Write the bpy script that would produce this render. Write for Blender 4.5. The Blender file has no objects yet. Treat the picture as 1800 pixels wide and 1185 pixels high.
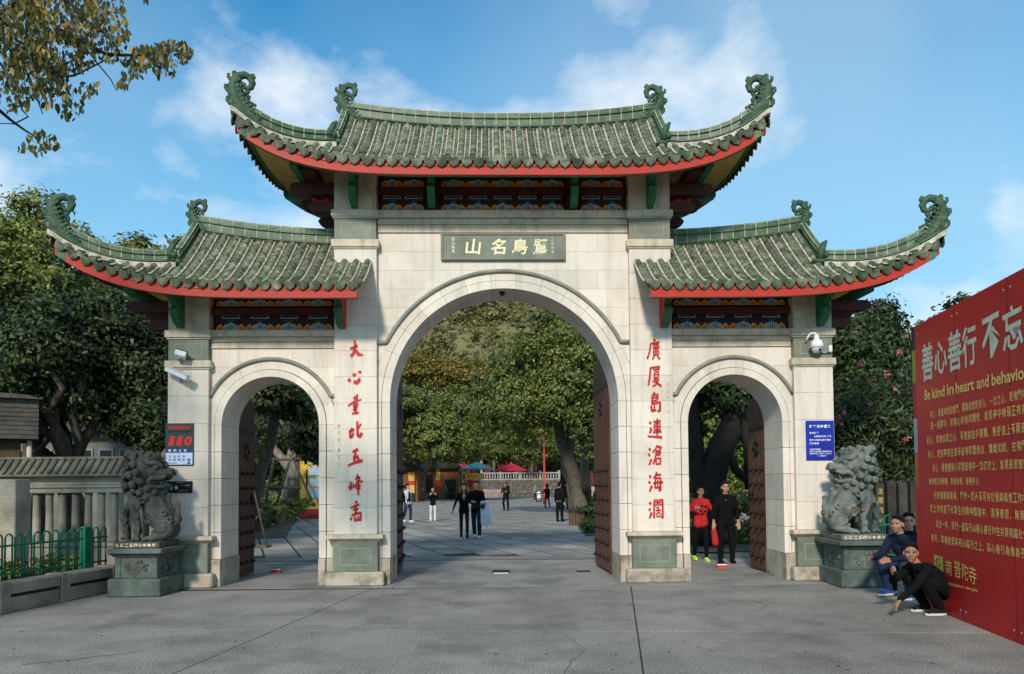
import bpy, bmesh, math, random
import numpy as np
from mathutils import Vector, Matrix

S = bpy.context.scene
COL = S.collection
PI = math.pi
R = math.radians

# ------------------------------------------------------------------ camera
F_PX, TILT, ROLL, EYE = 1300.0, R(2.0), R(0.5), 1.65
cam_d = bpy.data.cameras.new('camera')
cam_d.sensor_width = 36.0
cam_d.lens = 36.0 * F_PX / 1800.0
cam_d.shift_y = (852.0 - F_PX * math.tan(TILT) - 592.5) / 1800.0
cam_d.clip_start = 0.1
cam_d.clip_end = 3000.0
cam = bpy.data.objects.new('camera', cam_d)
COL.objects.link(cam)
cam.matrix_world = Matrix.Translation((0, 0, EYE)) @ (Matrix.Rotation(TILT, 4, 'X') @ Matrix.Rotation(ROLL, 4, 'Y')) @ Matrix.Rotation(PI / 2, 4, 'X')
S.camera = cam

# ------------------------------------------------------------------ sky and sun
SUN_EL, SUN_AZ = R(31), R(12)          # sun behind the camera, a little to the left
sun_dir = Vector((-math.sin(SUN_AZ) * math.cos(SUN_EL), -math.cos(SUN_AZ) * math.cos(SUN_EL), math.sin(SUN_EL)))
W = bpy.data.worlds.new('World')
S.world = W
W.use_nodes = True
nt = W.node_tree
nt.nodes.clear()
N = nt.nodes.new
out = N('ShaderNodeOutputWorld')
bg = N('ShaderNodeBackground')
sky = N('ShaderNodeTexSky')
sky.sky_type = 'NISHITA'
sky.sun_disc = False
sky.sun_elevation = SUN_EL
sky.sun_rotation = PI + SUN_AZ
sky.air_density = 1.0
sky.dust_density = 0.6
sky.ozone_density = 2.0
tc = N('ShaderNodeTexCoord')
mp = N('ShaderNodeMapping'); mp.inputs['Scale'].default_value = (1.0, 1.0, 1.7); mp.inputs['Location'].default_value = (1.5, 0.75, 2.25)
nz = N('ShaderNodeTexNoise'); nz.inputs['Scale'].default_value = 3.3; nz.inputs['Detail'].default_value = 9; nz.inputs['Roughness'].default_value = 0.55
nz.inputs['Distortion'].default_value = 0.1
cr = N('ShaderNodeValToRGB')
cr.color_ramp.elements[0].position = 0.475; cr.color_ramp.elements[0].color = (0, 0, 0, 1)
cr.color_ramp.elements[1].position = 0.68; cr.color_ramp.elements[1].color = (0.96, 0.96, 0.96, 1)
nz2 = N('ShaderNodeTexNoise'); nz2.inputs['Scale'].default_value = 1.1; nz2.inputs['Detail'].default_value = 4
mp2 = N('ShaderNodeMapping'); mp2.inputs['Location'].default_value = (2.7, 3.2, 1.3)
cr2 = N('ShaderNodeValToRGB')
cr2.color_ramp.elements[0].position = 0.34; cr2.color_ramp.elements[0].color = (0, 0, 0, 1)
cr2.color_ramp.elements[1].position = 0.66; cr2.color_ramp.elements[1].color = (0.50, 0.50, 0.50, 1)
sep = N('ShaderNodeSeparateXYZ')
hz = N('ShaderNodeMapRange'); hz.inputs['From Min'].default_value = 0.56; hz.inputs['From Max'].default_value = 0.0
hz.inputs['To Min'].default_value = 0.0; hz.inputs['To Max'].default_value = 0.92
tint = N('ShaderNodeMixRGB'); tint.blend_type = 'MULTIPLY'; tint.inputs['Fac'].default_value = 1.0
tint.inputs['Color2'].default_value = (0.17, 0.98, 1.25, 1)
mxh = N('ShaderNodeMixRGB'); mxh.inputs['Color2'].default_value = (2.3, 4.5, 5.8, 1)
mx2 = N('ShaderNodeMixRGB'); mx2.inputs['Color2'].default_value = (3.9, 5.1, 5.8, 1)
mx1 = N('ShaderNodeMixRGB'); mx1.inputs['Color2'].default_value = (6.6, 6.8, 6.9, 1)
L = nt.links.new
L(tc.outputs['Generated'], mp.inputs['Vector']); L(mp.outputs[0], nz.inputs['Vector']); L(nz.outputs['Fac'], cr.inputs['Fac'])
L(tc.outputs['Generated'], mp2.inputs['Vector']); L(mp2.outputs[0], nz2.inputs['Vector']); L(nz2.outputs['Fac'], cr2.inputs['Fac'])
L(tc.outputs['Generated'], sep.inputs[0]); L(sep.outputs['Z'], hz.inputs['Value'])
L(sky.outputs[0], tint.inputs['Color1'])
L(hz.outputs[0], mxh.inputs['Fac']); L(tint.outputs[0], mxh.inputs['Color1'])
L(cr2.outputs[0], mx2.inputs['Fac']); L(mxh.outputs[0], mx2.inputs['Color1'])
L(cr.outputs[0], mx1.inputs['Fac']); L(mx2.outputs[0], mx1.inputs['Color1'])
L(mx1.outputs[0], bg.inputs['Color']); L(bg.outputs[0], out.inputs['Surface'])
bg.inputs['Strength'].default_value = 0.11

sl = bpy.data.lights.new('sun', 'SUN')
sl.energy = 2.6
sl.angle = R(6)
sl.color = (1.0, 0.89, 0.76)
sun = bpy.data.objects.new('sun', sl)
COL.objects.link(sun)
sun.location = (0, -5, 20)
sun.rotation_euler = sun_dir.to_track_quat('Z', 'Y').to_euler()

S.view_settings.view_transform = 'Standard'
S.view_settings.look = 'None'
S.view_settings.exposure = 0.5
S.view_settings.gamma = 1.0
S.view_settings.use_curve_mapping = False
S.render.engine = 'CYCLES'
S.cycles.max_bounces = 6
S.cycles.transparent_max_bounces = 6
S.cycles.use_denoising = True

# ------------------------------------------------------------------ pixel <-> world helpers (authoring only: everything stands at its own depth)
_ct, _st = math.cos(TILT), math.sin(TILT)
_f = Vector((0, _ct, _st)); _u = Vector((0, -_st, _ct)); _r = Vector((1, 0, 0))
_c, _s = math.cos(ROLL), math.sin(ROLL)
_R = _r * _c - _u * _s
_U = _u * _c + _r * _s
_PY = 852.0 - F_PX * math.tan(TILT)

def _ray(px, py):
    return _f + _R * ((px - 900.0) / F_PX) + _U * ((_PY - py) / F_PX)

def at(px, py, Y):
    d = _ray(px, py)
    return d * (Y / d.y) + Vector((0, 0, EYE))

def gnd(px, py, z=0.0):
    d = _ray(px, py)
    return d * ((z - EYE) / d.z) + Vector((0, 0, EYE))

# ------------------------------------------------------------------ materials
MATS = {}

def _ramp(nt, c0, c1, p0=0.3, p1=0.7):
    r = nt.nodes.new('ShaderNodeValToRGB')
    r.color_ramp.elements[0].position = p0
    r.color_ramp.elements[0].color = (*c0, 1)
    r.color_ramp.elements[1].position = p1
    r.color_ramp.elements[1].color = (*c1, 1)
    return r

def mat(name, col, col2=None, scale=6.0, rough=0.75, bump=0.0, bscale=40.0, metal=0.0, spec=0.3, speck=0.0, speck_scale=260.0,
        per_obj=0.0, streak=None, streak_amt=0.0, detail=5, p0=0.35, p1=0.65, stretch=(1, 1, 1), attr=None, attr_amt=0.0, trans=0.0, coat=0.0, stain=None, stain_scale=0.8, stain_amt=0.0):
    if name in MATS:
        return MATS[name]
    m = bpy.data.materials.new(name)
    m.use_nodes = True
    nt = m.node_tree
    b = nt.nodes['Principled BSDF']
    b.inputs['Roughness'].default_value = rough
    b.inputs['Metallic'].default_value = metal
    b.inputs['Specular IOR Level'].default_value = spec
    if coat:
        b.inputs['Coat Weight'].default_value = coat
        b.inputs['Coat Roughness'].default_value = 0.25
    geo = nt.nodes.new('ShaderNodeNewGeometry')
    mp = nt.nodes.new('ShaderNodeMapping'); mp.inputs['Scale'].default_value = stretch
    nt.links.new(geo.outputs['Position'], mp.inputs['Vector'])
    cur = None
    def noise(sc, det=5, src=None, ro=0.55):
        n = nt.nodes.new('ShaderNodeTexNoise')
        n.inputs['Scale'].default_value = sc
        n.inputs['Detail'].default_value = det
        n.inputs['Roughness'].default_value = ro
        nt.links.new((src or mp).outputs[0], n.inputs['Vector'])
        return n
    def mix(fac, a, c, mode='MIX', facval=None):
        x = nt.nodes.new('ShaderNodeMixRGB'); x.blend_type = mode
        if fac is not None: nt.links.new(fac, x.inputs['Fac'])
        if facval is not None: x.inputs['Fac'].default_value = facval
        if hasattr(a, 'name') or hasattr(a, 'links'): nt.links.new(a, x.inputs['Color1'])
        else: x.inputs['Color1'].default_value = (*a, 1)
        if hasattr(c, 'links'): nt.links.new(c, x.inputs['Color2'])
        else: x.inputs['Color2'].default_value = (*c, 1)
        return x.outputs[0]
    n1 = noise(scale, detail)
    r = _ramp(nt, col, col2 or tuple(v * 0.82 for v in col), p0, p1)
    nt.links.new(n1.outputs['Fac'], r.inputs['Fac'])
    cur = r.outputs[0]
    if speck:
        n2 = noise(speck_scale, 2)
        r2 = _ramp(nt, (1 - speck,) * 3, (1 + speck * .35,) * 3, 0.36, 0.56)
        nt.links.new(n2.outputs['Fac'], r2.inputs['Fac'])
        cur = mix(None, cur, r2.outputs[0], 'MULTIPLY', 1.0)
    if streak is not None:
        mp3 = nt.nodes.new('ShaderNodeMapping'); mp3.inputs['Scale'].default_value = (5, 5, 0.45)
        nt.links.new(geo.outputs['Position'], mp3.inputs['Vector'])
        n3 = noise(1.6, 6, mp3)
        r3 = _ramp(nt, (0, 0, 0), (streak_amt,) * 3, 0.5, 0.75)
        nt.links.new(n3.outputs['Fac'], r3.inputs['Fac'])
        cur = mix(r3.outputs[0], cur, streak)
    if stain is not None:
        n4 = noise(stain_scale, 8, None, 0.65)
        r4 = _ramp(nt, (0, 0, 0), (stain_amt,) * 3, 0.48, 0.66)
        nt.links.new(n4.outputs['Fac'], r4.inputs['Fac'])
        cur = mix(r4.outputs[0], cur, stain)
    if attr is not None:
        at_ = nt.nodes.new('ShaderNodeAttribute'); at_.attribute_name = 'rnd'
        r5 = _ramp(nt, (0, 0, 0), (1, 1, 1), 1 - attr_amt - .02, 1 - attr_amt + .1)
        nt.links.new(at_.outputs['Fac'], r5.inputs['Fac'])
        cur = mix(r5.outputs[0], cur, attr)
        r6 = _ramp(nt, (.62,) * 3, (1.35,) * 3, 0.0, 1.0)
        ml = nt.nodes.new('ShaderNodeMath'); ml.operation = 'MULTIPLY'; ml.inputs[1].default_value = 7.31
        fr = nt.nodes.new('ShaderNodeMath'); fr.operation = 'FRACT'
        nt.links.new(at_.outputs['Fac'], ml.inputs[0]); nt.links.new(ml.outputs[0], fr.inputs[0]); nt.links.new(fr.outputs[0], r6.inputs['Fac'])
        cur = mix(None, cur, r6.outputs[0], 'MULTIPLY', 1.0)
    if per_obj:
        oi = nt.nodes.new('ShaderNodeObjectInfo')
        rp = _ramp(nt, (1 - per_obj,) * 3, (1 + per_obj * .6,) * 3, 0, 1)
        nt.links.new(oi.outputs['Random'], rp.inputs['Fac'])
        cur = mix(None, cur, rp.outputs[0], 'MULTIPLY', 1.0)
    nt.links.new(cur, b.inputs['Base Color'])
    if bump:
        nb = noise(bscale, 4)
        bp = nt.nodes.new('ShaderNodeBump')
        bp.inputs['Strength'].default_value = bump
        bp.inputs['Distance'].default_value = 0.02
        nt.links.new(nb.outputs['Fac'], bp.inputs['Height'])
        nt.links.new(bp.outputs[0], b.inputs['Normal'])
    if trans:
        tr = nt.nodes.new('ShaderNodeBsdfTranslucent')
        nt.links.new(cur, tr.inputs['Color'])
        ms = nt.nodes.new('ShaderNodeMixShader'); ms.inputs[0].default_value = trans
        nt.links.new(b.outputs[0], ms.inputs[1]); nt.links.new(tr.outputs[0], ms.inputs[2])
        nt.links.new(ms.outputs[0], nt.nodes['Material Output'].inputs['Surface'])
    MATS[name] = m
    return m

# ------------------------------------------------------------------ mesh builder
class MB:
    def __init__(s):
        s.v = []; s.f = []; s.m = []; s.sm = []
    def add(s, vs, fs, m=0, smooth=False):
        b = len(s.v)
        s.v.extend([tuple(v) for v in vs])
        for f in fs:
            s.f.append(tuple(b + i for i in f)); s.m.append(m); s.sm.append(smooth)
        return s
    def box(s, x0, x1, y0, y1, z0, z1, m=0, c=0.0):
        if c <= 0:
            vs = [(x0, y0, z0), (x1, y0, z0), (x1, y1, z0), (x0, y1, z0), (x0, y0, z1), (x1, y0, z1), (x1, y1, z1), (x0, y1, z1)]
            return s.add(vs, [(0, 3, 2, 1), (4, 5, 6, 7), (0, 1, 5, 4), (1, 2, 6, 5), (2, 3, 7, 6), (3, 0, 4, 7)], m)
        vs = []
        X, Y, Z = (x0, x1), (y0, y1), (z0, z1)
        idx = {}
        for i in (0, 1):
            for j in (0, 1):
                for k in (0, 1):
                    p = [X[i], Y[j], Z[k]]
                    sg = (1 if i == 0 else -1, 1 if j == 0 else -1, 1 if k == 0 else -1)
                    for a in range(3):
                        q = list(p)
                        for b_ in range(3):
                            if b_ != a: q[b_] += sg[b_] * c
                        idx[(i, j, k, a)] = len(vs); vs.append(q)
        fs = []
        g = lambda i, j, k, a: idx[(i, j, k, a)]
        fs.append((g(0,0,0,0), g(0,0,1,0), g(0,1,1,0), g(0,1,0,0))); fs.append((g(1,0,0,0), g(1,1,0,0), g(1,1,1,0), g(1,0,1,0)))
        fs.append((g(0,0,0,1), g(1,0,0,1), g(1,0,1,1), g(0,0,1,1))); fs.append((g(0,1,0,1), g(0,1,1,1), g(1,1,1,1), g(1,1,0,1)))
        fs.append((g(0,0,0,2), g(0,1,0,2), g(1,1,0,2), g(1,0,0,2))); fs.append((g(0,0,1,2), g(1,0,1,2), g(1,1,1,2), g(0,1,1,2)))
        for i in (0, 1):
            for j in (0, 1):
                fs.append((g(i,j,0,0), g(i,j,1,0), g(i,j,1,1), g(i,j,0,1)))
                fs.append((g(i,0,j,0), g(i,1,j,0), g(i,1,j,2), g(i,0,j,2)))
                fs.append((g(0,i,j,1), g(1,i,j,1), g(1,i,j,2), g(0,i,j,2)))
                for k in (0, 1):
                    fs.append((g(i,j,k,0), g(i,j,k,1), g(i,j,k,2)))
        return s.add(vs, fs, m)
    def prism(s, pts, y0, y1, m=0, plane='xz'):
        n = len(pts)
        if plane == 'xz': vs = [(p[0], y0, p[1]) for p in pts] + [(p[0], y1, p[1]) for p in pts]
        elif plane == 'yz': vs = [(y0, p[0], p[1]) for p in pts] + [(y1, p[0], p[1]) for p in pts]
        else: vs = [(p[0], p[1], y0) for p in pts] + [(p[0], p[1], y1) for p in pts]
        fs = [tuple(range(n)), tuple(range(2 * n - 1, n - 1, -1))] + [(i, i + n, (i + 1) % n + n, (i + 1) % n) for i in range(n)]
        return s.add(vs, fs, m)
    def tube(s, pts, rad, n=8, m=0, smooth=True, caps=True, flat=1.0):
        pts = [Vector(p) for p in pts]
        if not hasattr(rad, '__len__'): rad = [rad] * len(pts)
        vs = []; up = None
        for i, p in enumerate(pts):
            d = (pts[min(i + 1, len(pts) - 1)] - pts[max(i - 1, 0)]).normalized()
            if up is None:
                up = Vector((0, 1, 0)) if abs(d.y) < .9 else Vector((1, 0, 0))
            a = d.cross(up)
            if a.length < 1e-5: a = d.cross(Vector((1, 0, .1)))
            a.normalize(); b = a.cross(d).normalized(); up = b
            for k in range(n):
                t = 2 * PI * k / n
                vs.append(p + (a * math.cos(t) + b * math.sin(t) * flat) * rad[i])
        fs = []
        for i in range(len(pts) - 1):
            for k in range(n):
                fs.append((i * n + k, i * n + (k + 1) % n, (i + 1) * n + (k + 1) % n, (i + 1) * n + k))
        if caps:
            fs.append(tuple(range(n - 1, -1, -1))); e = (len(pts) - 1) * n
            fs.append(tuple(e + k for k in range(n)))
        return s.add(vs, fs, m, smooth)
    def ell(s, c, r, m=0, nu=10, nv=7, rot=None, smooth=True):
        if not hasattr(r, '__len__'): r = (r, r, r)
        vs = [Vector((0, 0, r[2]))]
        for j in range(1, nv):
            a = PI * j / nv
            for i in range(nu):
                b = 2 * PI * i / nu
                vs.append(Vector((r[0] * math.sin(a) * math.cos(b), r[1] * math.sin(a) * math.sin(b), r[2] * math.cos(a))))
        vs.append(Vector((0, 0, -r[2])))
        if rot is not None: vs = [rot @ v for v in vs]
        vs = [v + Vector(c) for v in vs]
        fs = [(0, 1 + i, 1 + (i + 1) % nu) for i in range(nu)]
        for j in range(nv - 2):
            for i in range(nu):
                a = 1 + j * nu + i; b = 1 + j * nu + (i + 1) % nu
                fs.append((a, a + nu, b + nu, b))
        e = len(vs) - 1; q = 1 + (nv - 2) * nu
        fs += [(q + (i + 1) % nu, q + i, e) for i in range(nu)]
        return s.add(vs, fs, m, smooth)
    def cap(s, p0, r0, p1, r1, m=0, n=10):
        # tapered capsule
        p0 = Vector(p0); p1 = Vector(p1); d = p1 - p0; L_ = max(d.length, 1e-6); d = d / L_
        pts = [p0 - d * r0 * .98, p0 - d * r0 * .72, p0 - d * r0 * .3, p0 + d * min(.0, L_), p1, p1 + d * r1 * .3, p1 + d * r1 * .72, p1 + d * r1 * .98]
        return s.tube(pts, [r0 * .2, r0 * .7, r0 * .95, r0, r1, r1 * .95, r1 * .7, r1 * .2], n, m)
    def mesh(s, name, mats):
        me = bpy.data.meshes.new(name)
        me.from_pydata(s.v, [], s.f)
        for mm in mats: me.materials.append(mm)
        me.polygons.foreach_set('material_index', s.m)
        me.polygons.foreach_set('use_smooth', s.sm)
        me.update()
        return me
    def build(s, name, mats, parent=None, loc=None, rot=None):
        if not hasattr(mats, '__len__'): mats = [mats]
        return link(name, s.mesh(name, mats), parent, loc, rot)

def link(name, me, parent=None, loc=None, rot=None):
    o = bpy.data.objects.new(name, me)
    COL.objects.link(o)
    if parent is not None: o.parent = parent
    if loc is not None: o.location = loc
    if rot is not None: o.rotation_euler = rot
    return o

def thing(name, label, cat, loc=(0, 0, 0), rz=0.0, group=None):
    o = bpy.data.objects.new(name, None)
    COL.objects.link(o)
    o.location = loc; o.rotation_euler = (0, 0, rz)
    o.empty_display_size = .2
    return tag(o, label, cat, group)

def tag(o, label=None, cat=None, group=None, kind=None):
    if label: o['label'] = label
    if cat: o['category'] = cat
    if group: o['group'] = group
    if kind: o['kind'] = kind
    return o

def dup(root, loc=None, rz=None, label=None):
    def cp(o, par):
        c = o.copy(); COL.objects.link(c); c.parent = par
        for ch in [q for q in bpy.data.objects if q.parent == o]: cp(ch, c)
        return c
    kids = [q for q in bpy.data.objects if q.parent == root]
    r = root.copy(); COL.objects.link(r)
    for k in kids: cp(k, r)
    if loc is not None: r.location = loc
    if rz is not None: r.rotation_euler = (0, 0, rz)
    if label: r['label'] = label
    return r

TS = bpy.data.scenes.new('workbench')     # scratch scene for evaluating modifiers and glyphs quickly
TV = TS.view_layers[0]

def remesh(mb, voxel, smooth=2, name='m', mats=(), decimate=None, sf=.5):
    me = mb.mesh(name + '_src', [])
    o = bpy.data.objects.new('tmp', me); TS.collection.objects.link(o)
    r = o.modifiers.new('r', 'REMESH'); r.mode = 'VOXEL'; r.voxel_size = voxel; r.use_smooth_shade = True
    if smooth:
        q = o.modifiers.new('s', 'SMOOTH'); q.iterations = smooth; q.factor = sf
    if decimate:
        q = o.modifiers.new('d', 'DECIMATE'); q.ratio = decimate
    TV.update()
    out = bpy.data.meshes.new_from_object(o.evaluated_get(TV.depsgraph))
    bpy.data.objects.remove(o); bpy.data.meshes.remove(me)
    out.name = name
    out.materials.clear()
    for mm in mats: out.materials.append(mm)
    out.polygons.foreach_set('use_smooth', [True] * len(out.polygons))
    return out

_GL = {}
def text_raw(s, off=0.0, res=None):
    if res is None: res = 5 if s.isascii() else 1
    k = (s, off, res)
    if k not in _GL: _GL[k] = _text_raw(s, off, res)
    return _GL[k]
def _text_raw(s, off=0.0, res=1):
    """outline of a glyph run as (verts, faces), em size 1, flat in xy"""
    c = bpy.data.curves.new('t', 'FONT'); c.body = s; c.resolution_u = res; c.offset = off; c.fill_mode = 'FRONT'
    o = bpy.data.objects.new('t', c); TS.collection.objects.link(o)
    TV.update()
    m = bpy.data.meshes.new_from_object(o.evaluated_get(TV.depsgraph))
    vs = [(v.co.x, v.co.y) for v in m.vertices]; fs = [tuple(p.vertices) for p in m.polygons]
    bpy.data.objects.remove(o); bpy.data.curves.remove(c); bpy.data.meshes.remove(m)
    return vs, fs

def put_text(mb, s, x0, z0, w, h, y, m=0, off=0.0, shear=0.0, fn=None, adv=None):
    """glyph run fitted into the box x0..x0+w, z0..z0+h on the plane y (facing -y); fn maps (u,v) to a 3-D point"""
    vs, fs = text_raw(s, off)
    if not vs: return
    xs = [v[0] for v in vs]; ys = [v[1] for v in vs]
    a, b, c, d = min(xs), max(xs), min(ys), max(ys)
    out = []
    for (px, py) in vs:
        u = (px - a) / max(b - a, 1e-6) * w; v = (py - c) / max(d - c, 1e-6) * h
        u += shear * v
        out.append(fn(x0 + u, z0 + v) if fn else (x0 + u, y, z0 + v))
    mb.add(out, fs, m)

def strokes(mb, spec, x0, z0, w, h, y, th=.006, m=0):
    """brush strokes: 'x,y,w x,y,w ...' on a 0..10 grid (y up), one string per stroke"""
    for st in spec.split('|'):
        pts = [tuple(float(q) for q in p.split(',')) for p in st.split()]
        P = []
        # smooth the polyline
        for i in range(len(pts) - 1):
            a, b = pts[i], pts[i + 1]
            for k in range(3):
                t = k / 3
                P.append(tuple(a[j] * (1 - t) + b[j] * t for j in range(3)))
        P.append(pts[-1])
        left, right = [], []
        for i, p in enumerate(P):
            q0, q1 = P[max(i - 1, 0)], P[min(i + 1, len(P) - 1)]
            dx, dz = q1[0] - q0[0], q1[1] - q0[1]
            l = math.hypot(dx, dz) or 1
            nx, nz = -dz / l * p[2] / 2, dx / l * p[2] / 2
            left.append((p[0] + nx, p[1] + nz)); right.append((p[0] - nx, p[1] - nz))
        n = len(P)
        M = lambda q: (x0 + q[0] / 10 * w, z0 + q[1] / 10 * h)
        vs = []
        for yy in (y, y + th):
            for q in left: X = M(q); vs.append((X[0], yy, X[1]))
            for q in right: X = M(q); vs.append((X[0], yy, X[1]))
        fs = []
        for i in range(n - 1):
            fs.append((i, i + 1, n + i + 1, n + i))
            fs.append((i, 2 * n + i, 2 * n + i + 1, i + 1))
            fs.append((n + i, n + i + 1, 3 * n + i + 1, 3 * n + i))
        fs.append((0, n, 3 * n, 2 * n)); fs.append((n - 1, 3 * n - 1, 4 * n - 1, 2 * n - 1)) if False else None
        mb.add(vs, [f for f in fs if f], m)
# ------------------------------------------------------------------ palette
granite = mat('granite', (.75, .67, .575), (.68, .605, .515), 1.3, .82, .12, 60, spec=.2, speck=.14, speck_scale=85, per_obj=.075, streak=(.30, .26, .21), streak_amt=.36, stain=(.40, .345, .28), stain_scale=1.7, stain_amt=.26)
granite_d = mat('granite_worn', (.50, .45, .36), (.36, .31, .235), 2.6, .85, .3, 30, speck=.2, speck_scale=90, per_obj=.10, stain=(.16, .125, .08), stain_scale=3.0, stain_amt=.85)
band_m = mat('granite_band', (.66, .56, .43), (.55, .46, .35), 2.0, .8, .15, 50, speck=.2, speck_scale=90, streak=(.18, .155, .12), streak_amt=.55, stain=(.22, .19, .15), stain_scale=3, stain_amt=.5)
hood_m = mat('hood_stone', (.20, .20, .165), (.29, .28, .23), 4, .85, .2, 40, speck=.2, speck_scale=100)
mortar = mat('joint_mortar', (.54, .47, .38), None, 9, .95)
greenstone = mat('green_stone', (.185, .215, .17), (.135, .155, .12), 3.5, .55, .1, 60, speck=.28, speck_scale=110, stain=(.28, .29, .25), stain_scale=2.2, stain_amt=.4)
greyst = mat('olive_stone', (.215, .215, .165), (.165, .17, .13), 3.5, .6, .1, 60, speck=.25, speck_scale=110)
lineg = mat('incised_line', (.36, .40, .34))
tile_g = mat('glazed_tile', (.036, .066, .030), (.165, .185, .115), 7.0, .5, .35, 45, spec=.3, per_obj=.34, stain=(.36, .34, .24), stain_scale=5, stain_amt=.7, p0=.38, p1=.72)
ridge_g = mat('ridge_tile_glaze', (.032, .088, .040), (.075, .125, .060), 5.0, .45, .18, 35, spec=.35, per_obj=.30, stain=(.21, .215, .13), stain_scale=6, stain_amt=.55)
trim_g = mat('dark_green_trim', (.022, .06, .036), (.05, .085, .05), 6, .4, .2, 40, spec=.5)
finial_g = mat('finial_glaze', (.016, .055, .028), (.060, .105, .055), 12, .5, .6, 45, spec=.3)
pan_m = mat('pan_tile_shaded', (.045, .046, .032), (.15, .14, .10), 14, .8, .4, 60, stain=(.33, .31, .25), stain_scale=13, stain_amt=.55)  # base darkened: shadow between the cover rows is put into the colour
mort_w = mat('roof_mortar', (.58, .55, .43), (.30, .29, .20), 9, .95, .3, 50)
red_b = mat('fascia_red', (.46, .030, .016), (.36, .022, .012), 5, .55, .08, 30, stain=(.28, .10, .06), stain_scale=5, stain_amt=.35)
dkred = mat('dark_red_wood', (.085, .018, .013), (.05, .012, .010), 6, .6, .1, 30)
soff_y = mat('soffit_ochre', (.74, .50, .17), (.62, .40, .12), 4, .8)
brk_g = mat('bracket_green', (.025, .17, .075), (.018, .11, .05), 6, .5)
navy = mat('frieze_dark', (.022, .018, .022), (.03, .016, .014), 5, .7)
orange = mat('frieze_orange', (.80, .38, .08), (.62, .26, .05), 14, .6)
paleb = mat('frieze_pale_blue', (.66, .74, .76), (.30, .46, .58), 18, .6)
teal_f = mat('frieze_teal', (.03, .14, .12))
redp = mat('painted_red', (.56, .025, .022), (.42, .02, .02), 14, .55)
gold = mat('gold_leaf', (.86, .78, .52), (.76, .66, .38), 12, .5)
goldd = mat('faint_gold', (.50, .38, .16))
creamp = mat('cream_letter', (.86, .84, .70))
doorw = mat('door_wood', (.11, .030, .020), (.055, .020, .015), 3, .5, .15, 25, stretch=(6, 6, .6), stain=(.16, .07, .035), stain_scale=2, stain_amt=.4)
doorw2 = mat('door_wood_lit', (.15, .065, .036), (.08, .034, .020), 3, .5, .15, 25, stretch=(6, 6, .6))  # lighter copy of the door wood for right-hand leaves, light put into the colour
iron = mat('dark_iron', (.028, .024, .024), None, 8, .45, metal=.5)
white_pl = mat('white_plastic', (.78, .79, .80), None, 8, .35)
black_pl = mat('black_plastic', (.02, .02, .022), None, 8, .3)
greym = mat('grey_metal', (.33, .34, .35), None, 8, .4, metal=.6)

# ------------------------------------------------------------------ the gateway
GO = Vector((-.13, 12.9, 0)); YAW = R(1.5)
def Gw(x, y, z):
    c, s = math.cos(YAW), math.sin(YAW)
    return GO + Vector((x * c - y * s, x * s + y * c, z))
gate = thing('memorial_gateway', 'white granite temple gateway with three arches under green tiled upswept roofs', 'gateway', GO, YAW)

PA, PB, PC, PD = 2.14, 2.85, 4.93, 5.60
_blk = {}
def stone_block(w, d, h, x, y, z, m=granite, name='stone_block'):
    key = (round(w, 3), round(d, 3), round(h, 3), m.name)
    if key not in _blk:
        b = MB(); b.box(-w / 2, w / 2, -d / 2, d / 2, 0, h, 0, .004); _blk[key] = b.mesh('stone_block', [m])
    return link(name, _blk[key], gate, (x, y, z))

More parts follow.
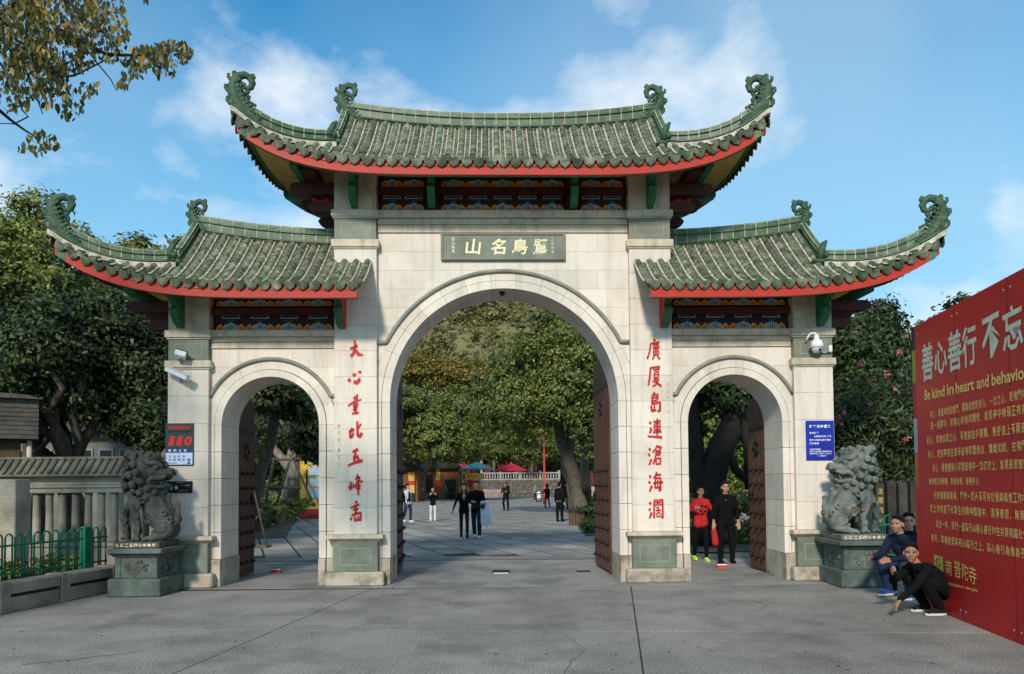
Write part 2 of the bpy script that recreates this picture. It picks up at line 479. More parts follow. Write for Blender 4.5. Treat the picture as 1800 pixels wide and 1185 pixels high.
def piers():
    for sg in (-1, 1):
        for (a, b, kind) in ((PA, PB, 'c'), (PC, PD, 'o')):
            cx = sg * (a + b) / 2; w = b - a
            # mortar core, slightly inside the faces
            ztop = 6.95 if kind == 'c' else 4.82
            MB().box(cx - w / 2 + .008, cx + w / 2 - .008, -.492, .492, .2, ztop).build('pier_core', mortar, gate)
            # shaft blocks
            z0, z1 = .85, (5.67 if kind == 'c' else 3.64)
            n = round((z1 - z0) / .438); hh = (z1 - z0) / n
            for i in range(n):
                stone_block(w, 1.0, hh - .003, cx, 0, z0 + i * hh)
            # lower band, green panel, upper band, plain head
            if kind == 'c': zb = (5.67, 5.80, 6.19, 6.31, 6.95)
            else: zb = (3.64, 3.76, 4.14, 4.27, 4.82)
            for (q0, q1, e) in ((zb[0], zb[1], .045), (zb[2] + .003, zb[3], .045)):
                b_ = MB(); b_.box(cx - w / 2 - e, cx + w / 2 + e, -.5 - e, .5 + e, q0 + .002, q1, 0, .008)
                b_.box(cx - w / 2 - e * .45, cx + w / 2 + e * .45, -.5 - e * .45, .5 + e * .45, q0 - .022, q0, 0)
                b_.build('pier_band', band_m, gate)
            p = MB().box(cx - w / 2 + .003, cx + w / 2 - .003, -.503, .503, zb[1] + .003, zb[2] - .022, 0, .004).build('pier_panel', greyst if sg > 0 else greenstone, gate)
            fr = MB(); x0, x1, q0, q1 = cx - w / 2 + .11, cx + w / 2 - .11, zb[1] + .075, zb[2] - .095
            for (u0, u1, v0, v1) in ((x0, x1, q0, q0 + .008), (x0, x1, q1 - .008, q1), (x0, x0 + .008, q0 + .008, q1 - .008), (x1 - .008, x1, q0 + .008, q1 - .008)):
                fr.box(u0, u1, -.506, -.5035, v0, v1)
            fr.build('panel_border', lineg, gate)
            stone_block(w, 1.0, zb[4] - zb[3] - .002, cx, 0, zb[3] + .002, band_m, 'pier_head')
            # pedestal
            MB().box(cx - w / 2 - .13, cx + w / 2 + .13, -.66, .62, 0, .235, 0, .025).build('pier_base', granite_d, gate)
            MB().box(cx - w / 2 - .015, cx + w / 2 + .015, -.545, .53, .236, .715, 0, .006).build('pedestal_panel', greenstone, gate)
            fr = MB(); x0, x1, q0, q1 = cx - w / 2 + .10, cx + w / 2 - .10, .34, .62
            for (u0, u1, v0, v1) in ((x0, x1, q0, q0 + .008), (x0, x1, q1 - .008, q1), (x0, x0 + .008, q0 + .008, q1 - .008), (x1 - .008, x1, q0 + .008, q1 - .008)):
                fr.box(u0, u1, -.549, -.5455, v0, v1)
            fr.build('panel_border', lineg, gate)
            b_ = MB()
            for (e, q0, q1) in ((.02, .716, .735), (.045, .735, .755), (.075, .755, .78), (.115, .78, .845)):
                b_.box(cx - w / 2 - e, cx + w / 2 + e, -.52 - e, .5 + e, q0, q1 - .0005, 0, .004)
            b_.build('pedestal_cap', band_m, gate)
piers()

def arch_wall(xa, xb, cx, R0, R1, R2, zs, ztop, zh, course, blen, seed):
    rnd = random.Random(seed)
    def low(x):
        d = abs(x - cx)
        if d >= R2 - 1e-6: return -1
        return zs + math.sqrt(max(R2 * R2 - d * d, 0))
    # mortar core of the wall behind the block faces
    core = MB(); n = 48
    xs = [xa + (xb - xa) * i / n for i in range(n + 1)]
    for i in range(n):
        x0, x1 = xs[i], xs[i + 1]
        l0, l1 = max(low(x0) + .02, 0 if abs(x0 - cx) < R2 else zs), max(low(x1) + .02, 0 if abs(x1 - cx) < R2 else zs)
        if abs((x0 + x1) / 2 - cx) >= R2: l0 = l1 = .0
        core.add([(x0, -.392, l0), (x1, -.392, l1), (x1, -.392, ztop), (x0, -.392, ztop), (x0, .392, l0), (x1, .392, l1), (x1, .392, ztop), (x0, .392, ztop)],
                 [(0, 1, 2, 3), (4, 7, 6, 5), (0, 4, 5, 1)])
    core.build('wall_core', mortar, gate)
    # coursed blocks cut by the arch ring
    rows = max(1, round((ztop - zs) / course)); ch = (ztop - zs) / rows
    for r in range(rows):
        z0, z1 = zs + r * ch, zs + (r + 1) * ch
        off = (r % 2) * blen / 2
        x = xa - off
        while x < xb - .01:
            x0, x1 = max(x, xa), min(x + blen, xb); x += blen
            if x1 - x0 < .05: continue
            g = .0016
            x0 += g; x1 -= g
            k = 10
            cols = [x0 + (x1 - x0) * i / k for i in range(k + 1)]
            lo = [max(z0 + g, low(c) + .002) for c in cols]
            if min(lo) >= z1 - g - .004: continue
            if max(lo) <= z0 + g + 1e-4: cols = [x0, x1]; lo = [z0 + g, z0 + g]
            mb = MB(); zt = z1 - g
            for i in range(len(cols) - 1):
                a, b = lo[i], lo[i + 1]
                if a >= zt and b >= zt: continue
                c0, c1 = cols[i], cols[i + 1]
                a = min(a, zt); b = min(b, zt)
                mb.add([(c0, -.4, a), (c1, -.4, b), (c1, -.4, zt), (c0, -.4, zt), (c0, .4, a), (c1, .4, b), (c1, .4, zt), (c0, .4, zt)],
                       [(0, 1, 2, 3), (4, 7, 6, 5), (0, 4, 5, 1), (3, 2, 6, 7), (0, 3, 7, 4), (1, 5, 6, 2)])
            if mb.f: mb.build('stone_block', granite, gate)
    # voussoirs: inner ring (proud) and outer ring
    nv = max(9, int(PI * R1 / .42)) | 1
    for i in range(nv):
        a0, a1 = PI * i / nv + .0010, PI * (i + 1) / nv - .0010
        mb = MB(); st = 5
        for (ra, rb, yf) in ((R0, R1, .425), (R1 + .012, R2 - .004, .408)):
            vs = []; 
            for k in range(st + 1):
                a = a0 + (a1 - a0) * k / st
                for (rr, yy) in ((ra, -yf), (rb, -yf), (rb, yf), (ra, yf)):
                    vs.append((cx + rr * math.cos(a), yy, zs + rr * math.sin(a)))
            fs = [(0, 3, 2, 1), (st * 4, st * 4 + 1, st * 4 + 2, st * 4 + 3)]
            for k in range(st):
                for q in range(4):
                    fs.append((k * 4 + q, k * 4 + (q + 1) % 4, k * 4 + 4 + (q + 1) % 4, k * 4 + 4 + q))
            mb.add(vs, fs)
        mb.build('voussoir', granite, gate)
    # jamb stones
    nj = max(3, round((zs - .0) / .46)); hj = zs / nj
    for sg in (-1, 1):
        edge = (xb - cx) if sg > 0 else (cx - xa)
        for j in range(nj):
            z0, z1 = j * hj + .003, (j + 1) * hj - .003
            mb = MB(); m_ = granite if j > 0 else granite_d
            e = .05 if j == 0 else 0
            for (p, q, yf) in ((R0, R1, .425 + e), (R1 + .012, edge + .01, .408 + e * .5)):
                u0, u1 = sorted((cx + sg * p, cx + sg * q))
                mb.box(u0, u1, -yf, yf, z0, z1, 0, .004)
            mb.build('jamb_stone', m_, gate)
    # hood mould, round the arch and returned to the piers
    a0 = math.asin(min(1, (zh - zs) / (R2 + .01)))
    pts = []
    xe = cx + (R2 + .01) * math.cos(a0)
    pts.append((xb, -.425, zh)); pts.append((xe + .02, -.425, zh))
    K = 40
    for k in range(K + 1):
        a = a0 + (PI - 2 * a0) * k / K
        pts.append((cx + (R2 + .01) * math.cos(a), -.425, zs + (R2 + .01) * math.sin(a)))
    pts.append((2 * cx - xe - .02, -.425, zh)); pts.append((xa, -.425, zh))
    MB().tube(pts, .034, 8).build('hood_moulding', hood_m, gate)

arch_wall(-PA, PA, 0, 1.93, 2.065, 2.22, 3.06, 5.95, 4.07, .325, 1.25, 1)
for sg in (-1, 1):
    arch_wall(min(sg * PB, sg * PC), max(sg * PB, sg * PC), sg * 3.93, .81, .925, 1.10, 2.69, 3.98, 3.17, .325, .9, 2 + sg)

def cornice(x0, x1, z0, prof, name='cornice'):
    mb = MB()
    for (a, b, pr) in prof:
        mb.box(x0, x1, -.4 - pr, .4 + pr, z0 + a, z0 + b - .001, 0, .004)
    mb.build(name, band_m, gate)
cornice(-PA + .004, PA - .004, 5.95, ((0, .022, .03), (.022, .14, .012), (.14, .165, .05), (.165, .24, .035), (.24, .36, .10)))
for sg in (-1, 1):
    a, b = sorted((sg * (PB + .004), sg * (PC - .004)))
    cornice(a, b, 3.98, ((0, .02, .03), (.02, .11, .012), (.11, .13, .045), (.13, .19, .03), (.19, .295, .095)))

# inscribed plaque
pl = MB().box(-1.06, 1.06, -.445, -.40, 5.47, 5.965 - .03, 0, .008).build('name_plaque', greenstone, gate)
b = MB()
for (u0, u1, v0, v1) in ((-1.06, 1.06, 5.47, 5.505), (-1.06, 1.06, 5.90, 5.935), (-1.06, -1.015, 5.505, 5.90), (1.015, 1.06, 5.505, 5.90)):
    b.box(u0, u1, -.462, -.4455, v0, v1, 0, .004)
b.build('plaque_frame', greyst, gate)
for (ch, x) in (('山', -.65), ('名', -.22), ('島', .15), ('鷺', .50)):
    b = MB(); put_text(b, ch, x, 5.565, .25, .27, -.4485, off=.022 if ch != '鷺' else .008, shear=.12); b.build('gilt_character', gold, gate)
b = MB()
for i, ch in enumerate('西山樵書'):
    put_text(b, ch, -.875, 5.80 - i * .068, .052, .055, -.4485, off=.01)
for i, ch in enumerate('乙丑仲夏'):
    put_text(b, ch, .82, 5.80 - i * .072, .045, .05, -.4485, off=.0)
tag(b.build('plaque_lettering', gold, gate), kind='stuff')

# couplets, brush written
G_ = {
 '大': '2,6,1.4 5,6.8,1.3 6.6,7.6,1.7|4.7,10,1.2 5,7,1.9 4,3.6,1.8 2.2,2.4,1.7|5.2,5.4,1.7 7,3.4,2.0 10,2.9,.6',
 '心': '1.2,3,2.3 1.7,4.6,1.4|3.6,6.8,1.5 4.6,5.9,1.4 5.8,6.8,.7|4,3,1.3 6,2.6,2.2 7.8,3.8,1.8 7.2,4.8,1.0|7,7.6,1.2 8.8,7.4,1.5',
 '量': '4.3,8.5,1.7 5,7.4,1.5 6,7.8,1.6 6.3,9.6,1.2|.6,4.2,1.0 4,6,1.0 8.8,7.2,.8|4,5.4,1.1 4.4,3.4,1.3 6,3.8,1.2 6.6,5.6,1.2|5.2,6,1 5.2,1.2,1.6|3.6,2.3,1 6.2,2.6,1|3,.6,1 7.2,1.1,1.2',
 '比': '1.6,5.6,1.2 2.2,2,1.9 3.2,2.6,1.4 4,4.2,1.4|1.8,4.6,1.2 4.4,5.8,1.5|2.6,6.6,1 3.2,5,1|6.2,9.6,1.2 6.6,2.8,1.8 8,2.4,1.6 9.2,4.2,1.8|6.8,6.2,1 8.6,8.4,1.1',
 '五': '3.2,7.8,1 6.8,9,1.7|5.2,8,1.5 4.4,3.4,1.5|3.6,5,1.2 6.6,5.6,1.5 7,3.2,1.5|.6,1.4,1.0 4,2.6,1.3 9.6,3.8,1.8',
 '峰': '1,3.4,2.2 3.2,4,2.0|2.2,6.4,1.2 2.4,4,1.3|3.8,5.8,1 4,3.6,1.2|6.8,10,1 5.4,7.2,1.3|5.4,8.4,1 8,8.4,1.1|8,8.6,1 6,6,1 5,3.6,1.3|6.4,6.8,1 9.6,6.4,1.3|5.6,4.6,1 8.4,4.8,1.1|5.4,3.2,1 8.2,3.4,1.1|7,6.6,1 6.8,.2,1.2',
 '高': '5.2,10,1.4 6,8.8,1.3|2,6.8,.9 5,7.8,1 7.6,8.4,1.1|5.2,8.4,1.3 5.4,4,1.6|3.6,6,1 7,6.4,1.2|2.6,3.4,1.1 8.4,4.6,1.3|2,1.2,1.8 3,2.4,1|4.6,3,1 4.8,1,1.5 6.6,1.3,1.2 6.8,3,1.1|8.4,4.6,1.3 8.2,1,1.4 7,1.4,.8',
 '廣': '5.2,10,1.3 6.2,9,1.5|3,7.8,1 9,8.6,1.1|3.4,8,1 2.6,4,1.1 1,.6,1.2|4.8,7.2,.8 8.6,7.4,.9|5.6,8.2,.8 5.6,6,.8|7.4,8.4,.8 7.4,6,.8|4.4,6,.8 9.2,6.3,.8|5.2,5.2,.8 5,2.6,1 8.2,2.8,1 8,5.4,.8 5.4,5.2,.8|6.6,6,.8 6.6,2.8,.8|5.2,3.9,.7 8,4.1,.7|5.6,2.2,.9 4.4,.4,1|7.2,2.2,.9 9,.4,1.1',
 '廈': '2.6,8.8,1 9,9.4,1.2|3,8.8,1.1 2.4,4,1.3 1.4,.6,1.1|4.6,7.8,.8 8.8,8.2,.9|5.4,6.8,.8 5.2,4.2,1 8,4.4,.9 8,7,.9 5.6,6.8,.8|5.4,5.6,.7 8,5.8,.7|6,4,1 4.4,2,1|5.4,3.2,.8 8,3.4,1 5.8,.6,1.1 4,.2,.7|5.6,2.4,1 9.6,.2,1.4',
 '島': '5.4,10,1.1 4.4,8.6,1.2|4,8.6,1.2 3.6,4,1.3|4.2,8.4,.9 7.4,8.8,1.2 7,6.4,1.2|4,7.2,.8 7,7.4,.9|4,5.8,1 7,6,1|3.6,4.4,1 8.8,5,1.3 8.4,1.2,1.6 7,.8,1|3,3.6,1.2 3.4,1,1.3|3,1,1.4 6.4,1.4,1|5,3.8,1.1 5,1.4,1.1',
 '連': '1.8,8.4,1.5 2.8,7.4,1.2|2,5.6,1 3,4.8,1.2 1.8,3,1.2|.6,1.6,1 4,1.4,1 9.6,1,1.4|4.2,8.4,.9 9,8.8,1|5,7.4,.9 4.8,4.6,1 8.4,4.8,1 8.4,7.6,.9 5,7.4,.8|4.9,6,.8 8.4,6.2,.8|3.8,3.4,.9 9.4,3.8,1|6.8,10,1.1 6.6,2,1.2',
 '滄': '1.2,8.4,1.3 2.2,7.4,1.3|.8,5.8,1.3 1.8,4.8,1.2|1.2,.6,1 2.8,3.4,1.3|6.4,9.8,1 5.6,8.2,1 3.6,6.6,.9|6.6,9.4,1.1 9.2,8.4,1.7|5.6,7,.9 8.2,7.4,1.2 8,5.2,1.2|5.6,5.2,.9 8,5.4,.9|5.8,7,.9 5.2,4,1 3.8,1,1.1|5.8,6.2,.7 8,6.4,.7|5.6,3.6,.9 5.6,1,1 8.2,1.2,1.1 8.4,3.8,1 5.8,3.6,.9',
 '海': '1.2,8.2,1.3 2.2,7.2,1.3|.8,5.4,1.3 1.8,4.4,1.2|1.2,.6,1 2.8,3.4,1.4|6,9.8,1.1 5.2,8,1.2 3.8,6.8,1|5,8.2,.9 8.6,8.6,1.1|5.2,6.8,1 4.6,2.4,1.2 8,2.6,1.2|5.2,6.8,.9 8.2,7,1.2 8,1.4,1.5 6.8,1,1|3.6,4.6,1 9.8,5,1.2|6.4,6,.9 6.8,5.2,.9|6.2,4,.9 6.6,3.2,.9',
 '濶': '1,8.2,1.3 2,7.2,1.3|.7,5.2,1.3 1.6,4.2,1.3|1,.6,1 2.4,3.4,1.5|4,9,1 3.8,.6,1.3|4,9,.9 6,9.1,.9 6,6.8,.9 4.2,6.7,.8|7,9.1,.9 9.4,9.3,1 9.2,.8,1.4 8.2,1.2,.9|7,9.1,.9 7,6.9,.9 9.2,6.9,.8|4.2,7.9,.6 6,8,.6|7,8,.6 9.2,8.1,.6|6.9,6,.7 5.2,5.2,.7|5,4.2,.8 8.2,4.4,.8|6.6,5.6,.7 6.6,3,.7|5.5,3,.7 5.5,1.4,.7 7.7,1.5,.7 7.7,3.1,.7 5.5,3,.7',
}
b = MB()
cxp = -(PA + PB) / 2
for i, ch in enumerate('大心量比五峰高'):
    strokes(b, G_[ch], cxp - .14, 3.735 - i * .449, .27, .36, -.508, .009)
b.build('couplet_lettering', redp, gate)
b = MB()
for i, ch in enumerate('廣廈島連滄海濶'):
    strokes(b, G_[ch], -cxp - .10, 3.735 - i * .449, .27, .36, -.508, .009)
b.build('couplet_lettering', redp, gate)
b = MB()
for i, ch in enumerate('甲子年夏立印'):
    put_text(b, ch, cxp - .30, 2.62 - i * .115 - (.06 if i > 2 else 0), .045, .06, -.5045)
tag(b.build('signature_lettering', goldd, gate), kind='stuff')
b = MB()
for i, ch in enumerate('己卯年仲秋'):
    put_text(b, ch, -cxp + .25, 3.30 - i * .115, .035, .05, -.5045)
tag(b.build('signature_lettering', goldd, gate), kind='stuff')

# small fixture under the crown of the arch, seen dark against the vault
gcam = thing('dome_light', 'small dark dome fixture under the crown of the central arch', 'light', Gw(-.02, -.2, 4.99), YAW)
MB().ell((0, 0, -.03), (.05, .05, .045)).build('dome', black_pl, gcam)
MB().tube([(0, 0, 0), (0, 0, -.03)], .045, 10).build('mount', iron, gcam)

# ------------------------------------------------------------------ roofs
def ridge_profile(h=.27, t=.05):
    return [(-t, 0), (-t, h * .52), (-t * 1.45, h * .56), (-t * 1.45, h * .64), (-t * 1.05, h * .68), (-t * 1.05, h * .90), (-t * .5, h),
            (t * .5, h), (t * 1.05, h * .90), (t * 1.05, h * .68), (t * 1.45, h * .64), (t * 1.45, h * .56), (t, h * .52), (t, 0)]

def sweep(mb, pts, prof, m=0, gap=0.0, caps=True):
    """profile (side, up) carried along a path, side horizontal and up vertical"""
    pts = [Vector(p) for p in pts]
    if gap:
        d = (pts[-1] - pts[0]).normalized() * gap
        pts[0] = pts[0] + d; pts[-1] = pts[-1] - d
    n = len(prof); vs = []
    for i, p in enumerate(pts):
        d = pts[min(i + 1, len(pts) - 1)] - pts[max(i - 1, 0)]
        sd = Vector((-d.y, d.x, 0)).normalized()
        for (a, h) in prof: vs.append(p + sd * a + Vector((0, 0, h)))
    fs = []
    for i in range(len(pts) - 1):
        for k in range(n): fs.append((i * n + k, i * n + (k + 1) % n, (i + 1) * n + (k + 1) % n, (i + 1) * n + k))
    if caps:
        fs.append(tuple(range(n - 1, -1, -1))); e = (len(pts) - 1) * n; fs.append(tuple(e + k for k in range(n)))
    mb.add(vs, fs, m)

def resample(pts, step):
    pts = [Vector(p) for p in pts]
    L_ = [0]
    for a, b in zip(pts, pts[1:]): L_.append(L_[-1] + (b - a).length)
    n = max(1, round(L_[-1] / step)); out = []
    for i in range(n + 1):
        d = L_[-1] * i / n
        k = min(max(j for j in range(len(L_)) if L_[j] <= d + 1e-9), len(pts) - 2)
        t = (d - L_[k]) / max(L_[k + 1] - L_[k], 1e-9)
        out.append(pts[k].lerp(pts[k + 1], t))
    return out

def ridge(path, hfun, step, parent, m=ridge_g, t=.05):
    P = resample(path, step)
    core = MB()
    for i in range(len(P) - 1):
        f = i / max(1, len(P) - 1)
        h = hfun(f)
        mb = MB(); sweep(mb, [P[i], P[i + 1]], ridge_profile(h, t), 0, .0075)
        mb.build('ridge_tile', m, parent)
        sweep(core, [P[i], P[i + 1]], [(-t * .96, -.02), (-t * .96, h * .95), (t * .96, h * .95), (t * .96, -.02)], 0)
    core.build('ridge_mortar', mort_w, parent)
    mb = MB()
    for s_ in (-1, 1):
        q = []
        for i, p in enumerate(P):
            d = P[min(i + 1, len(P) - 1)] - P[max(i - 1, 0)]
            q.append(p + Vector((-d.y, d.x, 0)).normalized() * s_ * (t + .012) + Vector((0, 0, .012)))
        mb.tube(q, .022, 6)
    mb.build('ridge_base_moulding', trim_g, parent)

def finial_mesh(scale=1.0):
    """openwork scrolled dragon tail, u inwards, z up"""
    b = MB(); th = .045
    def T(pts, r, fl=.75):
        n = len(pts)
        b.tube([(p[0], 0, p[1]) for p in pts], r, 8, 0, True, True, fl)
    # body rising into a thick ring that curls inwards
    T([(.66, -.24), (.48, -.15), (.32, -.04), (.19, .10), (.11, .25), (.08, .40), (.09, .53), (.15, .63), (.25, .68), (.35, .65), (.405, .56), (.385, .46), (.31, .42), (.245, .455), (.26, .52)],
      [.11, .130, .145, .145, .130, .112, .096, .086, .078, .072, .068, .062, .056, .050, .040])
    # inner scroll bridging body and ring
    T([(.14, .34), (.22, .36), (.26, .31), (.33, .34), (.36, .40)], [.060, .052, .046, .042, .036]); T([(.11, .46), (.17, .50), (.20, .55)], [.06, .045, .03])
    # three hooked fins on the outer edge, and one at the crest
    for (x, z, r_) in ((.02, .56, 1.0), (.0, .33, 1.1), (.06, .10, 1.2), (.17, -.06, 1.1)):
        T([(x + .06, z - .05 * r_), (x - .01 * r_, z - .035 * r_), (x - .06 * r_, z + .01), (x - .065 * r_, z + .055 * r_), (x - .03 * r_, z + .07 * r_)], [.052, .046, .036, .028, .018])
    T([(.38, .62), (.43, .68), (.40, .735), (.36, .73)], [.040, .032, .024, .016]); T([(.06, .60), (.04, .68), (.08, .71)], [.042, .032, .020])
    # rolling crest of leafy scrolls along the inner edge
    for (x, z, r_) in ((.31, .22, 1.25), (.44, .09, 1.15), (.57, -.01, 1.0), (.69, -.07, .8)):
        T([(x - .05, z - .10), (x - .055, z), (x - .01, z + .055 * r_), (x + .05 * r_, z + .035 * r_), (x + .05 * r_, z - .02), (x + .005, z - .025)], [.052, .046, .042 * r_, .036 * r_, .028, .018])
        b.ell((x + .03, 0, z - .05), (.05, .035, .04))
    # carved scales, brow and eye
    for i in range(11):
        t_ = i / 10; x = .56 - .46 * t_ + .10 * max(0, t_ - .8); z = -.18 + .66 * t_ ** 1.25
        for s_ in (-1, 1):
            b.ell((x, s_ * .080, z), (.042, .028, .046)); b.ell((x + .055, s_ * .072, z + .05), (.028, .024, .03))
    for v in range(len(b.v)):
        b.v[v] = tuple(c * scale for c in b.v[v])
    return remesh(b, .0095 * max(scale, .8), 1, 'finial', [finial_g], decimate=.55)
FIN = finial_mesh()

def finial(parent, loc, ang, sc, name='finial', tilt=0.0):
    # u axis points inwards along ang (radians in plan)
    o = link(name, FIN, parent, loc, (0, 0, ang)); o.rotation_euler = (0, -tilt, ang); o.scale = (sc, sc, sc)
    return o

drip_me = None
def drip_mesh():
    b = MB(); w = .088; pts = []
    pts.append((-w, .035)); pts.append((-w * .98, -.01))
    pts += [(-w * .93, -.042), (-w * .74, -.066), (-w * .46, -.082), (-w * .18, -.092), (0, -.106), (w * .18, -.092), (w * .46, -.082), (w * .74, -.066), (w * .93, -.042), (w * .98, -.01)]
    pts += [(w, .035), (w * .5, .012), (0, .004), (-w * .5, .012)]
    b.prism(pts, -.010, .010)
    b.prism([(p[0] * .72, p[1] * .72 - .012) for p in pts[1:13]], -.015, -.0101)
    b.v = [(v[0], v[1], v[2] * 1.28) for v in b.v]
    return b.mesh('drip_tile', [tile_g])
drip_me = drip_mesh()

def cover_row(pts, r, up_at=None):
    """one row of half-round cover tiles along a sloping path, with an end disc at its foot"""
    b = MB(); P = resample(pts, .155)
    n = 6; vs = []; fs = []
    d0 = (P[1] - P[0]).normalized()
    side = Vector((-d0.y, d0.x, 0)).normalized()
    rings = []
    for i in range(len(P) - 1):
        for t, rr in ((0.0, r * 1.10), (.16, r * 1.08), (.2, r * .96), (1.0, r * .95)):
            p = P[i].lerp(P[i + 1], t); d = (P[i + 1] - P[i]).normalized()
            nrm = side.cross(d); nrm = nrm if nrm.z > 0 else -nrm
            rings.append((p, nrm, rr))
    for (p, nrm, rr) in rings:
        for k in range(n + 1):
            a = PI * k / n
            vs.append(p + side * (math.cos(a) * rr) + nrm * (math.sin(a) * rr + .012))
    for i in range(len(rings) - 1):
        for k in range(n):
            fs.append((i * (n + 1) + k, i * (n + 1) + k + 1, (i + 1) * (n + 1) + k + 1, (i + 1) * (n + 1) + k))
    b.add(vs, fs, 0, True)
    # end disc
    c = P[0] + Vector((0, 0, .030)); dd = -(P[1] - P[0]).normalized(); dd.z *= .3; dd.normalize()
    b.tube([c - dd * .03, c + dd * .012], r * .98, 12, 0, False)
    b.tube([c + dd * .010, c + dd * .017], r * .55, 10, 0, False)
    return b

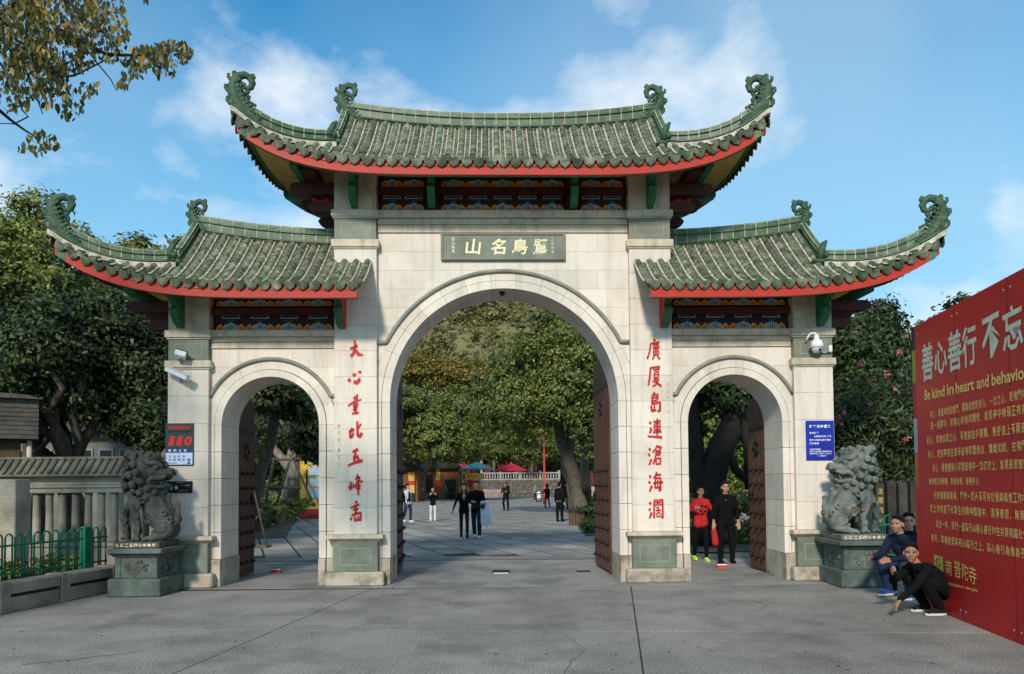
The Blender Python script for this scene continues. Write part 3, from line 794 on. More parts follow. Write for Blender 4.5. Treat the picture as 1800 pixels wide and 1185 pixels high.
def roof(name, label, x0, xe, xr, sides, ze, lift, zr, rlift, ypier=None, pierx=None, pitch=.195, fin_s=1.0, twoends=False):
    YE, YH = 1.36, .86
    r_ = MB()  # soffit body is the parent part
    cl = lambda v, a=0., b_=1.: max(a, min(b_, v))
    def zE(x): return ze + lift * cl((abs(x) - x0) / (xe - x0)) ** 5.0
    def zR(x): return zr + rlift * cl((abs(x) - x0) / (xr - x0)) ** 2.2
    def zF(x, y):
        v = cl(abs(y) / YE)
        return zE(x) + (zR(x) - zE(x)) * (1 - v) ** 1.22
    def yh(x): return YH + (YE - YH) * cl((abs(x) - xr) / (xe - xr))
    def zS(x, y):   # hip end slope
        ay = abs(y); xt = xr if ay <= YH else xr + (xe - xr) * (ay - YH) / (YE - YH)
        zt = zF(xt, max(ay, YH)); zb = zE(xe) - .16 * (1 - (ay / YE) ** 2)
        s = cl((xe - abs(x)) / max(xe - xt, 1e-4))
        return zb + (zt - zb) * s ** 1.15
    part = None
    def surf_pts(x, ya, yb, n=12, dz=0):
        return [(x, ya + (yb - ya) * i / n, 0) for i in range(n + 1)]
    # ---- under-structure: a soffit sheet below the tiles, thick at the eaves
    sof = MB()
    def grid(fz, xs, ysf, dz, flip, m=0):
        ny = 10; vs = []
        for x in xs:
            ys = ysf(x)
            for j in range(ny + 1):
                y = ys[0] + (ys[1] - ys[0]) * j / ny
                vs.append((x, y, fz(x, y) + dz))
        fs = []
        for i in range(len(xs) - 1):
            for j in range(ny):
                a = i * (ny + 1) + j
                q = (a, a + ny + 1, a + ny + 2, a + 1)
                fs.append(q if flip else q[::-1])
        sof.add(vs, fs, m, True)
    for sg in sides:
        for fy in (-1, 1):
            # straight part and hip part of the long slopes
            n = 24
            lo = x0
            xs = [sg * (lo + (xr - lo) * i / n) for i in range(n + 1)]
            grid(zF, xs, lambda x: ((ypier if (ypier and abs(x) < pierx) else .0) * fy, YE * fy), -.115, (sg * fy) > 0)
            xs2 = [sg * (xr + (xe - .001 - xr) * i / 16) for i in range(17)]
            grid(zF, xs2, lambda x: (yh(x) * fy, YE * fy), -.115, (sg * fy) > 0)
        ys = [-YE + 2 * YE * j / 24 for j in range(25)]
        vs = []; K = 8
        for y in ys:
            ay = abs(y); xt = xr if ay <= YH else xr + (xe - xr) * (ay - YH) / (YE - YH)
            for k in range(K + 1):
                x = sg * (xt + (xe - xt) * k / K); vs.append((x, y, zS(x, y) - .115))
        fs = []
        for i in range(24):
            for k in range(K):
                a = i * (K + 1) + k; fs.append((a, a + 1, a + K + 2, a + K + 1))
        sof.add(vs, fs, 0, True)
    part = sof.build(name, soff_y, gate)
    tag(part, label)
    # ---- pan tile courses and bedding mortar
    pan = MB()
    def pan_strip(fz, p0, p1, wdir, w, n):
        # p0 foot, p1 head in plan; stepped courses
        p0 = Vector((*p0, 0)); p1 = Vector((*p1, 0)); wd = Vector((*wdir, 0)) * w / 2
        for i in range(n):
            a = p0.lerp(p1, i / n); b_ = p0.lerp(p1, (i + 1) / n)
            za, zb = fz(a.x, a.y), fz(b_.x, b_.y)
            o = .020
            A = a - wd; B = a + wd; C = b_ + wd; D = b_ - wd
            M0 = (a.x, a.y, za + o - .016); M1 = (b_.x, b_.y, zb - .014)
            pan.add([(A.x, A.y, za + o), M0, (B.x, B.y, za + o), (C.x, C.y, zb + .004), M1, (D.x, D.y, zb + .004), (A.x, A.y, za - .01), (a.x, a.y, za - .028), (B.x, B.y, za - .01)],
                    [(0, 1, 4, 5), (1, 2, 3, 4), (6, 7, 1, 0), (7, 8, 2, 1)], 0)
    def bed(pts, side, r):
        for s_ in (-1, 1):
            for a, b_ in zip(pts, pts[1:]):
                a = Vector(a); b_ = Vector(b_)
                u = side * s_ * (r * .9); v = side * s_ * (r + .017)
                pan.add([a + u + Vector((0, 0, .034)), b_ + u + Vector((0, 0, .034)), b_ + v + Vector((0, 0, .012)), a + v + Vector((0, 0, .012))], [(0, 1, 2, 3)], 1)
    RR = .055
    rows = []
    nx = int((xe - .05 - (x0 if not twoends else 0)) / pitch)
    start = x0 + (pitch / 2 if twoends else -.02)
    xs = [start + i * pitch for i in range(nx + 1) if start + i * pitch < xe - .04]
    rnd = random.Random(7)
    for sg in sides:
        for fy in (-1, 1):
            for x in xs:
                X = sg * x + rnd.uniform(-.007, .007)
                ytop = yh(x) - .03 if x > xr else 0.02
                if ypier and x < pierx + .06: ytop = abs(ypier) + .01
                yb = YE + .040
                if yb - ytop < .10: continue
                pts = []
                for i in range(13):
                    y = yb + (ytop - yb) * i / 12
                    pts.append((X, fy * y, zF(X, min(y, YE)) - (max(0, y - YE)) * .25))
                rb = cover_row(pts, RR * rnd.uniform(.97, 1.03)); rb.build('cover_tile', tile_g, part)
                if fy < 0: bed(pts, Vector((1, 0, 0)), RR)
            # pans and drip tiles between rows
            for x in [v - pitch / 2 for v in xs] + [xs[-1] + pitch / 2]:
                if x > xe - .02 : continue
                if twoends and x < 0.01 and sg < 0: continue
                X = sg * x
                if x < x0 - .001 and not twoends: continue
                ytop = yh(x) if x > xr else 0.0
                if ypier and x < pierx + .06: ytop = abs(ypier)
                if YE - ytop > .05:
                    pan_strip(zF, (X, fy * (YE + .02)), (X, fy * ytop), (1, 0), pitch, max(1, int((YE - ytop) / .085)))
                o = link('drip_tile', drip_me, part, (X + rnd.uniform(-.005, .005), fy * (YE + .040), zE(X) - .004 + rnd.uniform(-.007, .005))); o.rotation_euler = (R(-14) * -fy * -1 if fy < 0 else R(14), math.atan2(zE(X - .05) - zE(X + .05), .1), 0 if fy < 0 else 0)
        # hip end: rows run down sideways
        ny = int(2 * (YE - .05) / pitch); ys = [-(ny - 1) / 2 * pitch + i * pitch for i in range(ny)]
        for y in ys:
            ay = abs(y); xt = xr if ay <= YH else xr + (xe - xr) * (ay - YH) / (YE - YH)
            xb = xe + .04
            if xb - xt < .12: continue
            pts = [(sg * (xb + (xt - xb) * i / 10), y, zS(min(xb + (xt - xb) * i / 10, xe), y)) for i in range(11)]
            cover_row(pts, RR).build('cover_tile', tile_g, part)
        for y in [v + pitch / 2 for v in ys] + [ys[0] - pitch / 2]:
            ay = abs(y); xt = xr if ay <= YH else xr + (xe - xr) * (ay - YH) / (YE - YH)
            if xe - xt > .06: pan_strip(zS, (sg * (xe + .02), y), (sg * xt, y), (0, 1), pitch, max(1, int((xe - xt) / .085)))
            if ay < YE: 
                o = link('drip_tile', drip_me, part, (sg * (xe + .022), y, zS(xe, y))); o.rotation_euler = (R(-14), 0, sg * PI / 2)
    tag(pan.build('pan_tile_courses', [pan_m, mort_w], part), kind='stuff')
    # ---- fascia boards and the green edge under them
    def board(pts, m, nm, h0, h1, t):
        mb = MB(); sweep(mb, pts, [(-t / 2, h0), (-t / 2, h1), (t / 2, h1), (t / 2, h0)]); mb.build(nm, m, part)
    for fy in (-1, 1):
        if twoends: segs = [[(xx, fy * (YE - .035), zE(xx)) for xx in [(-xe + .05) + (2 * xe - .1) * i / 60 for i in range(61)]]]
        else: segs = [[(sg * xx, fy * (YE - .035), zE(xx)) for xx in [(x0 + .02) + (xe - .07 - x0) * i / 40 for i in range(41)]] for sg in sides]
        for sgm in segs:
            board(sgm, red_b, 'fascia_board', -.24, -.035, .045)
            board([(p[0], p[1] - fy * .06, p[2]) for p in sgm], brk_g, 'fascia_lining', -.235, -.12, .05)
    for sg in sides:
        pts = [(sg * (xe - .035), -YE + .06 + (2 * YE - .12) * j / 24, zS(xe, -YE + .06 + (2 * YE - .12) * j / 24)) for j in range(25)]
        board(pts, dkred, 'fascia_board', -.15, -.035, .045)
        board([(p[0] - sg * .07, p[1], p[2]) for p in pts], brk_g, 'fascia_lining', -.15, -.12, .05)
        # green hip beam seen from below, ochre boards between
        for fy in (-1, 1):
            hp = [(sg * (xr - .25 + (xe - .10 - xr + .25) * k / 10), fy * (YH - .08 + (YE - .04 - YH + .08) * k / 10)) for k in range(11)]
            mb = MB(); sweep(mb, [(p[0], p[1], zF(p[0], p[1]) if abs(p[0]) > xr else zF(xr, YH)) for p in hp], [(-.06, -.26), (-.06, -.11), (.06, -.11), (.06, -.26)])
            mb.build('hip_rafter', brk_g, part)
    # ---- ridges
    if twoends:
        path = [(-xr + 2 * xr * i / 60, 0, zR(-xr + 2 * xr * i / 60) + .0) for i in range(61)]
        ridge(path, lambda f: .28, .205, part, t=.06)
    else:
        for sg in sides:
            path = [(sg * (pierx + .002 + (xr - pierx) * i / 40), 0, zR(pierx + (xr - pierx) * i / 40)) for i in range(41)]
            ridge(path, lambda f: .28, .20, part, t=.06)
    for sg in sides:
        finial(part, (sg * (xr + .17), 0, zR(xr) + .06), 0 if sg < 0 else PI, .76 * (1 if twoends else .90), tilt=0)
        # gable triangle under the ridge end
        g = MB(); zt = zR(xr); zb = zF(xr, YH)
        pts = [(-YH, zb - .03)] + [(-YH + 2 * YH * k / 16, zF(xr, -YH + 2 * YH * k / 16) + .02) for k in range(17)] + [(YH, zb - .03)]
        g.prism(pts, sg * xr - .03, sg * xr + .03, plane='yz'); g.build('gable_board', dkred, part)
        for fy in (-1, 1):
            # descending ridge, from the main ridge down to the hip
            pth = [(sg * (xr + .03), fy * YH * (k / 10) * 1.02, zF(xr, YH * k / 10) + .02) for k in range(11)]
            ridge(pth[1:], lambda f: .20, .17, part, t=.05)
            # its foot: small scroll block
            mb = MB(); fx, fy_, fz = pth[-1]
            mb.box(fx - .20, fx + .10, fy_ - .07, fy_ + .07, fz - .01, fz + .05, 0, .01)
            mb.tube([(fx - .08, fy_ + fy * .02, fz + .05), (fx - .07, fy_ + fy * .03, fz + .18), (fx - .02, fy_ + fy * .03, fz + .30), (fx + .03, fy_ + fy * .02, fz + .36)], [.06, .065, .05, .02], 8)
            mb.ell((fx - .06, fy_ + fy * .02, fz + .2), (.075, .05, .06)); mb.ell((fx, fy_ + fy * .05, fz + .12), (.05, .05, .06))
            mb.build('ridge_foot', finial_g, part)
            # hip ridge sweeping out and up to the corner
            hp = []
            for k in range(25):
                t = k / 24
                x = xr + .02 + (xe + .02 - xr) * t; y = YH + .01 + (YE - YH) * t
                hp.append((sg * x, fy * y, zF(min(x, xe), min(y, YE)) + .045 + .07 * t ** 3))
            mb = MB(); sweep(mb, [(p[0], p[1], p[2]) for p in hp], [(-.085, -.10), (-.068, .0), (.068, .0), (.085, -.10)]); mb.build('hip_bedding', mort_w, part)
            ridge(hp, lambda f: .20 + .10 * f ** 2, .165, part, t=.055)
            dirx = math.atan2(-fy * (YE - YH), -sg * (xe - xr))
            if fy < 0 or twoends: finial(part, (hp[-1][0] + sg * .05, hp[-1][1] + fy * .02, hp[-1][2] + .0), dirx, .82 * fin_s, tilt=R(-6))
    return part, zE, zF

roof('upper_roof', 'upper green tiled roof with long upswept corners', 0.0, 4.24, 2.72, (-1, 1), 6.80, .72, 7.95, .20, twoends=True)
for sg in (-1, 1):
    roof('side_roof', 'left lower green tiled roof, darker and mossy' if sg < 0 else 'right lower green tiled roof, paler', 2.30, 7.03, 5.30, (sg,), 4.84, .72, 5.86, .26, ypier=.5, pierx=PB + .0, fin_s=1.0)
    # raked cut end of the side roof in front of the pier
# ------------------------------------------------------------------ under the eaves: beams, painted friezes, brackets
def frieze_panel(x0, x1, z0, z1, y, upper):
    """painted board: orange lobes and pale striped fans on a dark ground"""
    w = x1 - x0
    back = MB().box(x0, x1, y, y + .05, z0, z1, 0, .003).build('painted_panel', navy, gate)
    b = MB(); pitch = .47; n = max(1, round(w / pitch)); p = w / n; h = min(.17, (z1 - z0) * .6)
    zb = z0 + .008
    def lobe(cx, r, dirx):
        # ogee petal, flat at the foot and pointed outwards at the top
        pts = [(-1, .02), (1, .02), (1.04, .35), (.80, .66), (.38, .84), (dirx * .35, 1.0), (-.38, .84), (-.80, .66), (-1.04, .35)]
        q = [(cx + p_[0] * r, zb + p_[1] * h * .86) for p_ in pts]
        b.prism(q, y - .006, y + .001, 0)
        b.prism([(cx + (p_[0] - cx) * .55, zb + h * .10 + (p_[1] - zb) * .55) for p_ in q], y - .009, y - .006, 5)
    for i in range(n + 1):
        cx = x0 + i * p
        for s_ in (-1, 1):
            c = cx + s_ * .068
            if x0 + .03 < c < x1 - .03: lobe(c, .062, s_)
    for i in range(n):
        cx = x0 + (i + .5) * p
        for k in range(-4, 5):
            xa = cx + k * .021; xb_ = cx + k * .026; lean_ = -.022 if k < 0 else .022 if k > 0 else 0
            zt_ = zb + h * (1 - abs(k) * .06)
            b.prism([(xa - .0065, zb), (xa + .0065, zb), (xb_ + lean_ * .6 + .007, (zb + zt_) / 2), (xb_ - lean_ * .3 + .007, zt_), (xb_ - lean_ * .3 - .007, zt_), (xb_ + lean_ * .6 - .007, (zb + zt_) / 2)], y - .006, y + .001, 1)
        if not upper:
            # outlined cloud tablet above
            zt = zb + h + .07; hw = .15
            for (u0, u1, v0, v1) in ((-hw, hw, .045, .055), (-hw, hw, 0, .010), (-hw, -hw + .010, .010, .045), (hw - .010, hw, .010, .045)):
                b.box(cx + u0, cx + u1, y - .006, y + .001, zt + v0, zt + v1, 1)
            b.box(cx - .05, cx + .05, y - .005, y + .001, zb + h + .012, zb + h + .035, 2)
        else:
            b.box(cx - .16, cx + .16, y - .006, y + .001, zb + h + .035, zb + h + .048, 2)
            b.box(cx - .07, cx + .07, y - .006, y + .001, zb + h + .06, zb + h + .07, 1)
    b.build('painted_motif', [orange, paleb, teal_f, goldd, navy, mat('frieze_amber', (.50, .20, .04))], back)

def bracket(x, z0, z1, y0, reach, red_side=0):
    """S-curved green bracket seen edge on: wide head, narrow curled tail"""
    zt, zb = z1, z0
    h = zt - zb
    side = [(y0, zt), (y0 - reach, zt), (y0 - reach, zt - h * .10), (y0 - reach * .86, zt - h * .22), (y0 - reach * .62, zt - h * .30), (y0 - reach * .52, zt - h * .42),
            (y0 - reach * .60, zt - h * .50), (y0 - reach * .58, zt - h * .58), (y0 - reach * .42, zt - h * .72), (y0 - reach * .30, zt - h * .86), (y0 - reach * .22, zt - h * .97), (y0 - reach * .10, zt - h), (y0, zt - h * .98)]
    b = MB(); b.prism(side, x - .052, x + .052, 0, 'yz')
    if red_side:
        side2 = [(p[0] * 1.0 + .0, p[1]) for p in side]
        b.prism(side2, x + red_side * .0525, x + red_side * .075, 1, 'yz')
    b.prism([(y0 - reach * .60, zt - h * .50), (y0 - reach * .66, zt - h * .54), (y0 - reach * .50, zt - h * .74), (y0 - reach * .30, zt - h * .92), (y0 - reach * .26, zt - h * .80)], x - .062, x + .062, 0, 'yz')
    b.build('eave_bracket', [brk_g, red_b], gate)

# central bay
MB().box(-PA + .002, PA - .002, -.30, .30, 6.312, 7.02).build('upper_beam', dkred, gate)
for (a, b_) in ((-2.08, -1.34), (-1.06, 1.06), (1.34, 2.08)):
    frieze_panel(a, b_, 6.318, 6.60, -.335, False)
    frieze_panel(a, b_, 6.76, 6.98, -.345, True)
MB().box(-PA + .004, PA - .004, -.42, -.30, 6.615, 6.74, 0, .006).build('lintel_rail', dkred, gate)
for x in (-1.20, 1.20):
    MB().box(x - .10, x + .10, -.40, -.301, 6.312, 7.0, 0, .006).build('frieze_post', dkred, gate)
    bracket(x, 6.33, 6.92, -.40, .62)
for sg in (-1, 1):
    bracket(sg * 2.50, 6.33, 6.90, -.50, .52)
    # cross beams running out under the gables, with rounded cloud ends
    for y in (-.36, .36):
        for (x1, z0, z1) in ((3.62, 6.60, 6.80), (3.30, 6.31, 6.47)):
            pts = [(sg * (PB + .003), z0), (sg * (x1 - .12), z0), (sg * (x1 - .04), z0 + .04), (sg * x1, (z0 + z1) / 2), (sg * (x1 - .03), z1 - .03), (sg * (x1 - .10), z1), (sg * (PB + .003), z1)]
            if sg < 0: pts = pts[::-1]
            MB().prism(pts, y - .09, y + .09).build('cross_beam', dkred, gate)
    MB().box(*sorted((sg * 3.1, sg * 3.32)), -.9, .9, 6.81, 6.98, 0, .01).build('purlin', dkred, gate)
    MB().box(*sorted((sg * 3.34, sg * 3.46)), -1.05, 1.05, 6.82, 6.95, 0, .01).build('purlin', brk_g, gate)
    # painted ends, reddish cloud carving beside the pier
    mb = MB()
    for (u, v, r_) in ((3.02, 6.52, .10), (3.16, 6.50, .085), (3.06, 6.42, .09), (3.22, 6.56, .05)):
        mb.ell((sg * u, -.30, v), (r_, .06, r_ * .75))
    mb.build('cloud_carving', red_b, gate)
# side bays
for sg in (-1, 1):
    a, b_ = sorted((sg * (PB + .002), sg * (PC - .002)))
    MB().box(a, b_, -.30, .30, 4.277, 4.98).build('upper_beam', dkred, gate)
    frieze_panel(a + .06, b_ - .06, 4.283, 4.52, -.335, False)
    frieze_panel(a + .06, b_ - .06, 4.70, 4.90, -.345, True)
    MB().box(a + .002, b_ - .002, -.42, -.30, 4.55, 4.67, 0, .006).build('lintel_rail', dkred, gate)
    bracket(sg * (PB - .13), 4.28, 4.84, -.50, .60, -sg)
    bracket(sg * (PD - .22), 4.30, 4.84, -.50, .55)
    bracket(sg * (PC - .02), 4.34, 4.80, -.50, .0001) if False else None
    for y in (-.34, .34):
        for (x1, z0, z1) in ((6.35, 4.60, 4.78), (6.0, 4.30, 4.46)):
            pts = [(sg * (PD + .003), z0), (sg * (x1 - .12), z0), (sg * (x1 - .04), z0 + .04), (sg * x1, (z0 + z1) / 2), (sg * (x1 - .03), z1 - .03), (sg * (x1 - .10), z1), (sg * (PD + .003), z1)]
            if sg < 0: pts = pts[::-1]
            MB().prism(pts, y - .08, y + .08).build('cross_beam', dkred, gate)
    MB().box(*sorted((sg * 5.95, sg * 6.12)), -.95, .95, 4.79, 4.92, 0, .01).build('purlin', brk_g, gate)

# ------------------------------------------------------------------ doors standing open behind the arches
def door_leaf(hx, width, height, ang, topcurve, mat_, side):
    """hinged at the back of the jamb and swung open; studded on the side that faces the passage"""
    hinge = bpy.data.objects.new('door_leaf', None)
    b = MB(); n = 6
    w1 = width / n
    body = MB()
    body.box(0, width, -.03, .03, .04, height)
    leaf = body.build('door_leaf', doorw, gate, (hx, .43, 0), (0, 0, ang))
    sd = side
    for i in range(n):
        MB().box(i * w1 + .003, (i + 1) * w1 - .003, sd * .0305, sd * .044, .06, height - .02 - .0) if False else None
        y0, y1 = sorted((sd * .0305, sd * .046))
        MB().box(i * w1 + .004, (i + 1) * w1 - .004, y0, y1, .06, height - .02, 0, .003).build('door_plank', mat_, leaf)
        y0, y1 = sorted((-sd * .0305, -sd * .046))
        MB().box(i * w1 + .004, (i + 1) * w1 - .004, y0, y1, .06, height - .02, 0, .003).build('door_plank', doorw, leaf)
    st = MB()
    st.tube([(0, 0, 0), (0, sd * .016, 0)], [.042, .042], 10, 0, True); st.ell((0, sd * .03, 0), (.032, .036, .032))
    sm = st.mesh('door_stud', [iron])
    rows = int((min(height, 2.35) - .2) / .27)
    for r in range(rows):
        for c in range(4 if width > 1.2 else 3):
            x = width * (c + .5) / (4 if width > 1.2 else 3)
            link('door_stud', sm, leaf, (x, sd * .046, .28 + r * .27))
    # knocker and latch
    k = MB(); k.tube([(width - .16, sd * .05, 1.45), (width - .16, sd * .09, 1.45)], .05, 10)
    k.tube([(width - .16 + .07 * math.cos(t), sd * .09, 1.37 + .07 * math.sin(t)) for t in [2 * PI * q / 12 for q in range(13)]], .010, 6)
    k.build('ring_knocker', iron, leaf)
    MB().box(.05, width - .03, *sorted((sd * .0465, sd * .056)), height - .62, height - .56, 0).build('iron_strap', iron, leaf)
    bt = MB(); 
    for q in range(5):
        bt.ell((width * .5 + .10 * math.cos(q * 1.256), sd * .05, height - .95 + .12 * math.sin(q * 1.256)), (.06, .025, .06))
    bt.build('carved_boss', iron, leaf)
    return leaf
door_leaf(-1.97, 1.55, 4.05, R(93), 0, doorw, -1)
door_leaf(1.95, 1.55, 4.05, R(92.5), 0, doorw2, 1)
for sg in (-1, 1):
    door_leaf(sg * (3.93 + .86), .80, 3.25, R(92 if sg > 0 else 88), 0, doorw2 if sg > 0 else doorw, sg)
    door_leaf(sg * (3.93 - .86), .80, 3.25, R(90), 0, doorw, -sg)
# ------------------------------------------------------------------ ground
earth = mat('earth', (.085, .075, .055), (.05, .055, .03), .6, .95, .3, 8)
concrete = mat('grey_concrete', (.30, .285, .257), (.215, .205, .188), .8, .92, .5, 38, spec=.15, speck=.5, speck_scale=55, per_obj=.10, stain=(.125, .12, .112), stain_scale=.9, stain_amt=.7, detail=10)
conc_spot = mat('tar_spot', (.05, .05, .05), None, 5, .9)
thresh_m = mat('threshold_stone', (.295, .28, .255), (.215, .205, .19), 1.1, .85, .3, 50, speck=.3, speck_scale=80, stain=(.10, .10, .095), stain_scale=1.1, stain_amt=.5)
paver_m = mat('plaza_paver', (.33, .315, .285), (.22, .212, .195), .9, .85, .25, 30, spec=.2, speck=.2, speck_scale=60, per_obj=.27, stain=(.10, .105, .105), stain_scale=.7, stain_amt=.5)
joint_m = mat('paving_joint', (.030, .030, .028), None, 5, .95)

def sheet(name, pts, z, m, kind='structure'):
    o = MB().add([(p[0], p[1], z) for p in pts], [tuple(range(len(pts)))]).build(name, m)
    return tag(o, kind=kind)
sheet('ground', [(-900, -60), (900, -60), (900, 1500), (-900, 1500)], -.14, earth)

pav = MB().box(-14, 14, -6, 12.0, -.11, -.007).build('forecourt_pavement', joint_m); tag(pav, kind='structure')
def lineA(k, y):      # long joints running away from the camera
    return (.213 + 4.13 * k) / .9903 + .1404 * y
def lineB(j, x):
    return [12.0 + .026 * x, 8.41 - .064 * x, 4.35 - .064 * x, .2 - .064 * x, -4 - .064 * x][j]
for k in range(-4, 3):
    for j in range(4):
        q = []
        for (kk, jj) in ((k, j + 1), (k + 1, j + 1), (k + 1, j), (k, j)):
            y = lineB(jj, 0)
            for _ in range(3): x = lineA(kk, y); y = lineB(jj, x)
            q.append(Vector((max(-14, min(14, x)), y, 0)))
        if abs(q[0].x - q[1].x) < .3: continue
        c = sum(q, Vector()) / 4
        q = [p + (c - p).normalized() * .011 for p in q]
        qb = [p + (c - p).normalized() * .003 for p in q]
        MB().add([(p.x, p.y, -.003) for p in q] + [(p.x, p.y, 0) for p in qb] + [(p.x, p.y, -.008) for p in q], [(4, 5, 6, 7)] + [(i, (i + 1) % 4, 4 + (i + 1) % 4, 4 + i) for i in range(4)] + [(8 + i, 8 + (i + 1) % 4, (i + 1) % 4, i) for i in range(4)]).build('concrete_slab', concrete, pav)
rnd = random.Random(4)
b = MB()
for i in range(110):
    x, y, r_ = rnd.uniform(-6, 5), rnd.uniform(5.6, 11.6), rnd.uniform(.008, .022)
    n = 7; a0 = rnd.random() * 6
    b.add([(x + r_ * math.cos(a0 + 2 * PI * k / n) * rnd.uniform(.7, 1.2), y + r_ * math.sin(a0 + 2 * PI * k / n) * rnd.uniform(.7, 1.2), .004) for k in range(n)], [tuple(range(n))])
tag(b.build('pavement_spots', conc_spot, pav), kind='stuff')


# hairline cracks, a patched trench and dry leaves on the forecourt
def crack(pts, w):
    b = MB(); P = []
    for a, c in zip(pts, pts[1:]):
        for k in range(8):
            t = k / 8; P.append((a[0] + (c[0] - a[0]) * t + rnd.gauss(0, .018), a[1] + (c[1] - a[1]) * t + rnd.gauss(0, .018)))
    n = len(P); vs = []
    for i, p in enumerate(P):
        q0, q1 = P[max(i - 1, 0)], P[min(i + 1, n - 1)]; dx, dy = q1[0] - q0[0], q1[1] - q0[1]; l = math.hypot(dx, dy) or 1; ww = w * rnd.uniform(.4, 1.2)
        vs += [(p[0] - dy / l * ww, p[1] + dx / l * ww, .0045), (p[0] + dy / l * ww, p[1] - dx / l * ww, .0045)]
    b.add(vs, [(2 * i, 2 * i + 1, 2 * i + 3, 2 * i + 2) for i in range(n - 1)]); b.build('pavement_crack', conc_spot, pav)
crack([(.35, 6.2), (.7, 7.4), (.55, 8.3)], .003); crack([(2.9, 9.4), (3.4, 9.9), (3.3, 10.8)], .004); crack([(-4.6, 7.0), (-3.6, 7.6)], .006)
patch_m = mat('patched_concrete', (.165, .163, .155), (.12, .118, .113), 1.5, .95, .4, 50, spec=.1, speck=.4, speck_scale=60)
dl = mat('dry_leaf', (.22, .13, .04), (.30, .22, .10), 30, .8)
b = MB()
for i in range(70):
    x, y = rnd.uniform(-6, 4.6), rnd.uniform(6, 11.8) if i % 3 else rnd.uniform(11.3, 12.2); a = rnd.random() * 6; s_ = rnd.uniform(.014, .034)
    ca_, sa_ = math.cos(a) * s_, math.sin(a) * s_
    b.add([(x - ca_, y - sa_, .006), (x + sa_ * .4, y - ca_ * .4, .012), (x + ca_, y + sa_, .007), (x - sa_ * .4, y + ca_ * .4, .005)], [(0, 1, 2, 3)])
tag(b.build('fallen_leaves', dl), 'dry leaves and grit scattered over the grey forecourt', 'leaves', kind='stuff')

th = MB().box(-6.5, 6.3, 12.0, 16.3, -.12, -.002).build('threshold_paving', joint_m); tag(th, kind='structure')
for (x0, x1) in ((-6.5, -3.1), (-3.1, -1.95), (-1.95, 1.75), (1.75, 3.0), (3.0, 6.3)):
    for (y0, y1) in ((12.03, 13.55), (13.55, 16.25)):
        MB().box(x0 + .004, x1 - .004, y0 + x0 * .026 * 0 + .004, y1 - .004, -.06, .004, 0, .003).build('threshold_slab', thresh_m, th)

plz = MB().box(-30, 26, 16.3, 118, -.13, -.0045).build('plaza_paving', joint_m); tag(plz, kind='structure')
pa = R(110); ca, sa = math.cos(pa), math.sin(pa)
PW, PH = 1.45, .80
pm = MB().box(-PW / 2 + .028, PW / 2 - .028, -PH / 2 + .026, PH / 2 - .026, -.02, 0, 0, .003).mesh('paver', [paver_m])
cells = []
for j in range(-130, 130):
    for i in range(-75, 80):
        u = (i + (.5 if j % 2 else 0)) * PW; v = j * PH
        x = u * ca - v * sa; y = u * sa + v * ca + 40
        if not (17.3 < y < 100): continue
        if abs(x + .1) > .72 * y + .5 or x < -.36 * y - 3 or x > .32 * y + 2: continue
        cells.append((y, x))
cells.sort()
near = cells[:290]; far = cells[290:]
for (y, x) in near:
    link('paver', pm, plz, (x, y, rnd.uniform(-.001, .001)), (0, 0, pa))
b = MB()
for (y, x) in far:
    z = rnd.uniform(-.0005, .0015); g = .024 + y * .0007
    cs = [(-PW / 2 + g, -PH / 2 + g), (PW / 2 - g, -PH / 2 + g), (PW / 2 - g, PH / 2 - g), (-PW / 2 + g, PH / 2 - g)]
    vs = [(x + p * ca - q * sa, y + p * sa + q * ca, zz) for zz in (z, -.006) for (p, q) in cs]
    b.add(vs, [(0, 1, 2, 3), (4, 5, 1, 0), (5, 6, 2, 1), (6, 7, 3, 2), (7, 4, 0, 3)])
tag(b.build('far_pavers', paver_m, plz), kind='stuff')
b = MB().add([(-30, 16.4, -.001), (26, 16.4, -.001), (26, 17.25, -.001), (-30, 17.25, -.001)], [(0, 1, 2, 3)])
b.build('paving_edge_strip', paver_m, plz)

# ------------------------------------------------------------------ vegetation
bark = mat('bark', (.15, .125, .095), (.07, .058, .045), 5, .9, .8, 14, stretch=(3, 3, .7))
bark_l = mat('pale_bark', (.30, .27, .23), (.15, .13, .105), 3, .9, .9, 10, stretch=(3, 3, .6))
bark_d = mat('dark_bark', (.035, .030, .024), (.02, .018, .015), 5, .9, .6, 14, stretch=(3, 3, .7))
lf = {
 'dark': mat('leaf_dark', (.050, .076, .020), (.019, .035, .011), .9, .5, attr=(.10, .13, .03), attr_amt=.16, trans=.18, spec=.35),
 'mid': mat('leaf_mid', (.185, .225, .050), (.050, .082, .020), .42, .5, attr=(.26, .26, .055), attr_amt=.22, trans=.22, spec=.3),
 'olive': mat('leaf_olive', (.15, .16, .036), (.065, .085, .022), .4, .55, attr=(.27, .23, .06), attr_amt=.25, trans=.22, spec=.25),
 'yellow': mat('leaf_yellowing', (.20, .17, .035), (.09, .10, .022), .35, .55, attr=(.36, .22, .05), attr_amt=.3, trans=.2, spec=.25),
 'bright': mat('leaf_bright', (.15, .21, .04), (.06, .11, .02), .6, .5, attr=(.34, .34, .09), attr_amt=.25, trans=.3, spec=.3),
 'hill': mat('hill_leaf', (.24, .215, .085), (.12, .135, .055), .045, .7, attr=(.17, .14, .055), attr_amt=.3, spec=.1),
 'near': mat('leaf_near', (.10, .105, .026), (.05, .062, .016), 2.0, .45, attr=(.40, .25, .035), attr_amt=.24, trans=.30, spec=.35),
}
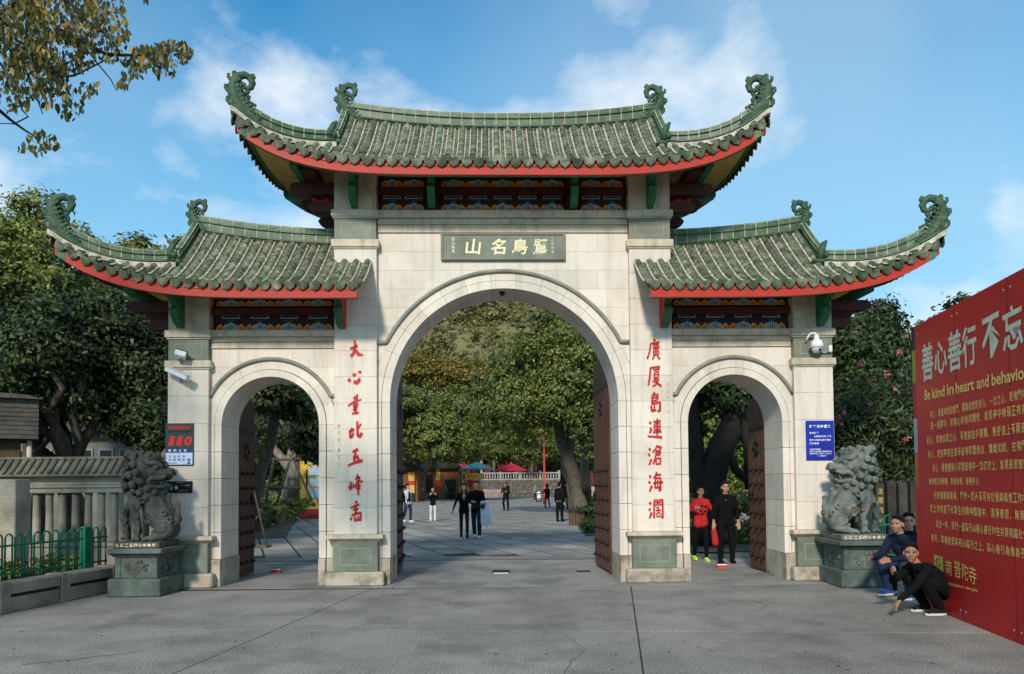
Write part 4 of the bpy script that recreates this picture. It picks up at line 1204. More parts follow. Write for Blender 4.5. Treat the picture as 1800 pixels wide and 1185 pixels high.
def leaf_mesh(name, P, Nrm, D, ln, wd, m, fold=False):
    """P centres, Nrm normals, D long axes (N,3); diamond leaves"""
    n = len(P)
    S_ = np.cross(Nrm, D); S_ /= np.linalg.norm(S_, axis=1)[:, None] + 1e-9
    ln = ln[:, None]; wd = wd[:, None]
    a = P - D * ln * .5; c = P + D * ln * .5
    m0 = P - D * ln * .06
    if fold:
        b1 = m0 + S_ * wd * .5 + Nrm * wd * .18; b2 = m0 - S_ * wd * .5 + Nrm * wd * .18
        e1 = P + D * ln * .28 + S_ * wd * .34 + Nrm * wd * .10; e2 = P + D * ln * .28 - S_ * wd * .34 + Nrm * wd * .10
        V = np.stack([a, b1, e1, c, e2, b2], 1).reshape(-1, 3); k = 6
        F = np.array([[0, 1, 2, 3], [0, 3, 4, 5]])
    else:
        b1 = m0 + S_ * wd * .5; b2 = m0 - S_ * wd * .5
        V = np.stack([a, b1, c, b2], 1).reshape(-1, 3); k = 4
        F = np.array([[0, 1, 2, 3]])
    nf = len(F)
    idx = (np.arange(n)[:, None, None] * k + F[None]).reshape(-1)
    me = bpy.data.meshes.new(name)
    me.vertices.add(len(V)); me.vertices.foreach_set('co', V.astype(np.float32).ravel())
    me.loops.add(len(idx)); me.loops.foreach_set('vertex_index', idx.astype(np.int32))
    me.polygons.add(n * nf); me.polygons.foreach_set('loop_start', (np.arange(n * nf) * 4).astype(np.int32))
    at_ = me.attributes.new('rnd', 'FLOAT', 'FACE')
    rr = np.repeat(np.random.RandomState(len(P)).rand(n), nf)
    at_.data.foreach_set('value', rr.astype(np.float32))
    me.materials.append(m); me.update(calc_edges=True)
    return me

def crown_pts(ells, n, rs, sub=70, spread=.30, hollow=.45):
    """leaf centres gathered in twig-sized clumps spread through ellipsoids"""
    vol = np.array([e[1][0] * e[1][1] * e[1][2] for e in ells]) ** .75; vol /= vol.sum()
    out = []; outn = []
    for (c, r), w in zip(ells, vol):
        k = max(4, int(n * w / sub)); c = np.array(c); r = np.array(r)
        d = rs.normal(size=(k, 3)); d /= np.linalg.norm(d, axis=1)[:, None]
        rad = hollow + (1 - hollow) * rs.rand(k) ** .6
        rad *= 1 + .16 * rs.normal(size=k)
        cc = c + d * rad[:, None] * r
        s = spread * (r.mean() ** .5) * (.6 + .8 * rs.rand(k))
        m = max(1, int(n * w / k))
        q = rs.normal(size=(k, m, 3)); q[:, :, 2] *= .6
        p = cc[:, None, :] + q * s[:, None, None] * .8
        nn = d[:, None, :] * .7 + q * .35 + np.array([0, 0, .55])
        out.append(p.reshape(-1, 3)); outn.append(nn.reshape(-1, 3))
    return np.concatenate(out), np.concatenate(outn)

def crown_mesh(name, ells, n, size, m, seed, aspect=.5, sub=70, spread=.3, hollow=.45, droop=.35, fold=False, clip=None):
    rs = np.random.RandomState(seed)
    P, Nn = crown_pts(ells, n, rs, sub, spread, hollow)
    if clip is not None:
        k = clip(P); P = P[k]; Nn = Nn[k]
    Nn = Nn + rs.normal(size=Nn.shape) * .55
    Nn /= np.linalg.norm(Nn, axis=1)[:, None] + 1e-9
    D = rs.normal(size=P.shape); D[:, 2] -= droop * 2
    D -= Nn * (D * Nn).sum(1)[:, None]; D /= np.linalg.norm(D, axis=1)[:, None] + 1e-9
    ln = size * (.65 + .7 * rs.rand(len(P)))
    return leaf_mesh(name, P, Nn, D, ln, ln * aspect, m, fold)

def E(px, py, Y, rx, rz, ry=None):
    c = at(px, py, Y); s = Y / F_PX
    return (tuple(c), (rx * s, (ry if ry else (rx + rz) / 2 * s), rz * s))

def wob(a, b, n, amp, rs):
    a = Vector(a); b = Vector(b)
    return [a.lerp(b, i / n) + (Vector((rs.normal(), rs.normal(), rs.normal() * .3)) * amp if 0 < i < n else Vector()) for i in range(n + 1)]

def tree(name, label, cat, base, ells, n, size, m, seed, trunk_r=.2, trunk=None, bark_=None, limbs=7, group=None, **kw):
    rs = np.random.RandomState(seed + 100)
    base = Vector(base)
    t = thing(name, label, cat, base, 0, group)
    C0 = Vector(np.mean([e[0] for e in ells], axis=0))
    ells_l = [((e[0][0] - base.x, e[0][1] - base.y, e[0][2] - base.z), e[1]) for e in ells]
    tb = MB()
    if trunk is None:
        top = Vector((C0.x - base.x, C0.y - base.y, C0.z - base.z))
        fork = Vector((top.x * .45, top.y * .45, max(top.z * .45, .5)))
        pts = wob((0, 0, -.1), fork, 5, trunk_r * .35, rs)
        tb.tube(pts, [trunk_r * (1.35 - .5 * i / 5) for i in range(6)], 9)
    else:
        for (pth, r0, r1) in trunk:
            pl = [Vector(p) - base for p in pth]; pl = resample(pl, .5)
            pl = [p + Vector((rs.normal(), rs.normal(), 0)) * r0 * .10 for p in pl]
            k = len(pl); tb.tube(pl, [r0 + (r1 - r0) * i / max(1, k - 1) for i in range(k)], 9)
        fork = Vector(trunk[0][0][-1]) - base
    tb.build('trunk', bark_ or bark, t)
    lb = MB()
    for i in range(limbs):
        e = ells_l[i % len(ells_l)]
        d = Vector((rs.normal(), rs.normal(), abs(rs.normal()))).normalized()
        end = Vector(e[0]) + Vector((d.x * e[1][0], d.y * e[1][1], d.z * e[1][2])) * .75
        pts = wob(fork, end, 5, (end - fork).length * .06, rs)
        lb.tube(pts, [trunk_r * .6 * (1 - .82 * j / 5) for j in range(6)], 6)
    if limbs: lb.build('limbs', bark_ or bark, t)
    link('crown', crown_mesh('crown', ells_l, n, size, lf[m], seed, **kw), t)
    return t

# hill behind the temple
def hillz(x, y):
    a = x / max(y, 1)
    t = max(0.0, min(1.0, (y - 125) / 170.0)); t = t * t * (3 - 2 * t)
    side = 1.0 - .42 * max(0, min(1, (a - .02) / .45)) - .30 * max(0, min(1, (-a - .05) / .4))
    return -.2 + 88 * t * side + 5 * math.sin(x * .045 + 1) * t + 4 * math.sin(y * .06 + x * .02) * t
hb = MB(); nx_, ny_ = 60, 40; vs = []
for j in range(ny_ + 1):
    for i in range(nx_ + 1):
        y = 118 + 330 * j / ny_; x = -260 + 620 * i / nx_
        vs.append((x, y, hillz(x, y) if j else -1))
hb.add(vs, [(j * (nx_ + 1) + i, j * (nx_ + 1) + i + 1, (j + 1) * (nx_ + 1) + i + 1, (j + 1) * (nx_ + 1) + i) for j in range(ny_) for i in range(nx_)], 0, True)
tag(hb.build('hill', mat('hill_earth', (.20, .17, .08), (.10, .10, .04), .05, .95)), kind='structure')
rs = np.random.RandomState(11)
ells = []
while len(ells) < 3800:
    y = 124 + 210 * rs.rand() ** 1.0; a = -.20 + .40 * rs.rand() if len(ells) < 1500 else -.45 + 1.25 * rs.rand()
    x = a * y
    r_ = rs.uniform(2.2, 4.6)
    ells.append(((x, y, hillz(x, y) + r_ * .5), (r_, r_, r_ * .8)))
tag(link('hillside_wood', crown_mesh('hillside_wood', ells, 330000, .8, lf['hill'], 5, aspect=.75, sub=26, spread=.34, hollow=.75, droop=.1)), 'scrubby olive green wood covering the hill behind the plaza', 'wood', kind='stuff')
tag(link('hillside_scrub', crown_mesh('hillside_scrub', ells[::3], 50000, .6, lf['yellow'], 8, aspect=.75, sub=12, spread=.35, hollow=.8, droop=.1)), 'dry yellow scrub scattered over the hillside', 'scrub', kind='stuff')

# trees seen through the central arch
Yb = 38
tree('banyan_tree', 'large leaning banyan with pale grey trunks right of the plaza, seen through the central arch', 'tree', tuple(gnd(1022, 905)),
     [E(975, 620, 39, 78, 66), E(1015, 660, 37, 75, 75), E(912, 675, 41, 55, 58), E(1045, 570, 38, 55, 55), E(935, 715, 38, 72, 42), E(995, 568, 40, 52, 36), E(865, 705, 43, 42, 45), E(1050, 740, 36, 42, 48), E(905, 765, 43, 55, 26), E(1000, 700, 37, 62, 40)],
     90000, .20, 'mid', 21, sub=190, spread=.30, hollow=.45, trunk_r=.32, bark_=bark,
     trunk=[([gnd(1024, 905), at(1012, 850, 40), at(995, 800, 39.5), at(982, 755, 39), at(975, 715, 39)], .44, .26),
            ([gnd(1010, 903) , at(1003, 850, 41), at(992, 810, 41), at(1000, 760, 40), at(1020, 700, 40)], .30, .18),
            ([at(996, 805, 39.6), at(1010, 760, 39), at(1035, 720, 38)], .26, .15),
            ([gnd(1035, 900), at(1030, 850, 39), at(1026, 790, 38), at(1045, 730, 38)], .3, .2)], limbs=10)
tree('banyan_tree', 'dense bushy dark green tree left of the plaza behind the brown kiosk', 'tree', tuple(gnd(735, 872)),
     [E(740, 750, 72, 62, 58), E(800, 735, 74, 60, 52), E(700, 730, 70, 50, 55), E(775, 780, 72, 62, 34), E(835, 760, 76, 45, 48), E(660, 740, 72, 50, 60)],
     75000, .30, 'mid', 22, trunk_r=.5, sub=180, spread=.30, hollow=.45)
tree('yellowing_tree', 'tree with yellow brown crown rising behind the bushy green canopy', 'tree', (-9, 100, 0),
     [E(765, 655, 100, 62, 26), E(720, 645, 98, 40, 30), E(825, 665, 100, 40, 30)], 30000, .36, 'yellow', 23, trunk_r=.5)
tree('broadleaf_tree', 'mid green tree over the parasols at the far end of the plaza', 'tree', (1.0, 98, 0),
     [E(880, 775, 98, 60, 36), E(850, 745, 99, 40, 40), E(930, 790, 96, 40, 28), E(960, 760, 100, 50, 45)], 32000, .34, 'mid', 24, trunk_r=.4, bark_=bark_l)
tree('broadleaf_tree', 'pale lime leaved tree showing under the banyan behind the red lamp post', 'tree', (10.5, 110, 0),
     [E(1030, 770, 110, 55, 50), E(990, 790, 108, 40, 35)], 9000, .5, 'bright', 25, trunk_r=.4)
# left arch
tree('leaning_tree', 'tree with mossy leaning trunk behind the left arch', 'tree', tuple(gnd(418, 940)),
     [E(470, 690, 22, 55, 34), E(530, 700, 23, 40, 40), E(430, 680, 22, 40, 40), E(550, 770, 26, 28, 40)], 9000, .20, 'dark', 31, trunk_r=.2,
     trunk=[([gnd(430, 940), at(448, 870, 24), at(466, 810, 24), at(480, 760, 23.5), at(487, 700, 23)], .26, .13), ([at(466, 812, 24), at(440, 760, 24), at(425, 700, 24)], .14, .08)], bark_=bark, limbs=5)
tree('propped_tree', 'stout pale trunked tree held up by wooden props in the left garden', 'tree', tuple(gnd(513, 905)),
     [E(515, 745, 38, 60, 45), E(470, 760, 40, 50, 40), E(560, 760, 38, 40, 50)], 9000, .24, 'dark', 32, trunk_r=.45,
     trunk=[([gnd(512, 905), at(513, 860, 38), at(520, 815, 38), at(512, 770, 38)], .62, .35), ([at(518, 830, 38), at(490, 800, 38), at(470, 770, 38)], .3, .15)], bark_=bark_l, limbs=4)
for (px, py, Y, rx, rz, n, m, lab, sd) in ((455, 790, 55, 70, 75, 9000, 'dark', 'dark background tree filling the left side of the left arch', 33),
                                           (540, 800, 60, 70, 80, 9000, 'mid', 'background tree behind the yellow notice hoarding', 34),
                                           (1265, 775, 46, 55, 95, 12000, 'bright', 'sunlit lime green tree behind the dark forked trunk in the right arch', 35),
                                           (1330, 800, 50, 45, 80, 8000, 'mid', 'green tree behind the open door leaf of the right arch', 36),
                                           (1200, 800, 48, 45, 80, 8000, 'mid', 'green tree partly hidden behind the right hand couplet pier', 37)):
    c = at(px, 860, Y)
    tree('broadleaf_tree', lab, 'tree', (c.x, Y, 0), [E(px, py, Y, rx, rz)], n, .34, m, sd, trunk_r=.3, limbs=4)
# right arch: big dark forked trunk close behind the gate
g0 = gnd(1243, 960)
tree('forked_tree', 'massive dark tree with forked trunk close behind the right arch', 'tree', tuple(g0),
     [E(1240, 680, 20, 60, 34), E(1300, 690, 19.5, 50, 34), E(1330, 730, 20, 24, 50), E(1215, 720, 21, 22, 40), E(1285, 655, 20, 70, 30)], 13000, .17, 'dark', 38, trunk_r=.35,
     trunk=[([g0, at(1245, 870, 19.5), at(1262, 800, 19.5), at(1290, 740, 19.5), at(1310, 690, 19.5)], .42, .30),
            ([at(1238, 880, 19.5), at(1222, 800, 19.5), at(1216, 740, 19.5), at(1213, 680, 19.5)], .26, .18),
            ([at(1282, 757, 19.5), at(1282, 800, 19.4), at(1296, 835, 19.4), at(1320, 850, 19.4)], .09, .12),
            ([at(1322, 860, 19.4), at(1318, 790, 19.4), at(1305, 720, 19.4)], .20, .16)], bark_=bark_d, limbs=5)

# trees to the left, behind the lower roof
LT = [('tall_tree', 'tall dark leafy tree at the left edge of the picture', (-11.5, 18, 0), [E(30, 470, 18, 75, 120), E(100, 480, 17.6, 62, 90), E(-30, 520, 17, 90, 160), E(60, 380, 18, 45, 48)], 34000, .12, 'mid', 41),
      ('bushy_tree', 'dark bushy tree below the left roof corner', (-9.6, 16.5, 0), [E(70, 600, 16, 90, 75), E(170, 600, 17, 75, 80), E(20, 680, 16, 80, 60), E(130, 680, 17, 90, 60)], 42000, .12, 'dark', 42),
      ('bushy_tree', 'leafy tree with pale green leaves beside the left outer pier', (-7.6, 17.5, 0), [E(255, 640, 17.5, 42, 75), E(225, 720, 17.5, 50, 55), E(265, 760, 17, 30, 50), E(200, 560, 18, 60, 55)], 34000, .12, 'dark', 43),
      ('tall_tree', 'slender topped tree peeping over the left lower roof', (-10.5, 22, 0), [E(250, 470, 22, 75, 46), E(165, 430, 22, 26, 34), E(310, 450, 22, 34, 32), E(250, 540, 22, 90, 70)], 15000, .19, 'olive', 44),
      ('bushy_tree', 'deep shadowed tree standing behind the small grey house', (-14, 26, 0), [E(120, 700, 26, 160, 90), E(0, 600, 25, 120, 150), E(230, 620, 26, 90, 130)], 26000, .24, 'dark', 45)]
for (nm, lab, bs, el, n, sz, m, sd) in LT:
    tree(nm, lab, 'tree', bs, el, n, sz, m, sd, trunk_r=.24, limbs=9, sub=170, spread=.27, hollow=.45)
# trees to the right
RT = [('tall_tree', 'dense green tree rising behind the right outer pier under the eave', (9.5, 20, 0), [E(1530, 610, 20, 55, 62), E(1485, 600, 19, 36, 55), E(1560, 680, 20, 50, 60), E(1500, 700, 19, 45, 70), E(1545, 560, 20, 34, 32)], 34000, .13, 'dark', 51),
      ('sparse_tree', 'thin leaved treetop showing above the red billboard', (13.5, 24, 0), [E(1690, 560, 24, 44, 40), E(1650, 600, 24, 30, 40), E(1720, 620, 24, 60, 60)], 2600, .20, 'dark', 53)]
for (nm, lab, bs, el, n, sz, m, sd) in RT:
    tree(nm, lab, 'tree', bs, el, n, sz, m, sd, trunk_r=.22, limbs=7, sub=120, spread=.32, hollow=.45)
ole = tree('oleander_shrub', 'tall dark oleander shrub with red flowers between right lion and billboard', 'shrub', (8.2, 16.5, 0),
     [E(1530, 760, 16.5, 62, 95), E(1590, 760, 16.5, 50, 90), E(1490, 800, 16, 30, 70), E(1560, 850, 16, 55, 50)], 26000, .15, 'dark', 52, trunk_r=.10, aspect=.24, limbs=6)
fl = mat('red_flower', (.62, .05, .07), (.65, .25, .25), 8, .6, trans=.2)
rs = np.random.RandomState(3)
for (px, py) in ((1512, 641), (1556, 655), (1560, 660), (1532, 670), (1573, 684), (1530, 711), (1484, 727), (1475, 736), (1478, 745), (1533, 785), (1595, 770), (1590, 775), (1607, 740), (1580, 620)):
    c = at(px, py, 15.4) - Vector((8.2, 16.5, 0)); b = MB()
    for q in range(7):
        b.ell(c + Vector(rs.normal(size=3) * .025), (.024, .015, .02), nu=6, nv=4)
    b.build('flower', fl, ole)

# overhanging branch of a street tree, upper left
bt = thing('street_tree', 'street tree whose yellowing branch hangs into the upper left corner', 'tree', (-7.9, 5.2, 0))
B0 = Vector((-7.9, 5.2, 0))
tb = MB(); tb.tube([Vector((0, 0, -.1)), Vector((.1, .05, 2)), Vector((.25, .1, 4.1)), Vector((.7, .1, 5.6))], [.24, .19, .17, .14], 10); tb.build('trunk', bark, bt)
YB = 6.0
paths = [([(-260, 120), (-120, 60), (20, -30), (60, 5), (100, 50), (140, 70), (185, 95), (215, 97), (255, 97), (300, 88), (335, 93)], .028, .006),
         ([(60, 5), (45, 60), (80, 118), (95, 136), (130, 133), (165, 116), (205, 95)], .016, .005),
         ([(-160, 110), (-60, 170), (0, 195), (20, 212), (45, 230), (62, 240), (80, 270)], .022, .004),
         ([(0, 110), (15, 135), (40, 195), (50, 205), (25, 218), (0, 217)], .010, .004),
         ([(100, -40), (115, -10), (140, 30), (185, 60), (210, 90)], .018, .005),
         ([(10, -40), (30, 30), (45, 60)], .02, .01), ([(-60, 60), (0, 70), (40, 110), (60, 160), (75, 200)], .014, .004),
         ([(140, 70), (170, 110), (195, 140), (205, 160)], .007, .003), ([(160, 75), (190, 20), (215, 25)], .008, .003)]
lb = MB(); tw = []
rr_ = random.Random(6)
for (pp, r0, r1) in paths:
    pl = [at(p[0], p[1], YB + .25 * math.sin(p[0] * .03)) - B0 for p in pp]
    k = len(pl); lb.tube(pl, [r0 + (r1 - r0) * i / (k - 1) for i in range(k)], 6)
    tw += resample(pl, .05)
lb.tube([Vector((.7, .1, 5.6)), at(-300, 60, 6) - B0, at(-260, 120, 6) - B0], [.12, .06, .03], 8); lb.tube([Vector((.5, .1, 5.0)), at(-160, 110, 6) - B0], [.08, .024], 8)
lb.tube([Vector((.7, .1, 5.6)), at(-150, -160, 5.8) - B0, at(10, -40, 6) - B0], [.12, .05, .02], 8); lb.tube([at(-150, -160, 5.8) - B0, at(100, -40, 6) - B0], [.05, .02], 8)
lb.build('limbs', bark_d, bt)
rs = np.random.RandomState(77); P = []; D = []; Nn = []
blobs = [(40, 60, 55, 60, 560), (120, 30, 75, 45, 560), (190, 55, 38, 55, 240), (60, 130, 60, 45, 440), (30, 20, 50, 30, 200), (255, 100, 35, 18, 130), (300, 95, 38, 22, 170), (110, 95, 60, 40, 340), (95, 165, 40, 28, 110),
         (20, 150, 30, 40, 90), (235, 120, 25, 22, 50), (150, 165, 12, 20, 16), (215, 145, 10, 14, 16), (30, 185, 28, 15, 30), (72, 252, 30, 20, 70), (40, 262, 8, 10, 8), (120, 195, 26, 18, 40), (165, 155, 8, 14, 12), (180, -30, 60, 40, 100), (-60, 60, 60, 120, 260), (290, 128, 22, 12, 22), (210, -2, 12, 8, 10), (258, 0, 7, 5, 8)]
for (cx, cy, rx, ry, n) in blobs:
    for _ in range(n):
        a = rs.rand() * 2 * PI; q = math.sqrt(rs.rand())
        p = at(cx + rx * q * math.cos(a), cy + ry * q * math.sin(a), YB + rs.normal() * .28) - B0
        P.append(p); d = np.array([rs.normal() * .35, rs.normal() * .35, -1.0]) + rs.normal(size=3) * .18; d /= np.linalg.norm(d)
        nn = rs.normal(size=3); nn -= d * nn.dot(d); nn /= np.linalg.norm(nn); D.append(d); Nn.append(nn)
P = np.array([tuple(p) for p in P]); ln = .062 * (.6 + .7 * rs.rand(len(P)))
link('crown', leaf_mesh('crown', P, np.array(Nn), np.array(D), ln, ln * .50, lf['near'], True), bt)
# the rest of that crown, above and left of the frame
rest = [((-.8, -.6, 7.2), (2.2, 2.0, 1.1)), ((.3, .9, 7.0), (1.6, 1.7, .9)), ((-1.2, .6, 6.0), (1.4, 1.6, 1.1))]
link('crown', crown_mesh('crown', rest, 6000, .11, lf['near'], 61, spread=.25), bt)
# ------------------------------------------------------------------ guardian lions
lionst = mat('lion_stone_shaded', (.095, .098, .084), (.045, .048, .042), 5, .7, .15, 40, spec=.15, speck=.12, speck_scale=60, stain=(.13, .13, .11), stain_scale=4, stain_amt=.4)  # darker copy of the lion stone, shade on the left lion put into the colour
lionst2 = mat('lion_stone_pale', (.185, .200, .175), (.085, .098, .086), 5, .7, .15, 40, spec=.15, speck=.12, speck_scale=60, stain=(.22, .225, .195), stain_scale=4, stain_amt=.4)
pedst = mat('pedestal_stone', (.100, .130, .110), (.060, .080, .068), 4, .65, .3, 50, speck=.2, speck_scale=90, stain=(.20, .22, .20), stain_scale=3, stain_amt=.4)

def lion_mesh(m):
    """seated guardian lion, body to +x side (rear at -x), head turned back towards -x; front legs at +x. Origin at the plinth top centre"""
    b = MB(); rs = np.random.RandomState(5)
    K = .00262
    def p(zx, zy, y=0.0): return Vector(((zx - 330) * K, y, (590 - zy) * K))
    def ell(zx, zy, y, rx, ry, rz, rot=None): b.ell(p(zx, zy, y), (rx * K, ry, rz * K), rot=rot)
    # rump and hind legs
    ell(228, 480, 0, 74, .20, 82); ell(215, 520, -.13, 62, .10, 62); ell(215, 520, .13, 62, .10, 62)
    for s_ in (-1, 1):
        b.cap(p(200, 555, s_ * .17), .055, p(275, 570, s_ * .19), .050); b.cap(p(275, 572, s_ * .19), .050, p(312, 575, s_ * .19), .036)
        for t in (-.03, 0, .03): b.cap(p(300, 574, s_ * .19 + t), .028, p(322, 580, s_ * .19 + t), .022)
    # tail with flame curls
    b.tube([p(190, 530, 0), p(160, 490, 0), p(148, 440, 0), p(152, 400, 0), p(166, 384, 0)], [.05, .048, .042, .034, .022], 8)
    b.tube([p(175, 470), p(190, 420), p(205, 375), p(203, 345)], [.055, .05, .04, .022], 8)
    for (x, y) in ((150, 385), (203, 340), (150, 430), (215, 360)): ell(x, y, 0, 15, .035, 15)
    # trunk and chest
    b.cap(p(250, 455), .22, p(300, 360), .20); b.cap(p(300, 360), .20, p(345, 290), .165); ell(330, 345, 0, 58, .185, 70); ell(365, 315, 0, 48, .16, 50)
    # front legs
    b.tube([p(385, 345, -.12), p(400, 395, -.15), p(380, 445, -.16), p(360, 490, -.16), p(362, 535, -.16), p(368, 565, -.16)], [.095, .072, .056, .050, .048, .054], 10)
    b.tube([p(410, 335, .08), p(448, 385, .08), p(484, 440, .08), p(486, 500, .08), p(474, 545, .08), p(474, 565, .08)], [.095, .076, .060, .054, .052, .056], 10)
    for (x, y0) in ((368, -.16), (478, .08)):
        for t in (-.035, 0, .035): b.cap(p(x, 570, y0 + t), .030, p(x + 20, 577, y0 + t), .024); 
        for t in (-.035, 0, .035): b.cap(p(x, 570, y0 + t), .030, p(x - 16, 577, y0 + t), .024)
    # knee curls, anklets
    for (x, y, yy) in ((412, 385, -.17), (420, 405, -.17), (478, 415, .06), (497, 440, .06), (502, 470, .08), (462, 385, .05)): ell(x, y, yy, 16, .03, 14)
    for (x, y, yy) in ((362, 530, -.16), (478, 530, .08)): b.tube([p(x - 18, y - 2, yy), p(x + 18, y + 2, yy)], .060, 10)
    # ball with ribbons between the paws
    # harness ribbon and bell on the chest
    b.tube([p(282, 330, -.18), p(320, 375, -.215), p(370, 385, -.21), p(420, 350, -.16)], .022, 6)
    b.ell(p(350, 400, -.22), (.045, .04, .05)); b.tube([p(350, 420, -.22), p(352, 460, -.20)], [.02, .035], 6)
    # head: heavy skull, blunt snout, mouth agape
    ell(338, 185, 0, 92, .235, 84); ell(370, 225, 0, 66, .225, 70); ell(320, 130, 0, 66, .20, 34); ell(275, 215, 0, 48, .20, 44)
    ell(236, 214, 0, 50, .155, 27); b.ell(p(196, 200, 0), (.060, .085, .044)); ell(185, 216, -.06, 15, .035, 13); ell(185, 216, .06, 15, .035, 13)
    ell(252, 292, 0, 50, .135, 17); b.cap(p(212, 282, -.09), .026, p(212, 282, .09), .026); ell(300, 290, 0, 46, .19, 26)
    b.tube([p(290, 262, 0), p(250, 264, 0), p(222, 256, 0)], [.06, .055, .03], 8)
    for s_ in (-1, 1):
        # flaring brow, bulging eye, whisker roll, cheek and ear
        b.tube([p(232, 176, s_ * .10), p(258, 158, s_ * .155), p(292, 160, s_ * .195), (p(322, 142, s_ * .21)), p(338, 118, s_ * .20)], [.028, .042, .044, .036, .022], 8)
        ell(262, 186, s_ * .150, 17, .050, 15); ell(285, 212, s_ * .185, 24, .045, 20)
        b.tube([p(205, 232, s_ * .11), p(238, 244, s_ * .15), p(275, 240, s_ * .185), p(300, 256, s_ * .205)], [.022, .032, .036, .028], 8)
        b.cap(p(226, 240, s_ * .10), .018, p(228, 262, s_ * .10), .008); b.cap(p(238, 282, s_ * .10), .010, p(236, 268, s_ * .10), .016)
        ell(424, 112, s_ * .15, 32, .050, 28); ell(432, 112, s_ * .19, 16, .03, 14); b.cap(p(390, 135, s_ * .17), .05, p(425, 112, s_ * .16), .035)
    def snail(x, z, y, s_, r):
        c = p(x, z, y); b.ell(c, (r, r * .8, r), nu=10, nv=7)
        b.tube([c + Vector((r * .78 * (1 - k / 13 * .8) * math.cos(k * .75), s_ * (r * .55 + .012 * k / 13 + .01), r * .78 * (1 - k / 13 * .8) * math.sin(k * .75))) for k in range(13)], [r * .26] * 12 + [r * .18], 6)
    for s_ in (-1, 1):
        for (x, z, y, r) in ((380, 168, .215, .062), (425, 178, .165, .060), (358, 212, .235, .058), (405, 225, .20, .064), (452, 232, .13, .058), (338, 262, .225, .058), (385, 280, .205, .064), (436, 286, .15, .060),
                             (300, 300, .20, .052), (345, 322, .20, .056), (405, 330, .16, .056), (262, 322, .15, .050), (305, 350, .19, .052), (355, 372, .18, .050), (300, 112, .14, .046), (345, 104, .15, .048), (385, 112, .14, .046)):
            snail(x, z, s_ * y, s_, r)
    for (x, z, r) in ((448, 150, .06), (466, 200, .06), (474, 255, .062), (466, 300, .055), (232, 318, .045), (250, 345, .045), (280, 378, .045), (320, 392, .045)): b.ell(p(x, z, 0), (r, r * 1.6, r), nu=8, nv=6)
    # carved swirls on rump, flank and shoulder
    for s_ in (-1, 1):
        for (x, y, r0, yy) in ((215, 500, 44, .215), (175, 470, 26, .17), (255, 430, 26, .205), (205, 430, 22, .185), (300, 470, 22, .16), (345, 340, 26, .195), (250, 530, 22, .21), (380, 330, 22, .17), (290, 420, 20, .195)):
            b.tube([p(x + r0 * (1 - k / 12 * .8) * math.cos(k * .62), y + r0 * (1 - k / 12 * .8) * math.sin(k * .62), s_ * yy) for k in range(12)], [.017 - .0007 * k for k in range(12)], 6)
    b.tube([p(448, 380, -.02), p(470, 430, -.06), p(452, 470, -.04), p(470, 505, -.05)], [.022, .026, .022, .018], 6)
    # back ridge of curls
    for i in range(7):
        t = i / 6; b.ell(p(205 + 60 * t, 440 - 110 * t, 0), (.035, .05, .04))
    me = remesh(b, .0085, 0, 'lion_body', [m], sf=.5)
    return me

